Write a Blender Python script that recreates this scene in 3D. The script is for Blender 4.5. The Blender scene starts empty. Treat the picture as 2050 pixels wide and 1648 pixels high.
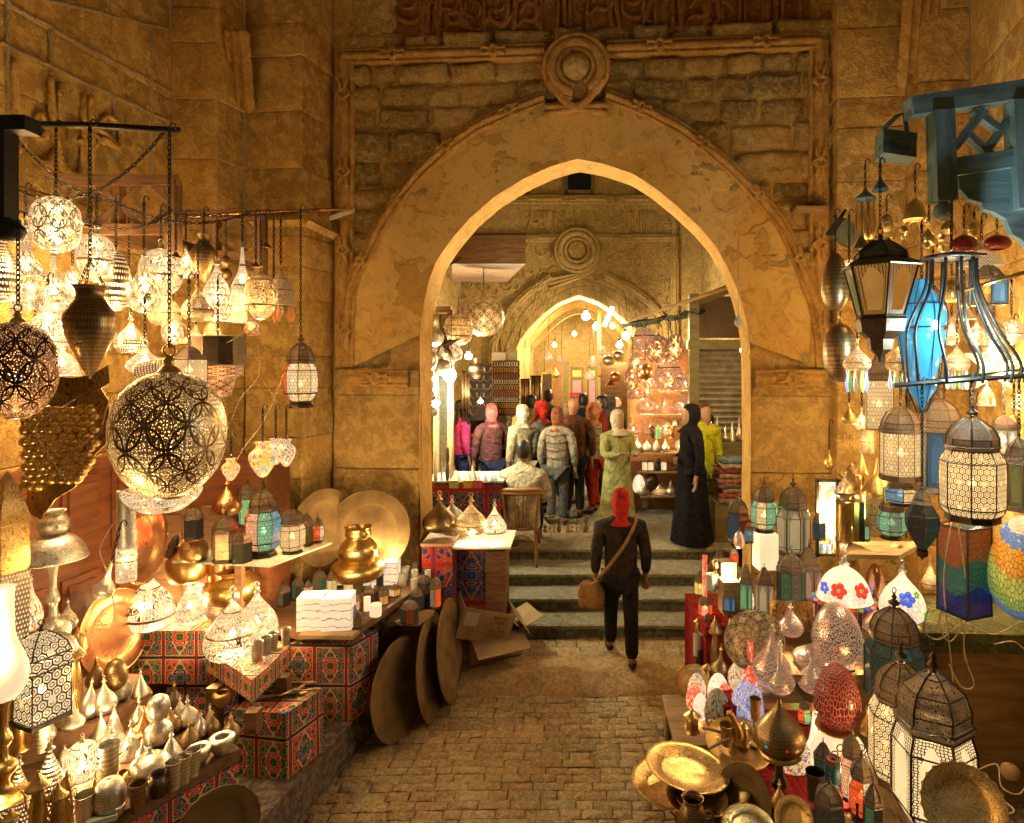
import bpy, bmesh, math, random
from math import sin, cos, pi, sqrt, radians as R
from mathutils import Vector, Matrix, noise
rnd = random.Random(7)
sc = bpy.context.scene
COL = sc.collection
# ---------------------------------------------------------------- camera, world, exposure
F, CX, HY, HC = 1250.0, 1150.0, 728.0, 2.93          # focal length in photo pixels, eye height 2.93 m
cam = bpy.data.objects.new("camera", bpy.data.cameras.new("camera")); COL.objects.link(cam)
cam.location = (0, 0, HC); cam.rotation_euler = (R(90), 0, 0)
cam.data.sensor_width = 36; cam.data.lens = 36*F/2050
cam.data.shift_x = -(CX-1025)/2050; cam.data.shift_y = -(824-HY)/2050
cam.data.clip_start = 0.05; cam.data.clip_end = 400
sc.camera = cam
wd = bpy.data.worlds.new("World"); sc.world = wd; wd.use_nodes = True
_n = wd.node_tree.nodes; _bg = _n["Background"]
_sky = _n.new("ShaderNodeTexSky"); _sky.sky_type = 'NISHITA'; _sky.sun_disc = False
_sky.sun_elevation = R(-2.0); _sky.sun_rotation = R(200); _sky.altitude = 100
wd.node_tree.links.new(_sky.outputs[0], _bg.inputs[0]); _bg.inputs[1].default_value = 0.05
_b2 = _n.new("ShaderNodeBackground"); _b2.inputs[0].default_value = (1.0, .54, .15, 1); _b2.inputs[1].default_value = .095   # even amber ambient fill, added to brighten the walls
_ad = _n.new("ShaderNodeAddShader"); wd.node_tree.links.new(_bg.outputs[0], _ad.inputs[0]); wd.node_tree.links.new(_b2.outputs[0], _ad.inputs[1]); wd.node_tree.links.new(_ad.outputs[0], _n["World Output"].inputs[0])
sc.view_settings.view_transform = 'Standard'; sc.view_settings.look = 'None'
sc.view_settings.gamma = 1; sc.view_settings.exposure = 0.0
cy = sc.cycles
cy.use_denoising = True; cy.max_bounces = 7; cy.diffuse_bounces = 4; cy.glossy_bounces = 3
cy.transparent_max_bounces = 12; cy.transmission_bounces = 4
cy.sample_clamp_indirect = 4.0; cy.sample_clamp_direct = 0; cy.use_light_tree = True
cy.caustics_reflective = False; cy.caustics_refractive = False; cy.blur_glossy = 0.6
LP = 6.2          # power multiplier of every lamp in the market
WARM = (1.0, 0.69, 0.34)

def W(px, py, D): return Vector(((px-CX)*D/F, D, HC-(py-HY)*D/F))
def DG(py, z): return F*(HC-z)/(py-HY)
def G(px, py, z):
    return W(px, py, DG(py, z))

# ---------------------------------------------------------------- objects
def link(o, parent=None):
    COL.objects.link(o)
    if parent is not None: o.parent = parent
    return o
def tag(o, label=None, cat=None, group=None, kind=None):
    if label: o["label"] = label
    if cat: o["category"] = cat
    if group: o["group"] = group
    if kind: o["kind"] = kind
    return o
def empty(name, loc, label=None, cat=None, group=None, rz=0.0):
    o = bpy.data.objects.new(name, None); o.location = loc; o.rotation_euler = (0, 0, rz)
    o.empty_display_size = 0.05
    link(o); return tag(o, label, cat, group)
class MB:
    def __init__(s): s.v = []; s.f = []; s.uv = []; s.col = []; s.sm = []; s.mi = []
    def add(s, vs, fs, uvs=None, col=(1, 1, 1), smooth=False, mi=0):
        b = len(s.v); s.v += [tuple(p) for p in vs]
        for k, f in enumerate(fs):
            s.f.append([b+i for i in f])
            s.uv.append(uvs[k] if uvs else None); s.col.append(col[k] if isinstance(col, list) else col)
            s.sm.append(smooth); s.mi.append(mi)
        return s
    def box(s, c, d, rot=None, col=(1, 1, 1), mi=0, bev=0):
        c = Vector(c); x, y, z = d[0]/2, d[1]/2, d[2]/2
        P = [Vector((i, j, k)) for k in (-z, z) for j in (-y, y) for i in (-x, x)]
        if rot is not None: P = [rot @ p for p in P]
        P = [c+p for p in P]
        fs = [(0, 2, 3, 1), (4, 5, 7, 6), (0, 1, 5, 4), (2, 6, 7, 3), (0, 4, 6, 2), (1, 3, 7, 5)]
        X, Y, Z = d
        u = [[(0, 0), (0, Y), (X, Y), (X, 0)], [(0, 0), (X, 0), (X, Y), (0, Y)], [(0, 0), (X, 0), (X, Z), (0, Z)],
             [(0, 0), (0, Z), (X, Z), (X, 0)], [(0, 0), (0, Z), (Y, Z), (Y, 0)], [(0, 0), (Y, 0), (Y, Z), (0, Z)]]
        return s.add(P, fs, u, col, False, mi)
    def prism(s, poly, z0, z1, col=(1, 1, 1), mi=0, mt=None):
        n = len(poly); P = [(p[0], p[1], z0) for p in poly]+[(p[0], p[1], z1) for p in poly]
        fs = [tuple(range(n))[::-1], tuple(range(n, 2*n))]; us = [[poly[i] for i in range(n)][::-1], [poly[i] for i in range(n)]]
        acc = 0
        for i in range(n):
            j = (i+1) % n; L = (Vector(poly[j][:2])-Vector(poly[i][:2])).length
            fs.append((i, j, n+j, n+i)); us.append([(acc, z0), (acc+L, z0), (acc+L, z1), (acc, z1)]); acc += L
        s.add(P, fs, us, col, False, mi)
        if mt is not None: s.mi[-n-1] = mt
        return s
    def tube(s, pts, r, seg=6, closed=False, col=(1, 1, 1), mi=0, caps=True):
        pts = [Vector(p) for p in pts]; n = len(pts)
        rs = r if isinstance(r, (list, tuple)) else [r]*n
        V = []; prev = None; acc = 0; ls = []
        for i, p in enumerate(pts):
            a = pts[i-1] if (i or closed) else p; b = pts[(i+1) % n] if (i < n-1 or closed) else p
            t = (b-a); t = t.normalized() if t.length > 1e-9 else Vector((0, 0, 1))
            up = Vector((0, 0, 1)) if abs(t.z) < .95 else Vector((1, 0, 0))
            if prev is not None and prev.cross(t).length > .05: x = (prev-t*prev.dot(t)).normalized()
            else: x = up.cross(t).normalized()
            prev = x; y = t.cross(x)
            if i: acc += (p-pts[i-1]).length
            ls.append(acc)
            for k in range(seg):
                a2 = 2*pi*k/seg; V.append(p+(x*cos(a2)+y*sin(a2))*rs[i])
        fs = []; us = []
        for i in range(n if closed else n-1):
            j = (i+1) % n
            for k in range(seg):
                l = (k+1) % seg; fs.append((i*seg+k, i*seg+l, j*seg+l, j*seg+k))
                l1 = ls[j] if j else acc+.01
                us.append([(k/seg, ls[i]), ((k+1)/seg, ls[i]), ((k+1)/seg, l1), (k/seg, l1)])
        if caps and not closed:
            fs.append(tuple(range(seg))[::-1]); us.append(None); fs.append(tuple(range((n-1)*seg, n*seg))); us.append(None)
        return s.add(V, fs, us, col, seg > 4, mi)
    def lathe(s, prof, seg=32, c=(0, 0, 0), rot=None, sq=1.0, a0=0.0, smooth=True, col=(1, 1, 1), mi=0, facet=None, sy=1.0):
        """prof: [(r,z)] ; seg rings"""
        c = Vector(c); V = []; n = len(prof); acc = [0]
        for i in range(1, n): acc.append(acc[-1]+sqrt((prof[i][0]-prof[i-1][0])**2+(prof[i][1]-prof[i-1][1])**2))
        T = acc[-1] or 1
        for r, z in prof:
            for k in range(seg):
                a = a0+2*pi*k/seg; p = Vector((r*cos(a), r*sin(a)*sy, z))
                if rot is not None: p = rot @ p
                V.append(c+p)
        fs = []; us = []; cs = []
        for i in range(n-1):
            for k in range(seg):
                l = (k+1) % seg; fs.append((i*seg+k, i*seg+l, (i+1)*seg+l, (i+1)*seg+k))
                us.append([(k/seg, acc[i]/T), ((k+1)/seg, acc[i]/T), ((k+1)/seg, acc[i+1]/T), (k/seg, acc[i+1]/T)])
                cs.append(facet[k % len(facet)] if facet else col)
        return s.add(V, fs, us, cs, smooth, mi)
    def build(s, name, mat, parent=None, loc=None):
        me = bpy.data.meshes.new(name); me.from_pydata(s.v, [], s.f)
        me.polygons.foreach_set("use_smooth", s.sm); me.polygons.foreach_set("material_index", s.mi)
        me.uv_layers.new(name="UVMap"); me.color_attributes.new("Col", 'FLOAT_COLOR', 'CORNER')
        ud = []; cd = []
        for k, f in enumerate(s.f):
            u = s.uv[k]; c = s.col[k]
            for q in range(len(f)):
                if u: ud += [u[q][0], u[q][1]]
                else: ud += [s.v[f[q]][0], s.v[f[q]][1]+s.v[f[q]][2]]
                cd += [c[0], c[1], c[2], 1.0]
        me.uv_layers["UVMap"].data.foreach_set("uv", ud); me.color_attributes["Col"].data.foreach_set("color", cd)
        for m in (mat if isinstance(mat, (list, tuple)) else [mat]): me.materials.append(m)
        me.update()
        o = bpy.data.objects.new(name, me)
        if loc is not None: o.location = loc
        return link(o, parent)
def rotz(a): return Matrix.Rotation(a, 3, 'Z')
def smoothprof(pts, n=4):
    """Catmull-Rom through (r,z) points."""
    out = []; m = len(pts)
    for i in range(m-1):
        p0 = pts[max(i-1, 0)]; p1 = pts[i]; p2 = pts[i+1]; p3 = pts[min(i+2, m-1)]
        if p1 == p2: continue
        for k in range(n):
            t = k/n; t2 = t*t; t3 = t2*t
            out.append(tuple(max(0.0 if d == 0 else -99, .5*((2*p1[d])+(-p0[d]+p2[d])*t+(2*p0[d]-5*p1[d]+4*p2[d]-p3[d])*t2+(-p0[d]+3*p1[d]-3*p2[d]+p3[d])*t3)) for d in (0, 1)))
    out.append(tuple(pts[-1])); return out
def curve3(pts, n=6):
    pts = [Vector(p) for p in pts]; out = []; m = len(pts)
    for i in range(m-1):
        p0 = pts[max(i-1, 0)]; p1 = pts[i]; p2 = pts[i+1]; p3 = pts[min(i+2, m-1)]
        for k in range(n):
            t = k/n; out.append(.5*((2*p1)+(-p0+p2)*t+(2*p0-5*p1+4*p2-p3)*t*t+(-p0+3*p1-3*p2+p3)*t**3))
    out.append(pts[-1]); return out

# ---------------------------------------------------------------- materials
class X:                       # tiny expression builder over Math nodes
    def __init__(s, nt, sock): s.nt = nt; s.s = sock
    @staticmethod
    def op(nt, o, a, b=None, c=None):
        n = nt.nodes.new("ShaderNodeMath"); n.operation = o
        for i, v in enumerate((a, b, c)):
            if v is None: continue
            if isinstance(v, X): nt.links.new(v.s, n.inputs[i])
            else: n.inputs[i].default_value = float(v)
        return X(nt, n.outputs[0])
    def o(s, op, b=None, c=None): return X.op(s.nt, op, s, b, c)
    def __add__(s, b): return s.o('ADD', b)
    def __radd__(s, b): return s.o('ADD', b)
    def __sub__(s, b): return s.o('SUBTRACT', b)
    def __rsub__(s, b): return X.op(s.nt, 'SUBTRACT', b, s)
    def __mul__(s, b): return s.o('MULTIPLY', b)
    def __rmul__(s, b): return s.o('MULTIPLY', b)
    def __truediv__(s, b): return s.o('DIVIDE', b)
    def abs(s): return s.o('ABSOLUTE')
    def fr(s): return s.o('FRACT')
    def fl(s): return s.o('FLOOR')
    def lt(s, b): return s.o('LESS_THAN', b)
    def gt(s, b): return s.o('GREATER_THAN', b)
    def mx(s, b): return s.o('MAXIMUM', b)
    def mn(s, b): return s.o('MINIMUM', b)
    def sin(s): return s.o('SINE')
    def pw(s, b): return s.o('POWER', b)
    def sqrt(s): return s.o('SQRT')
    def ss(s, a, b):            # smooth 0..1 between a and b
        n = s.nt.nodes.new("ShaderNodeMapRange"); n.interpolation_type = 'SMOOTHSTEP'
        s.nt.links.new(s.s, n.inputs[0]); n.inputs[1].default_value = a; n.inputs[2].default_value = b
        return X(s.nt, n.outputs[0])
class M:
    def __init__(s, name):
        s.m = bpy.data.materials.new(name); s.m.use_nodes = True; s.nt = s.m.node_tree
        for n in list(s.nt.nodes): s.nt.nodes.remove(n)
        s.out = s.nt.nodes.new("ShaderNodeOutputMaterial")
    def n(s, t, **kw):
        n = s.nt.nodes.new("ShaderNode"+t)
        for k, v in kw.items(): setattr(n, k, v)
        return n
    def put(s, sock, v):
        if isinstance(v, X): s.nt.links.new(v.s, sock)
        elif isinstance(v, bpy.types.NodeSocket): s.nt.links.new(v, sock)
        elif isinstance(v, (tuple, list)) and len(v) == 3 and sock.type == 'RGBA': sock.default_value = (*v, 1)
        else: sock.default_value = v
    def uv(s):
        t = s.n("TexCoord"); q = s.n("SeparateXYZ"); s.nt.links.new(t.outputs['UV'], q.inputs[0])
        return X(s.nt, q.outputs[0]), X(s.nt, q.outputs[1])
    def obj(s):
        t = s.n("TexCoord"); return t.outputs['Object']
    def pos(s):
        t = s.n("NewGeometry"); return t.outputs['Position']
    def rand(s):
        t = s.n("ObjectInfo"); return X(s.nt, t.outputs['Random'])
    def vec(s, x, y, z=0.0):
        c = s.n("CombineXYZ")
        for i, v in enumerate((x, y, z)): s.put(c.inputs[i], v)
        return c.outputs[0]
    def noise(s, vec, scale, det=3.0, rough=.55, dist=0.0):
        n = s.n("TexNoise"); s.put(n.inputs['Vector'], vec); n.inputs['Scale'].default_value = scale
        n.inputs['Detail'].default_value = det; n.inputs['Roughness'].default_value = rough; n.inputs['Distortion'].default_value = dist
        return X(s.nt, n.outputs['Fac'])
    def vor(s, vec, scale, feat='F1', rand=1.0, what='Distance', dims='3D'):
        n = s.n("TexVoronoi", feature=feat, voronoi_dimensions=dims); s.put(n.inputs['Vector'], vec); n.inputs['Scale'].default_value = scale
        n.inputs['Randomness'].default_value = rand
        return X(s.nt, n.outputs[what]) if what == 'Distance' else n.outputs[what]
    def mix(s, f, a, b, mode='MIX'):
        n = s.n("Mix", data_type='RGBA', blend_type=mode); s.put(n.inputs[0], f); s.put(n.inputs[6], a); s.put(n.inputs[7], b)
        return n.outputs[2]
    def ramp(s, f, stops, const=False):
        n = s.n("ValToRGB"); s.put(n.inputs[0], f); cr = n.color_ramp
        if const: cr.interpolation = 'CONSTANT'
        while len(cr.elements) < len(stops): cr.elements.new(.5)
        for e, (p, c) in zip(cr.elements, stops): e.position = p; e.color = (*c, 1)
        return n.outputs[0]
    def col(s, mul=None):
        n = s.n("VertexColor", layer_name="Col"); return n.outputs[0]
    def bump(s, h, st=.4, d=.01):
        n = s.n("Bump"); n.inputs['Strength'].default_value = st; n.inputs['Distance'].default_value = d; s.put(n.inputs['Height'], h); return n.outputs[0]
    def pbr(s, col, rough=.6, metal=0.0, nrm=None, emit=None, es=0.0, spec=None, sheen=None):
        n = s.n("BsdfPrincipled"); s.put(n.inputs['Base Color'], col); s.put(n.inputs['Roughness'], rough); s.put(n.inputs['Metallic'], metal)
        if nrm is not None: s.put(n.inputs['Normal'], nrm)
        if emit is not None: s.put(n.inputs['Emission Color'], emit); s.put(n.inputs['Emission Strength'], es)
        if spec is not None: s.put(n.inputs['Specular IOR Level'], spec)
        return n.outputs[0]
    def sh(s, f, a, b):
        n = s.n("MixShader"); s.put(n.inputs[0], f); s.nt.links.new(a, n.inputs[1]); s.nt.links.new(b, n.inputs[2]); return n.outputs[0]
    def emi(s, c, st): n = s.n("Emission"); s.put(n.inputs[0], c); s.put(n.inputs[1], st); return n.outputs[0]
    def transp(s, c=(1, 1, 1)): n = s.n("BsdfTransparent"); s.put(n.inputs[0], c); return n.outputs[0]
    def done(s, sh): s.nt.links.new(sh, s.out.inputs[0]); return s.m
def nosample(m):
    try: m.cycles.emission_sampling = 'NONE'
    except Exception: pass
    return m

def stone(name, c, c2, sc_=1.0, rough_amt=.5, usecol=True, stain=.5, ridge=0.0):
    m = M(name); p = m.pos()
    a = m.noise(p, 1.3*sc_, 5, .6); b = m.noise(p, 22*sc_, 4, .65); d = m.noise(p, 5*sc_, 6, .7, .6)
    f = (a*.7+d*.5-.1)
    col = m.mix(f.ss(.3, .75), c, c2)
    col = m.mix((d.ss(.55, .7))*stain, col, tuple(x*.45 for x in c))
    col = m.mix((b.ss(.6, .75))*.35, col, tuple(x*.5 for x in c))
    if usecol: col = m.mix(1.0, col, m.col(), 'MULTIPLY')
    g_ = m.noise(p, 70*sc_, 3, .7); col = m.mix((g_.ss(.48, .66))*.6, col, tuple(x*.5 for x in c)); str_ = m.noise(p, 9*sc_, 8, .75, .3); col = m.mix((str_.ss(.46, .58))*.45, col, tuple(min(1, x*1.4) for x in c))
    pit = m.vor(p, 45*sc_, 'F1')
    h = b*.8+d*1.6*rough_amt+a*.3+g_*.35+str_*.9-(pit.lt(.14))*.4
    return m.done(m.pbr(col, .88, 0, m.bump(h, .9, .045*(.4+rough_amt)), spec=.2))
S_ASH = stone("ashlar_limestone", (.78, .49, .16), (.48, .28, .075), 1, .45)
S_RUB = stone("rubble_limestone", (.90, .62, .26), (.58, .36, .11), 1.6, 1.2)
S_TRIM = stone("carved_limestone", (.64, .38, .12), (.44, .24, .06), 1.4, .2)
S_INS = stone("weathered_red_limestone", (.40, .19, .05), (.25, .11, .03), 1.4, .5)
S_FAR = stone("olive_limestone", (.58, .46, .22), (.42, .33, .15), 1.2, .4)
S_PAVE = stone("paving_stone", (.74, .52, .26), (.52, .35, .16), 2.5, .9)
S_STEP = stone("step_stone", (.36, .33, .25), (.20, .19, .15), 2, .5)
def mat_plaster():
    m = M("old_plaster"); p = m.pos()
    a = m.noise(p, 1.1, 3, .45); b = m.noise(p, 28, 4, .6); d = m.noise(p, 3.4, 7, .62, .4)
    lay = (a*1.0+d*.22).ss(.565, .595)          # flaked coat with hard edge
    lay2 = (m.noise(p, 1.9, 5, .5)*1.0+d*.25).ss(.70, .71)
    col = m.mix(lay, m.mix(d, (.74, .45, .13), (.62, .36, .09)), m.mix(d, (.78, .52, .18), (.64, .41, .12)))
    col = m.mix(lay2, col, m.mix(d, (.60, .36, .09), (.48, .27, .065)))
    col = m.mix((b.ss(.62, .72))*.3, col, (.2, .12, .05))
    g_ = m.noise(p, 8, 9, .75, .5); col = m.mix((g_.ss(.48, .62))*.45, col, (.34, .19, .05)); g2 = m.noise(p, 60, 3, .7); col = m.mix((g2.ss(.5, .68))*.35, col, (.85, .62, .28))
    h = lay*1.0+lay2*.6+b*.4+d*.5+g_*.8
    return m.done(m.pbr(col, .85, 0, m.bump(h, .8, .02), spec=.2))
PLASTER = mat_plaster()
def simple(name, c, rough=.6, metal=0.0, ns=20, amt=.25, bump=.15, c2=None, usecol=False, spec=None):
    m = M(name); p = m.obj(); a = m.noise(p, ns, 4, .6); b = m.noise(p, ns*6, 3, .6)
    col = m.mix(a.ss(.3, .7), c, c2 or tuple(x*(1-amt*1.6) for x in c))
    if usecol: col = m.mix(1.0, col, m.col(), 'MULTIPLY')
    rr = a*.25+(rough-.12)
    return m.done(m.pbr(col, rr, metal, m.bump(b*.5+a, bump, .004), spec=spec))
def metal(name, c, rough=.28, dots=0, engr=0, dark=None, ns=9):
    m = M(name); u, v = m.uv(); p = m.obj(); a = m.noise(p, ns, 4, .6)
    rd = m.rand()
    h = a*.3; col = m.mix(a.ss(.3, .75), c, tuple(x*.6 for x in c))
    vec = m.vec(u*3.0, v*1.0)
    if dots:
        g = m.vor(m.vec(u*dots, v*(dots*.42)), 1.0, 'F1', .0, dims='2D')
        k = g.lt(.28); col = m.mix(k*.75, col, tuple(x*.12 for x in c)); h = h-k*.6
    if engr:
        e = m.noise(vec, engr, 2, .5, 1.6); k = ((e*8.0).fr()-.5).abs().lt(.16)
        col = m.mix(k*.7, col, tuple(x*.15 for x in c)); h = h-k*.8
    return m.done(m.pbr(col, a*.3+(rough-.1), 1.0, m.bump(h, .35, .004)))
SILVER = metal("nickel_plain", (.92, .86, .72), .34)
SILVER_D = metal("nickel_drilled", (.92, .86, .72), .38, dots=64)
SILVER_E = metal("nickel_engraved", (.92, .86, .72), .36, engr=7)
BRASS = metal("brass_plain", (.85, .58, .2), .27)
BRASS_E = metal("brass_engraved", (.80, .54, .2), .3, engr=6)
BRONZE = metal("bronze_drilled", (.42, .28, .13), .33, dots=56)
COPPER = metal("copper", (.72, .36, .16), .25)
DARKM = metal("dark_bronze", (.16, .12, .08), .35, engr=9)
IRON = simple("dark_iron", (.035, .035, .03), .45, .6, 30)
TRAYM = simple("tarnished_copper_tray", (.25, .155, .06), .7, .15, 7, .3, .3, (.16, .10, .04), spec=.15)
WIRE = simple("white_flex", (.55, .42, .25), .5)
WOODB = None
def mat_wood(name, c, c2, sc_=1.0, rough=.6):
    m = M(name); p = m.obj(); mp = m.n("Mapping"); m.nt.links.new(p, mp.inputs[0]); mp.inputs['Scale'].default_value = (3*sc_, 22*sc_, 22*sc_)
    a = m.noise(mp.outputs[0], 1.4, 5, .6, .8); b = m.noise(p, 8, 4, .6)
    col = m.mix(a.ss(.35, .7), c, c2); col = m.mix(b.ss(.6, .8)*.5, col, tuple(x*.4 for x in c2))
    return m.done(m.pbr(col, rough, 0, m.bump(a+b*.4, .3, .006), spec=.3))
WOOD = mat_wood("brown_timber", (.22, .12, .055), (.12, .06, .026))
WOODL = mat_wood("pale_plank", (.42, .28, .14), (.28, .17, .08))
WOODT = mat_wood("teal_grey_paint_on_timber", (.17, .25, .24), (.09, .14, .14), .8, .65)
WOODR = mat_wood("red_brown_door_wood", (.20, .07, .025), (.12, .04, .015), .6, .45)
PLY = mat_wood("stained_plywood", (.24, .15, .06), (.14, .085, .035), .5, .6)
WOODG = mat_wood("olive_painted_wood", (.20, .17, .08), (.12, .10, .045), .8, .6)
CARD = simple("brown_cardboard", (.40, .26, .12), .85, 0, 5, .2, .1)
PAPER = simple("pale_paper", (.55, .52, .40), .85, 0, 10, .1)
SKIN = simple("skin", (.36, .20, .12), .5, 0, 8, .15, .05)
HAIR = simple("black_hair", (.012, .010, .009), .4, 0, 40, .3, .5)
def cloth(name, c, c2=None):
    m = M(name); p = m.obj(); f = m.noise(p, 7, 4, .6, 1.5); w = m.noise(p, 18, 4, .6, .8); g = m.noise(p, 300, 2, .5)
    col = m.mix(f.ss(.35, .65), tuple(x*1.12 for x in c), c2 or tuple(x*.62 for x in c))
    return m.done(m.pbr(col, .9, 0, m.bump(f*1.4+w*.5+g*.05, .9, .05), spec=.15))
# ---------------------------------------------------------------- pattern materials
def pat(m, kind, nu, nv):
    """returns (k, fine): k=1 on solid metal, 0 in the cut openings; fine = small texture 0..1"""
    u, v = m.uv(); x = u*float(nu); y = v*float(nv)
    def ring(xx, yy, r, w):
        a = xx.fr()-.5; b = yy.fr()-.5; d = (a*a+b*b).sqrt(); return (d-r).abs().lt(w), d
    fine = m.vor(m.vec(u*nu*9, v*nv*9), 1.0, 'F1', .3, dims='2D').ss(.25, .55)
    if kind == 'circ':
        k1, d1 = ring(x, y, .46, .03); k2, d2 = ring(x+.5, y+.5, .46, .03)
        a = (x*2).fr()-.5; b = (y*2).fr()-.5; leaf = ((a.abs()*1.5+b.abs())+(a*9.0).sin()*.03).lt(.21)*((a.abs()*1.5+b.abs()).gt(.07)); k1 = k1.mx((d1-.17).abs().lt(.02)*(fine.gt(.2)))
        k = k1.mx(k2).mx(leaf)
    elif kind == 'scale':
        row = y.fl(); xx = x+(row*.5).fr()
        a = xx.fr()-.5; b = y.fr(); d = (a*a+(b*b*.62)).sqrt()
        k = (d-.5).abs().lt(.05).mx((d-.30).abs().lt(.012))
    elif kind == 'arab':
        e = m.noise(m.vec(u*nu, v*nv*.8), 1.7, 1.5, .5, 1.2); k = ((e*7.0).fr()-.5).abs().lt(.13)
        bnd = (y*.5).fr(); k = k.mx(bnd.lt(.06))
    elif kind == 'calli':
        e = m.noise(m.vec(u*nu*1.3, v*nv*.55), 2.0, 1.0, .5, 2.0); k = ((e*4.0).fr()-.5).abs().lt(.15)
        k = k*v.gt(.3)*v.lt(.74); k = k.mx((v-.28).abs().lt(.014)).mx((v-.76).abs().lt(.014))
    elif kind == 'star':
        ys = y*(1/1.732)
        ax = x.fr()-.5; ay = (ys.fr()-.5)*1.732; bx = (x+.5).fr()-.5; by = ((ys+.5).fr()-.5)*1.732
        dA = (ax*ax+ay*ay).sqrt(); dB = (bx*bx+by*by).sqrt(); d = dA.mn(dB)
        near = dA.lt(dB); hx = near*ax.abs()+(1-near)*bx.abs()
        k = (dA-dB).abs().lt(.15).mx(hx.gt(.425)).mx((d-.22).abs().lt(.045))
        q = m.n("TexWhiteNoise", noise_dimensions='2D'); m.put(q.inputs['Vector'], m.vec((x*.25).fl(), (y*.25).fl()))
        k1, d1 = ring(x*.25, y*.25, .17, .02); k = (k*d1.gt(.10))
    elif kind == 'hex':
        row = y.fl(); xx = x+(row*.5).fr(); a = xx.fr()-.5; b = y.fr()-.5
        d = (a*a+b*b).sqrt(); k1, d1 = ring(x*.25, y*.25, .42, .05)
        k = d.gt(.36).mx(k1)
    elif kind == 'dots':
        row = y.fl(); xx = x+(row*.5).fr(); a = xx.fr()-.5; b = y.fr()-.5; k = (a*a+b*b).sqrt().gt(.27)
    elif kind == 'pinholes':
        a = x.fr()-.5; b = y.fr()-.5; k = (a*a+b*b).sqrt().gt(.17)
    elif kind == 'window':        # arched cut-out window, u over one facet
        a = (x.fr()-.5).abs(); top = (v*1.0)
        w = .30-((v-.72).mx(0.0)*1.1); k = a.gt(w).mx(v.lt(.1)).mx(v.gt(.93))
        lat = m.vor(m.vec(x*11, y*7), 1.0, 'DISTANCE_TO_EDGE', .4, dims='2D').lt(.13)
        k = k*((lat+.0).mx(a.gt(.46)))
    elif kind == 'none':
        k = (u*0.0)
    return k, fine
def glowm(name, kind, nu=6, nv=3, mc=(.55, .40, .2), gc=(1.0, .70, .38), st=1.5, tr=.35, cells=None, usecol=False, mrough=.3, finem=.5, field=None):
    m = M(name); k, fine = pat(m, kind, nu, nv); p = m.obj(); a = m.noise(p, 7, 3, .5)
    met = m.pbr(m.mix(a, mc, tuple(q*.55 for q in mc)), mrough, 1.0, m.bump(k, .4, .004))
    c = gc
    if usecol: c = m.mix(1.0, m.col(), gc, 'MULTIPLY')
    gl = m.emi(c, (fine*finem+(1-finem))*st*(a*.7+.65))
    tc = m.col() if usecol else (1.0, .9, .75)
    op = m.sh(tr, gl, m.transp(tc))
    if field:
        fp_ = m.pbr(m.mix(a, field, tuple(q*.6 for q in field)), .45, .65, m.bump(fine, .6, .003)); dot = m.vor(m.vec(m.uv()[0]*nu*14, m.uv()[1]*nv*14), 1.0, 'F1', .9, dims='2D').lt(.19); op = m.sh(dot, fp_, op)
    return nosample(m.done(m.sh(k, op, met)))
L_CIRC = glowm("lit_circle_fretwork", 'circ', 8, 4, st=1.5)
L_SCALE = glowm("lit_scale_fretwork", 'scale', 16, 9, st=1.6)
L_ARAB = glowm("lit_arabesque_fretwork", 'arab', 7, 5, st=1.5)
L_CALLI = glowm("lit_calligraphic_fretwork", 'calli', 5, 4, st=1.9, tr=.3)
L_DOTS = glowm("lit_drilled_metal", 'dots', 34, 16, (.75, .6, .36), st=2.2, tr=.4)
L_PIN = glowm("lit_pinhole_metal", 'pinholes', 70, 34, (.78, .62, .38), st=3.0, tr=.4)
L_CIRC2 = glowm("dim_circle_fretwork", 'circ', 9, 5, (.34, .25, .12), st=1.3, tr=.4, gc=(1, .66, .30), finem=.3, field=(1, .80, .48))
L_ARAB2 = glowm("dim_arabesque_fretwork", 'arab', 8, 6, (.3, .21, .11), st=1.2, tr=.4, gc=(1, .62, .28), finem=.4, field=(.9, .70, .44))
L_STARB = glowm("lit_star_lattice", 'star', 16, 5, (.04, .05, .03), st=1.5, tr=.25, mrough=.5)
L_PIN2 = glowm("dim_pinhole_metal", 'circ', 7, 4, (.10, .05, .02), st=1.6, tr=.4, field=(.55, .32, .16))
P_GLASS = glowm("filigree_glass", 'hex', 70, 30, (.10, .06, .03), (1, .74, .42), 1.35, .12, usecol=True, mrough=.5, finem=.15)
P_STAR = glowm("star_filigree_glass", 'star', 32, 11, (.08, .05, .03), (1, .74, .42), 1.45, .12, usecol=True, mrough=.5, finem=.15)
P_STARD = glowm("unlit_star_filigree_glass", 'star', 32, 11, (.06, .05, .035), (1, .78, .5), .22, .0, usecol=True, mrough=.4, finem=.3)  # weak emission put into panes that hold no bulb
P_WIN = glowm("arched_window_cutwork", 'window', 6, 5, (.06, .05, .035), (1, .80, .52), 1.15, .1, usecol=True, mrough=.4, finem=.05)
P_WIND = glowm("unlit_arched_window_cutwork", 'window', 6, 6, (.05, .045, .03), (1, .80, .52), .42, .0, usecol=True, mrough=.4, finem=.1)  # low self-glow given to the panes, most without a bulb
D_FIL = glowm("dark_filigree_dome", 'arab', 20, 7, (.05, .035, .02), (1, .55, .2), .9, .3, mrough=.3, finem=.4, field=(.26, .17, .10))
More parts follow.
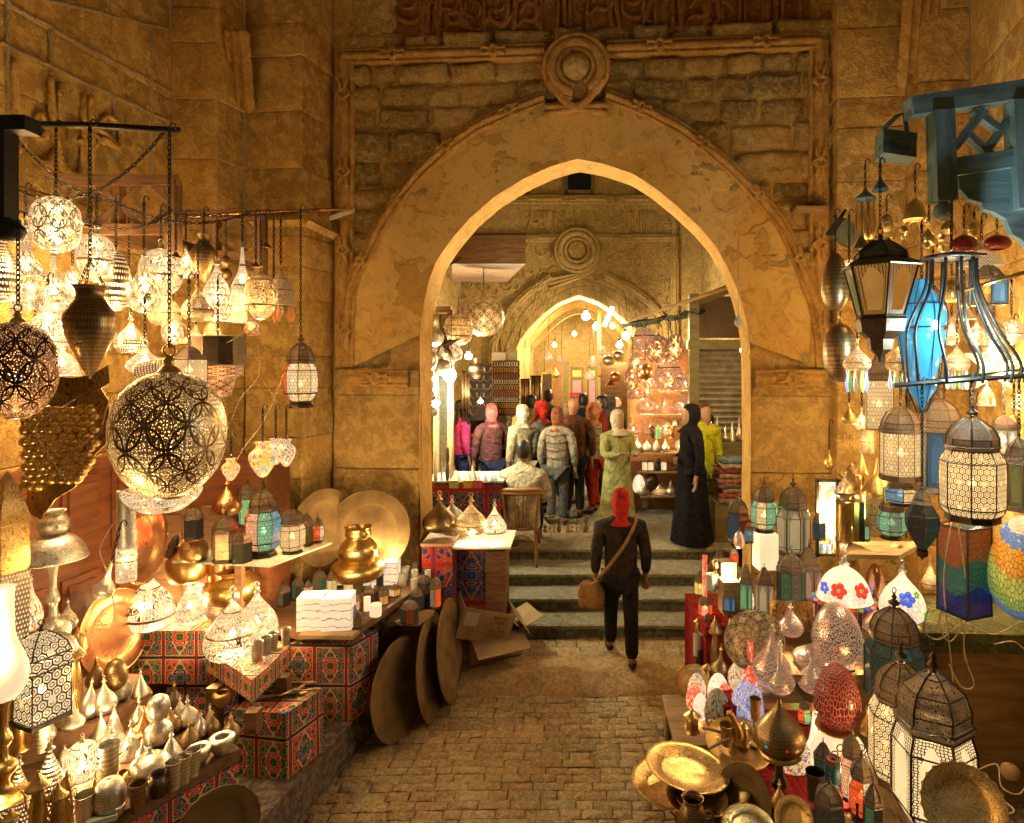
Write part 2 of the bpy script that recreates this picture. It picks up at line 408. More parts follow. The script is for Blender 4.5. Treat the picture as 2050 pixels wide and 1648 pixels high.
def mat_mosaic(name, stops, scale=14, st=1.0, grout=(.5, .3, .2), gw=.05, usez=False, rand=.85, rough=.15, wavy=False):
    m = M(name); u, v = m.uv(); vec = m.vec(u*3.0*scale, v*scale*1.35)
    e = m.vor(vec, 1.0, 'DISTANCE_TO_EDGE', rand, dims='2D'); cc = m.vor(vec, 1.0, 'F1', rand, 'Color', dims='2D')
    sp = m.n("SeparateColor"); m.nt.links.new(cc, sp.inputs[0]); r1 = X(m.nt, sp.outputs[0]); r2 = X(m.nt, sp.outputs[1])
    if wavy:
        t = (v+(u*12.5).sin()*.06+r2*.03); c = m.ramp(t, stops, True)
    else: c = m.ramp(r1, stops, True)
    c = m.mix(r2*.35, c, tuple(q*.5 for q in (1, 1, 1)), 'MULTIPLY')
    k = e.lt(gw); base = m.mix(k, c, grout)
    es = (1-k)*st+k*st*.12
    return nosample(m.done(m.pbr(base, rough, 0, m.bump(e.ss(0, .12), .3, .003), base, es)))
MZ_MULTI = mat_mosaic("multicolour_mosaic_glass", [(0, (.8, .62, .35)), (.3, (.75, .1, .05)), (.42, (.9, .75, .3)), (.6, (.1, .2, .6)), (.68, (.85, .8, .65)), (.85, (.2, .45, .15)), (.93, (.9, .4, .08))], 16, .8, (.05, .03, .02))
MZ_MULTID = mat_mosaic("speckled_mosaic_tiles", [(0, (.45, .42, .25)), (.3, (.35, .05, .04)), (.4, (.5, .46, .2)), (.6, (.08, .1, .3)), (.7, (.4, .38, .3)), (.85, (.12, .3, .12)), (.93, (.5, .3, .1))], 15, .12, (.04, .03, .02), .04)
MZ_RED = mat_mosaic("dark_red_mosaic_glass", [(0, (.22, .012, .008)), (.5, (.30, .018, .01)), (.8, (.16, .008, .008))], 15, .3, (.75, .5, .36), .045)
MZ_REDL = mat_mosaic("lit_red_mosaic_glass", [(0, (.85, .05, .02)), (.55, (.95, .12, .05)), (.8, (.9, .6, .4))], 13, 1.0, (1, .75, .5), .06)
MZ_WHITE = mat_mosaic("pale_mosaic_glass", [(0, (.95, .72, .5)), (.4, (.9, .8, .65)), (.8, (.85, .5, .3)), (.92, (.9, .3, .1))], 14, 1.2, (.9, .5, .3), .05)
MZ_BLUE = mat_mosaic("violet_blue_mosaic_glass", [(0, (.42, .42, .72)), (.35, (.58, .58, .85)), (.6, (.7, .7, .8)), (.86, (.16, .2, .7))], 17, .62, (.25, .22, .3), .045)
MZ_ORANGE = mat_mosaic("orange_mosaic_glass", [(0, (.95, .5, .1)), (.5, (.9, .6, .2)), (.78, (.8, .12, .05)), (.88, (.2, .3, .6))], 12, 1.1, (.25, .1, .04), .05)
MZ_WAVE = mat_mosaic("wavy_banded_mosaic", [(0, (.10, .22, .50)), (.20, (.16, .30, .60)), (.3, (.32, .5, .12)), (.40, (.55, .60, .13)), (.5, (.80, .36, .04)), (.66, (.13, .26, .62)), (.78, (.68, .55, .36))], 20, .35, (.05, .04, .03), .05, wavy=True)
MZ_PANEL = mat_mosaic("banded_mosaic_panel", [(0, (.015, .03, .2)), (.30, (.02, .13, .11)), (.62, (.30, .08, .02))], 12, .16, (.01, .01, .01), .05, wavy=True)
MZ_TIFF = mat_mosaic("leaded_cream_glass", [(0, (1.0, .78, .5)), (.5, (1, .84, .6)), (.80, (1.0, .7, .42))], 9, 1.05, (.06, .04, .02), .035)
MZ_STAR = mat_mosaic("patchwork_star_glass", [(0, (.95, .75, .3)), (.25, (.95, .9, .6)), (.45, (.9, .4, .1)), (.6, (.3, .5, .15)), (.8, (.95, .85, .5))], 4, .9, (.1, .06, .03), .03)
def mat_fill(name, c, st, rough=.4, base=None): 
    m = M(name); p = m.obj(); a = m.noise(p, 9, 3, .5)
    return nosample(m.done(m.pbr(base or tuple(q*.45 for q in c), rough, 0, None, c, (a*.6+.7)*st)))
ALAB = None
def _blue():
    m = M("blown_blue_glass"); p = m.obj(); a = m.noise(p, 9, 4, .6, 1.5); u, v = m.uv(); c = m.mix((a+((v-.55).abs()*-.9)).ss(.1, .5), (.01, .10, .30), (.22, .62, .85))
    return nosample(m.done(m.pbr(c, .08, 0, m.bump(a, .5, .02), c, (a*.9+.35)*(1.25-(v-.6).abs()*1.3))))
G_BLUE = _blue()
def mat_alab():
    m = M("lit_alabaster"); p = m.obj(); q = m.n("SeparateXYZ"); m.nt.links.new(p, q.inputs[0]); z = X(m.nt, q.outputs[2])
    w = m.noise(p, 9, 3, .6); k = ((z*19.0+w*1.6).fr()-.5).abs().lt(.05)
    c = m.mix(k, (1, .82, .56), (.30, .12, .04)); s = (1-k)*.62+.06
    return m.done(m.pbr((.35, .27, .17), .4, 0, None, c, s))
ALAB = mat_alab()
G_CREAM = mat_fill("lit_cream_shade", (1, .74, .42), .9)
G_GREEN = mat_fill("lit_green_glass", (.35, .75, .25), .45)
G_ORANGE = mat_fill("orange_glass", (.8, .25, .05), .4)
G_REDB = mat_fill("red_glass_drop", (.6, .02, .02), .5)
G_BLUE = mat_fill("lit_blue_blown_glass", (.06, .36, .62), .5, .08)
G_BLUEG = mat_fill("blue_window_glass", (.35, .5, 1.0), 1.1, .2)
G_YELG = mat_fill("yellow_green_window_glass", (.85, .95, .3), 1.1, .2)
G_CHERRY = mat_fill("cherry_red_glass", (.22, .008, .006), .12, .1)
BULB = mat_fill("bulb_glass", (1.0, .80, .50), 14.0)
BULBC = mat_fill("cool_bulb_glass", (.85, 1.0, .95), 14.0)
G_SILV = simple("silvered_blown_glass", (.75, .62, .50), .18, .85, 30, .5, .5)
def mat_mercury():
    m = M("mercury_crackle_glass"); u, v = m.uv(); vec = m.vec(u*110, v*48); e = m.noise(vec, 1.0, 3, .7)
    k = e.ss(.44, .56); c = m.mix(k, (.80, .60, .45), (.34, .20, .13))
    return nosample(m.done(m.pbr(c, .22, .85, m.bump(e, .3, .004), (1, .6, .35), (1-k)*.35)))
MERC = mat_mercury()
def mat_khay(name, pal, sx=3.3, es=0):
    m = M(name); u, v = m.uv(); x = u*sx+m.rand()*3; y = v*sx*.8+m.rand()*2
    cx_ = x.fl(); cyy = y.fl(); fx = x.fr(); fy = y.fr(); dx = (fx-.5).abs(); dy = (fy-.5).abs()
    rn = m.n("TexWhiteNoise", noise_dimensions='2D'); m.put(rn.inputs['Vector'], m.vec(cx_, cyy)); r = X(m.nt, rn.outputs['Value'])
    # medallion / hexagonal field edges
    dx = (dx+m.noise(m.obj(), 5, 2, .5)*.03); e = (dx*1.15+dy*.85); edge = (dx.mx(dy)); bord = edge.gt(.455); bl = ((edge-.455).abs().lt(.012)); b2 = ((edge-.485).abs().lt(.016))
    x = x+m.noise(m.obj(), 3, 2, .5)*.25; field = m.ramp(r, [(0, pal[0]), (.42, pal[1]), (.78, pal[2])], True)
    core = m.ramp(r, [(0, pal[1]), (.42, pal[0]), (.78, pal[0])], True)
    q = ((dx*26.0).sin()+(dy*31.0).sin()+((dx+dy)*23.0).sin()+((dx-dy)*19.0).sin()*.7)
    inner = e.lt(.36)
    c = m.mix(inner, field, core)
    c = m.mix(((e-.36).abs().lt(.016)), c, pal[4])
    c = m.mix(((e-.395).abs().lt(.010)), c, pal[3])
    c = m.mix(q.gt(1.1), c, pal[2]); c = m.mix(q.lt(-1.35), c, pal[0])
    line = ((q-1.1).abs().lt(.14)).mx((q+1.35).abs().lt(.12)).mx((q-.05).abs().lt(.10))
    c = m.mix(line, c, pal[3])
    c = m.mix(bord, c, pal[0]); c = m.mix(bl, c, pal[4]); c = m.mix(b2, c, pal[1])
    p = m.obj(); wv = m.noise(p, 500, 2, .5); fold = m.noise(p, 6, 3, .5)
    return m.done(m.pbr(c, .85, 0, m.bump(wv*.2+fold*3, .3, .01), spec=.2))
KH1 = mat_khay("printed_tent_cloth", [(.50, .022, .014), (.022, .026, .10), (.035, .12, .04), (.80, .66, .48), (.70, .40, .03)], 4.2)
KH2 = mat_khay("blue_printed_cloth", [(.02, .03, .09), (.30, .015, .012), (.02, .035, .11), (.42, .22, .08), (.35, .03, .015)], 2.4)
KH3 = mat_khay("red_printed_cloth", [(.20, .006, .006), (.24, .008, .006), (.17, .005, .005), (.42, .05, .035), (.45, .02, .02)], 4)

# ---------------------------------------------------------------- lights
NL = [0]
def lamp_light(p, w, col=WARM, r=.035, parent=None):
    d = bpy.data.lights.new("bulb_light", 'POINT'); d.energy = w*LP; d.color = col; d.shadow_soft_size = r
    o = bpy.data.objects.new("bulb_light", d); o.location = p; COL.objects.link(o); NL[0] += 1
    if parent is not None: o.parent = parent
    return o
# ================================================================ SETTING
# ---- street of worn bricks laid across the lane
def paving(name, x0, x1, y0, y1, z, bw=.19, bh=.088, seed=3, z1=None):
    rr = random.Random(seed); mb = MB(); y = y0; row = 0
    while y < y1:
        h = bh*rr.uniform(.85, 1.15); x = x0-rr.uniform(0, bw)
        while x < x1:
            w = bw*rr.uniform(.6, 1.35); g = .0035
            dz = rr.uniform(-.003, .003); tx = rr.uniform(-.005, .005); ty = rr.uniform(-.01, .01)
            c = rr.uniform(.78, 1.15); c2 = rr.uniform(.94, 1.06); col = (c*c2, c, c/c2)
            xa, xb = x+g, x+w-g; ya, yb = y+g, y+h-g
            wob = lambda: rr.uniform(-.006, .006)
            slope = 0 if z1 is None else (z1-z)*((y-y0)/(y1-y0))
            ys = sin(x*2.1+row*.1)*.02+sin(x*.9)*.03
            n = 4; V = []
            for j, (yy, e) in enumerate(((ya, 1), (ya+.014, 0), (yb-.014, 0), (yb, 1))):
                for i in range(5):
                    xx = xa+(xb-xa)*(0, .06, .5, .94, 1)[i]; ed = e or i in (0, 4)
                    V.append((xx+wob()*.5, yy+ys+wob()*.6, z+slope+dz+tx*(i-2)*.3+ty*(j-1.5)*.1+(-.011 if ed else noise.noise((xx*14, yy*14, seed))*.005)))
            fs = [(j*5+i, j*5+i+1, (j+1)*5+i+1, (j+1)*5+i) for j in range(3) for i in range(4)]
            mb.add(V, fs, None, col, True)
            x += w
        y += h; row += 1
    return mb
ground = MB().box((0, 20, -.06), (60, 90, .08), col=(.45, .42, .4)).build("ground", S_PAVE); tag(ground, kind="structure")
st = paving("street", -2.4, 3.6, 1.2, 5.62, 0.0).build("street", S_PAVE); tag(st, kind="structure")
# ramped threshold kerb and the strip of paving behind it
kb = MB(); n = 26
for i in range(n):
    xa, xb = -1.75+i*3.6/n, -1.75+(i+1)*3.6/n
    def zz(x, y, z): return z+noise.noise((x*3, y*5, 1))*.012
    prof = [(5.50, -.01), (5.53, .03), (5.72, .10), (6.02, .105)]
    V = [(x, y+noise.noise((x*2, 0, 4))*.03, zz(x, y, z)) for x in (xa, xb) for y, z in prof]
    kb.add(V, [(j, 4+j, 5+j, j+1) for j in range(3)], None, (.95, .85, .7), True)
tag(kb.build("threshold_kerb", S_PAVE), kind="structure")
tag(paving("lane_strip", -1.75, 1.9, 5.99, 6.42, .10, seed=9).build("street_upper_strip", S_PAVE), kind="structure")
# ---- steps
SZ = [.10, .245, .39, .535, .68]; SY = [6.43, 6.77, 7.13, 7.60]
stp = empty("stone_steps", (0, 6.4, 0), "five worn stone steps climbing through the big arch to the upper court", "steps")
for k in range(4):
    mb = MB(); z0, z1 = SZ[k]-.02, SZ[k+1]; y0 = SY[k]; y1 = (SY[k+1]+.1) if k < 3 else 8.0
    n = 24; xa, xb = -1.62, 1.95
    for i in range(n):
        x0 = xa+(xb-xa)*i/n; x1 = xa+(xb-xa)*(i+1)/n
        def q(x, y, z): return (x, y+noise.noise((x*2.3, k, 3))*.012, z+noise.noise((x*3.1, k*3, y))*.006)
        V = []
        for x in (x0, x1):
            V += [q(x, y0+.03, z0), q(x, y0+.03, z1-.05), q(x, y0-.004, z1-.045), q(x, y0-.008, z1-.012), q(x, y0+.012, z1), q(x, y1, z1)]
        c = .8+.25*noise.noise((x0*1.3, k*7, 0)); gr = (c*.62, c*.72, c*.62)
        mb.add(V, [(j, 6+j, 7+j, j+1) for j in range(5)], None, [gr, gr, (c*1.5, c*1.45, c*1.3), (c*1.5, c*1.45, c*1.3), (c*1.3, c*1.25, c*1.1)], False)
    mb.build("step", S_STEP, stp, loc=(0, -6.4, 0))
fl = MB(); 
for j in range(24):
    for i in range(-6, 8):
        c = rnd.uniform(.8, 1.15); fl.box((i*.62+(j % 2)*.3, 8.0+j*.8+.395, .66), (.612, .79, .04+rnd.uniform(0, .004)), col=(c, c*.97, c*.9))
tag(fl.build("upper_court_floor", S_STEP), kind="structure")

# ---- frame of the arch wall : local u (along wall) , z , n (towards viewer)
AW_A = -math.atan(.3/4.68); AW_O = Vector((0, 6.0, 0)); AW_U = Vector((cos(AW_A), sin(AW_A), 0)); AW_N = Vector((sin(AW_A), -cos(AW_A), 0))
def Pw(px, py, off=0.0):
    """photo point -> (u,z) on the arch wall plane moved out by off"""
    d = Vector(((px-CX)/F, 1, -(py-HY)/F)); o = Vector((0, 0, HC)); q = AW_O+AW_N*off
    t = (q-o).dot(AW_N)/d.dot(AW_N); h = o+d*t; return ((h-q).dot(AW_U), h.z)
def Wl(u, z, n=0.0): return AW_O+AW_U*u+AW_N*n+Vector((0, 0, z))
opening = [(1155, 318), (1100, 334), (1048, 358), (990, 394), (939, 438), (905, 476), (874, 522), (859, 560), (848, 610), (841, 670), (840, 740), (840, 900), (840, 1010), (840, 1330)][::-1] + \
    [(1210, 328), (1267, 348), (1312, 376), (1356, 413), (1398, 452), (1436, 497), (1460, 540), (1480, 590), (1494, 640), (1501, 686), (1503, 740), (1503, 900), (1503, 1010), (1503, 1330)]
band_in = [(705, 735), (705, 660), (710, 587), (724, 545), (745, 512), (772, 455), (804, 408), (848, 355), (899, 308), (960, 265), (1030, 233), (1093, 209), (1152, 196), (1207, 204), (1285, 233), (1356, 269), (1415, 312), (1466, 358), (1513, 408), (1555, 458), (1580, 505), (1600, 557), (1618, 600), (1630, 647), (1635, 700), (1635, 735)]
def resample(pts, n):
    L = [0]
    for i in range(1, len(pts)): L.append(L[-1]+(Vector(pts[i])-Vector(pts[i-1])).length)
    out = []; j = 0
    for k in range(n):
        t = L[-1]*k/(n-1)
        while j < len(pts)-2 and L[j+1] < t: j += 1
        f = (t-L[j])/max(1e-9, L[j+1]-L[j]); out.append(tuple(Vector(pts[j]).lerp(Vector(pts[j+1]), min(1, f))))
    return out
aw = empty("stone_archway", (0, 6.0, 0), "huge pointed stone arch with plastered face, knotted moulding and rubble spandrels", "archway")
def awb(mb, name, mat): return mb.build(name, mat, aw, loc=(0, -6.0, 0))
opu = [Pw(*p, .07) for p in opening]; bnu = [Pw(*p, .07) for p in band_in]
# plaster face between opening and moulding, with reveal
N = 120
op_arch = resample(opu[2:-2] if False else [p for p in opu if p[1] > HC-.02] , N)
bn_arch = resample([p for p in bnu], N)
mb = MB(); K = 9
V = []
for i in range(N):
    a = Vector(op_arch[i]); b = Vector(bn_arch[i])
    for k in range(K+1):
        p = a.lerp(b, k/K); w = noise.noise((p.x*1.7, p.y*1.7, 2))*.012+noise.noise((p.x*6, p.y*6, 5))*.004
        V.append(Wl(p.x, p.y, .07+w*(1 if 0 < k < K else .3)))
mb.add(V, [(i*(K+1)+k, i*(K+1)+k+1, (i+1)*(K+1)+k+1, (i+1)*(K+1)+k) for i in range(N-1) for k in range(K)], None, (1, 1, 1), True)
awb(mb, "arch_band", PLASTER)
mb = MB(); op_all = resample(opu, 150)
V = []
for p in op_all:
    for n_ in (.07, .0, -.15, -.34): V.append(Wl(p[0]+noise.noise((p[0]*3, p[1]*3, n_))*.01, p[1], n_))
mb.add(V, [(i*4+k, (i+1)*4+k, (i+1)*4+k+1, i*4+k+1) for i in range(149) for k in range(3)], None, (1.35, 1.25, 1.1), True)
awb(mb, "reveal", S_ASH)
# wall carcass: back face and masses left/right/over (behind the rubble)
def wallpoly(mb, pts, n0, n1, col=(1, 1, 1)):
    V = [Wl(u, z, n0) for u, z in pts]+[Wl(u, z, n1) for u, z in pts]; n = len(pts)
    mb.add(V, [tuple(range(n)), tuple(range(n, 2*n))[::-1]]+[(i, n+i, n+(i+1) % n, (i+1) % n) for i in range(n)], None, col)
mb = MB()
TOPZ = 7.6; UL, UR = -2.75, 2.75
for i in range(149):
    a, b = op_all[i], op_all[i+1]
    if a[1] < HC-.03: continue
    ca, cb = (a[0], TOPZ), (b[0], TOPZ)
    V = [Wl(a[0], a[1], -.335), Wl(b[0], b[1], -.335), Wl(cb[0], cb[1], -.335), Wl(ca[0], ca[1], -.335)]
    mb.add(V, [(0, 1, 2, 3)]); V = [Wl(a[0], a[1], .0), Wl(b[0], b[1], .0), Wl(cb[0], cb[1], .0), Wl(ca[0], ca[1], .0)]
    mb.add(V, [(3, 2, 1, 0)])
uo0, uo1 = opu[0][0], opu[-1][0]
for (ua, ub) in ((UL, uo0), (uo1, UR)):
    mb.add([Wl(ua, 0, -.335), Wl(ub, 0, -.335), Wl(ub, TOPZ, -.335), Wl(ua, TOPZ, -.335), Wl(ua, 0, .0), Wl(ub, 0, .0), Wl(ub, TOPZ, .0), Wl(ua, TOPZ, .0)], [(0, 1, 2, 3), (7, 6, 5, 4)])
mb.add([Wl(UL, TOPZ, -.335), Wl(UR, TOPZ, -.335), Wl(UR, TOPZ, 0), Wl(UL, TOPZ, 0)], [(0, 1, 2, 3)])
awb(mb, "wall_core", S_ASH)
# rubble stones in the spandrels
def inside(p, poly):
    c = False; j = len(poly)-1
    for i in range(len(poly)):
        if (poly[i][1] > p[1]) != (poly[j][1] > p[1]) and p[0] < (poly[j][0]-poly[i][0])*(p[1]-poly[i][1])/(poly[j][1]-poly[i][1])+poly[i][0]: c = not c
        j = i
    return c
mb = MB(); z = Pw(705, 740)[1]; ztop = Pw(1000, 100)[1]; ul = Pw(700, 300)[0]; ur = Pw(1630, 300)[0]; rr = random.Random(21)
apoly = bnu
while z < ztop:
    h = rr.uniform(.17, .31); u = ul-rr.uniform(0, .1)
    while u < ur:
        w = rr.uniform(.25, .62); cu, cz = u+w/2, z+h/2
        if not (inside((cu, cz+h*.4), apoly) and inside((u+.05, cz), apoly) and inside((u+w-.05, cz), apoly)):
            nx, nz = max(4, int(w/.035)), max(4, int(h/.035)); V = []; dep = rr.uniform(-.01, .05); sd = rr.random()*50; rough = rr.choice((.03, .022, .010))
            s1, s2 = rr.uniform(-.02, .02), rr.uniform(-.02, .02)
            hl = h if rr.random() > .2 else h*.93
            for j in range(nz+1):
                for i in range(nx+1):
                    fx, fz = i/nx, j/nz; e = min(fx*w, (1-fx)*w, fz*hl, (1-fz)*hl)
                    rx = .012+.012*noise.noise((fx*3, fz*3, sd)); k = max(0, min(1, (e-rx*.3)/.018)); k = k*k*(3-2*k)
                    uu = u+fx*w+noise.noise((sd, fz*3, fx))*.02; zq = z+fz*hl+noise.noise((fx*2.5, sd, 1))*.022+s1*fx
                    nn = -.012+k*(.042+dep)+k*(noise.noise((uu*9, zq*16, sd))*rough+noise.noise((uu*30, zq*34, sd))*rough*.4)
                    V.append(Wl(uu, zq, nn))
            t = rr.uniform(.55, 1.25); wr = rr.uniform(.93, 1.08)
            mb.add(V, [(j*(nx+1)+i, j*(nx+1)+i+1, (j+1)*(nx+1)+i+1, (j+1)*(nx+1)+i) for j in range(nz) for i in range(nx)], None, (t*wr, t, t/wr*.92), True)
        u += w+rr.uniform(.004, .012)
    z += h+.006
awb(mb, "rubble_masonry", S_RUB)
# mouldings: a beaded strip with knots following a path
def molding(path, wdt, base, name=None, knots=0, mbx=None):
    mb = mbx or MB(); P = [Vector(p) for p in path]; n = len(P)
    prof = [(-.5, -.02), (-.5, .05), (-.36, .068), (-.28, .05), (-.22, .05), (-.17, .082), (.0, .092), (.17, .082), (.22, .05), (.28, .05), (.36, .068), (.5, .05), (.5, -.02)]
    V = []
    for i in range(n):
        a = P[max(0, i-1)]; b = P[min(n-1, i+1)]; t = (b-a).normalized(); nn = Vector((-t.y, t.x))
        for q, d in prof: 
            p = P[i]+nn*q*wdt; V.append(Wl(p.x, p.y, base+d*.9+noise.noise((p.x*8, p.y*8, q))*.004))
    m_ = len(prof)
    mb.add(V, [(i*m_+k, (i+1)*m_+k, (i+1)*m_+k+1, i*m_+k+1) for i in range(n-1) for k in range(m_-1)], None, (1, 1, 1), True)
    L = [0]
    for i in range(1, n): L.append(L[-1]+(P[i]-P[i-1]).length)
    if knots:
        for kk in range(knots):
            s = L[-1]*(kk+.5)/knots; j = max(i for i in range(n) if L[i] <= s+1e-6); j = min(j, n-2); p = P[j].lerp(P[j+1], (s-L[j])/(L[j+1]-L[j]+1e-9)); t = (P[j+1]-P[j]).normalized(); nn = Vector((-t.y, t.x))
            mb.tube([Wl(p.x+cos(a)*wdt*.24, p.y+sin(a)*wdt*.24, base+.088) for a in [2*pi*q/14 for q in range(14)]], .014, 5, True)
            c = (t*wdt*.62)
            for sgn in (1, -1):
                pts = [p-c*1.25+nn*sgn*wdt*.22, p-c*.7+nn*sgn*wdt*.22, p-c*.25-nn*sgn*0*wdt+nn*sgn*wdt*.36, p+c*.25+nn*sgn*wdt*.36, p+c*.7+nn*sgn*wdt*.22, p+c*1.25+nn*sgn*wdt*.22]
                if sgn > 0: pts = [p-c*1.2-nn*wdt*.2, p-c*.5-nn*wdt*.12, p+nn*wdt*0-c*.0+nn*wdt*.33, p+c*.5+nn*wdt*.12, p+c*1.2+nn*wdt*.2]
                else: pts = [p-c*1.2+nn*wdt*.2, p-c*.5+nn*wdt*.12, p-nn*wdt*.33, p+c*.5-nn*wdt*.12, p+c*1.2-nn*wdt*.2]
                mb.tube(curve3([Wl(a.x, a.y, base+.084) for a in pts], 5), .019, 5)
    return mb
mo = resample([Pw(*p, .1) for p in [(694, 735), (694, 655), (699, 583), (713, 540), (735, 503), (760, 450), (793, 397), (838, 344), (890, 296), (952, 252), (1024, 219), (1088, 195)]], 60)
mo2 = resample([Pw(*p, .1) for p in [(1215, 190), (1292, 218), (1364, 256), (1424, 299), (1477, 346), (1525, 397), (1567, 449), (1592, 498), (1612, 552), (1630, 597), (1643, 645), (1648, 700), (1648, 735)]], 60)
w_ = .125
mb = molding(mo, w_, .05, knots=5); molding(mo2, w_, .05, knots=5, mbx=mb)
awb(mb, "arch_moulding", S_TRIM)
fr = [Pw(*p, .08) for p in [(688, 735), (688, 112), (1090, 100)]]; fr2 = [Pw(*p, .08) for p in [(1215, 95), (1641, 80), (1641, 735)]]
def dens(pl, st=.05):
    out = []
    for a, b in zip(pl, pl[1:]):
        n = max(2, int((Vector(b)-Vector(a)).length/st)); out += [tuple(Vector(a).lerp(Vector(b), i/n)) for i in range(n)]
    return out+[pl[-1]]
mb = MB()
molding(dens(fr[:2]), .19, .02, knots=4, mbx=mb); molding(dens(fr[1:]), .155, .023, knots=2, mbx=mb)
molding(dens(fr2[:2]), .155, .023, knots=2, mbx=mb); molding(dens(fr2[1:]), .18, .02, knots=4, mbx=mb)
molding(dens([Pw(690, 757, .1), Pw(818, 757, .1)]), .17, .06, knots=1, mbx=mb)
molding(dens([Pw(1512, 758, .1), Pw(1650, 758, .1)]), .17, .06, knots=1, mbx=mb)
awb(mb, "frame_moulding", S_TRIM)
# knot medallion with boss
mb = MB(); cu, cz = Pw(1153, 136, .1); uu = F/5.95
ringr = 48/uu
for rr_, tr in ((ringr*1.02, .05), (ringr*.72, .03), (ringr*1.30, .03)):
    pts = [Wl(cu+cos(a)*rr_, cz+sin(a)*rr_*1.02, .11) for a in [R(-60)+2*pi*q/40*(.92) for q in range(40)]]
    mb.tube(pts, tr, 8)
mb.lathe([(ringr*1.35, 0), (ringr*1.35, .06), (ringr*.5, .07)], 40, Wl(cu, cz, .02), Matrix.Rotation(R(90)+0, 3, 'X'))
for s in (-1, 1):
    for k_, off in enumerate((0, .075)):
        a = Wl(cu+s*(.20+off*.8), cz-.12, .12); b = Wl(cu+s*.12, cz-.30-off*.2, .12); c = Wl(cu-s*(.02), cz-.37-off*.3, .11); d = Wl(cu-s*.30, cz-.36-off, .10)
        mb.tube(curve3([a, b, c, d], 6), .032, 6)
awb(mb, "knot_medallion", S_TRIM)
mb = MB(); mb.lathe([(.13*sin(pi*k/14), .12*-cos(pi*k/14)) for k in range(15)], 24, Wl(cu, cz, .12)); awb(mb, "stone_boss", S_RUB)
# carved inscription band in relief (interlaced upright strokes and bowls)
def calligraphy(u0, u1, z0, z1, seed, pos, wd_, dn=.022, tall=.62):
    rr = random.Random(seed); mb = MB(); H = z1-z0; u = u0
    def st_(pts, r=None):
        r = r or wd_; c = curve3([pos(a, b, .012) for a, b in pts], 4); n = len(c)
        mb.tube(c, [r*(.45+.55*sin(pi*(i+.6)/(n+.2))) for i in range(n)], 5)
    while u < u1-.03:
        k = rr.random(); s = H*rr.uniform(.85, 1.1)
        if k < tall*.75:
            lean = rr.uniform(-.02, .02)*H*4; b = z0+H*rr.uniform(.05, .3)
            st_([(u, z0+H*.97), (u+lean*.2, z0+H*.6), (u+lean, b), (u+lean+rr.choice((-1, 1))*H*.10, b-H*.05)]); u += H*rr.uniform(.07, .11)
        elif k < tall:
            st_([(u, z0+H*.95), (u, z0+H*.25), (u+H*.08, z0+H*.08), (u+H*.24, z0+H*.10), (u+H*.27, z0+H*.4), (u+H*.27, z0+H*.95)]); u += H*.36
        elif k < .8:
            w = H*rr.uniform(.3, .6); y = z0+H*rr.uniform(.1, .45)
            st_([(u, y+H*.2), (u+w*.15, y), (u+w*.6, y-H*.04), (u+w, y+H*.18), (u+w*1.05, y+H*.33)])
            st_([(u+w*.3, y+H*.3), (u+w*.45, y+H*.42), (u+w*.65, y+H*.3), (u+w*.5, y+H*.18), (u+w*.2, y+H*.2)], wd_*.8); u += w*.75
        else:
            w = H*.3; y = z0+H*rr.uniform(.3, .7)
            st_([(u, y), (u+w*.4, y+H*.15), (u+w, y+H*.05), (u+w*.8, y-H*.15), (u+w*.2, y-H*.12), (u-w*.2, y-H*.25)]); u += w*.8
        if rr.random() < .5: a = u-H*rr.uniform(.1, .4); b = z0+H*rr.uniform(.45, .85); st_([(a, b), (a+H*.2, b+H*.07), (a+H*.45, b-H*.02)], wd_*.7)
        if rr.random() < .5: a = u-H*rr.uniform(0, .3); b = z0+H*rr.uniform(.1, .9); st_([(a, b), (a+.012, b+.012), (a+.024, b)], wd_*.9)
    return mb
zi0 = Pw(1100, 86, .03)[1]; zi1 = zi0+.78; ia = Pw(790, 50)[0]; ib = Pw(1610, 30)[0]
mb = MB(); wallpoly(mb, [(ia-.02, zi0-.03), (ib+.05, zi0+.02), (ib+.05, zi1+.1), (ia-.02, zi1+.1)], .0, .012); awb(mb, "inscription_panel", S_INS)
tilt = lambda u: (Pw(1600, 62)[1]-Pw(800, 88)[1]-0.0)*0
awb(calligraphy(ia+.02, ib, zi0+.02, zi0+.62, 5, lambda a, b, n: Wl(a, b, .010+n), .030), "carved_inscription", S_INS)
mb = MB()   # rough broken stone at the left end of the inscription
V = []; nx, nz = 16, 24; a0 = Pw(705, 50)[0]; a1 = Pw(795, 50)[0]
for j in range(nz+1):
    for i in range(nx+1):
        uu_, zz_ = a0+(a1-a0)*i/nx, zi0+.8*j/nz; e = min(i, nx-i, j, nz-j); V.append(Wl(uu_+noise.noise((uu_, zz_*6, 1))*.03, zz_, .0 if e == 0 else .05+noise.noise((uu_*9, zz_*9, 2))*.03))
mb.add(V, [(j*(nx+1)+i, j*(nx+1)+i+1, (j+1)*(nx+1)+i+1, (j+1)*(nx+1)+i) for j in range(nz) for i in range(nx)], None, (1, 1, 1), True)
awb(mb, "broken_stone", S_RUB)
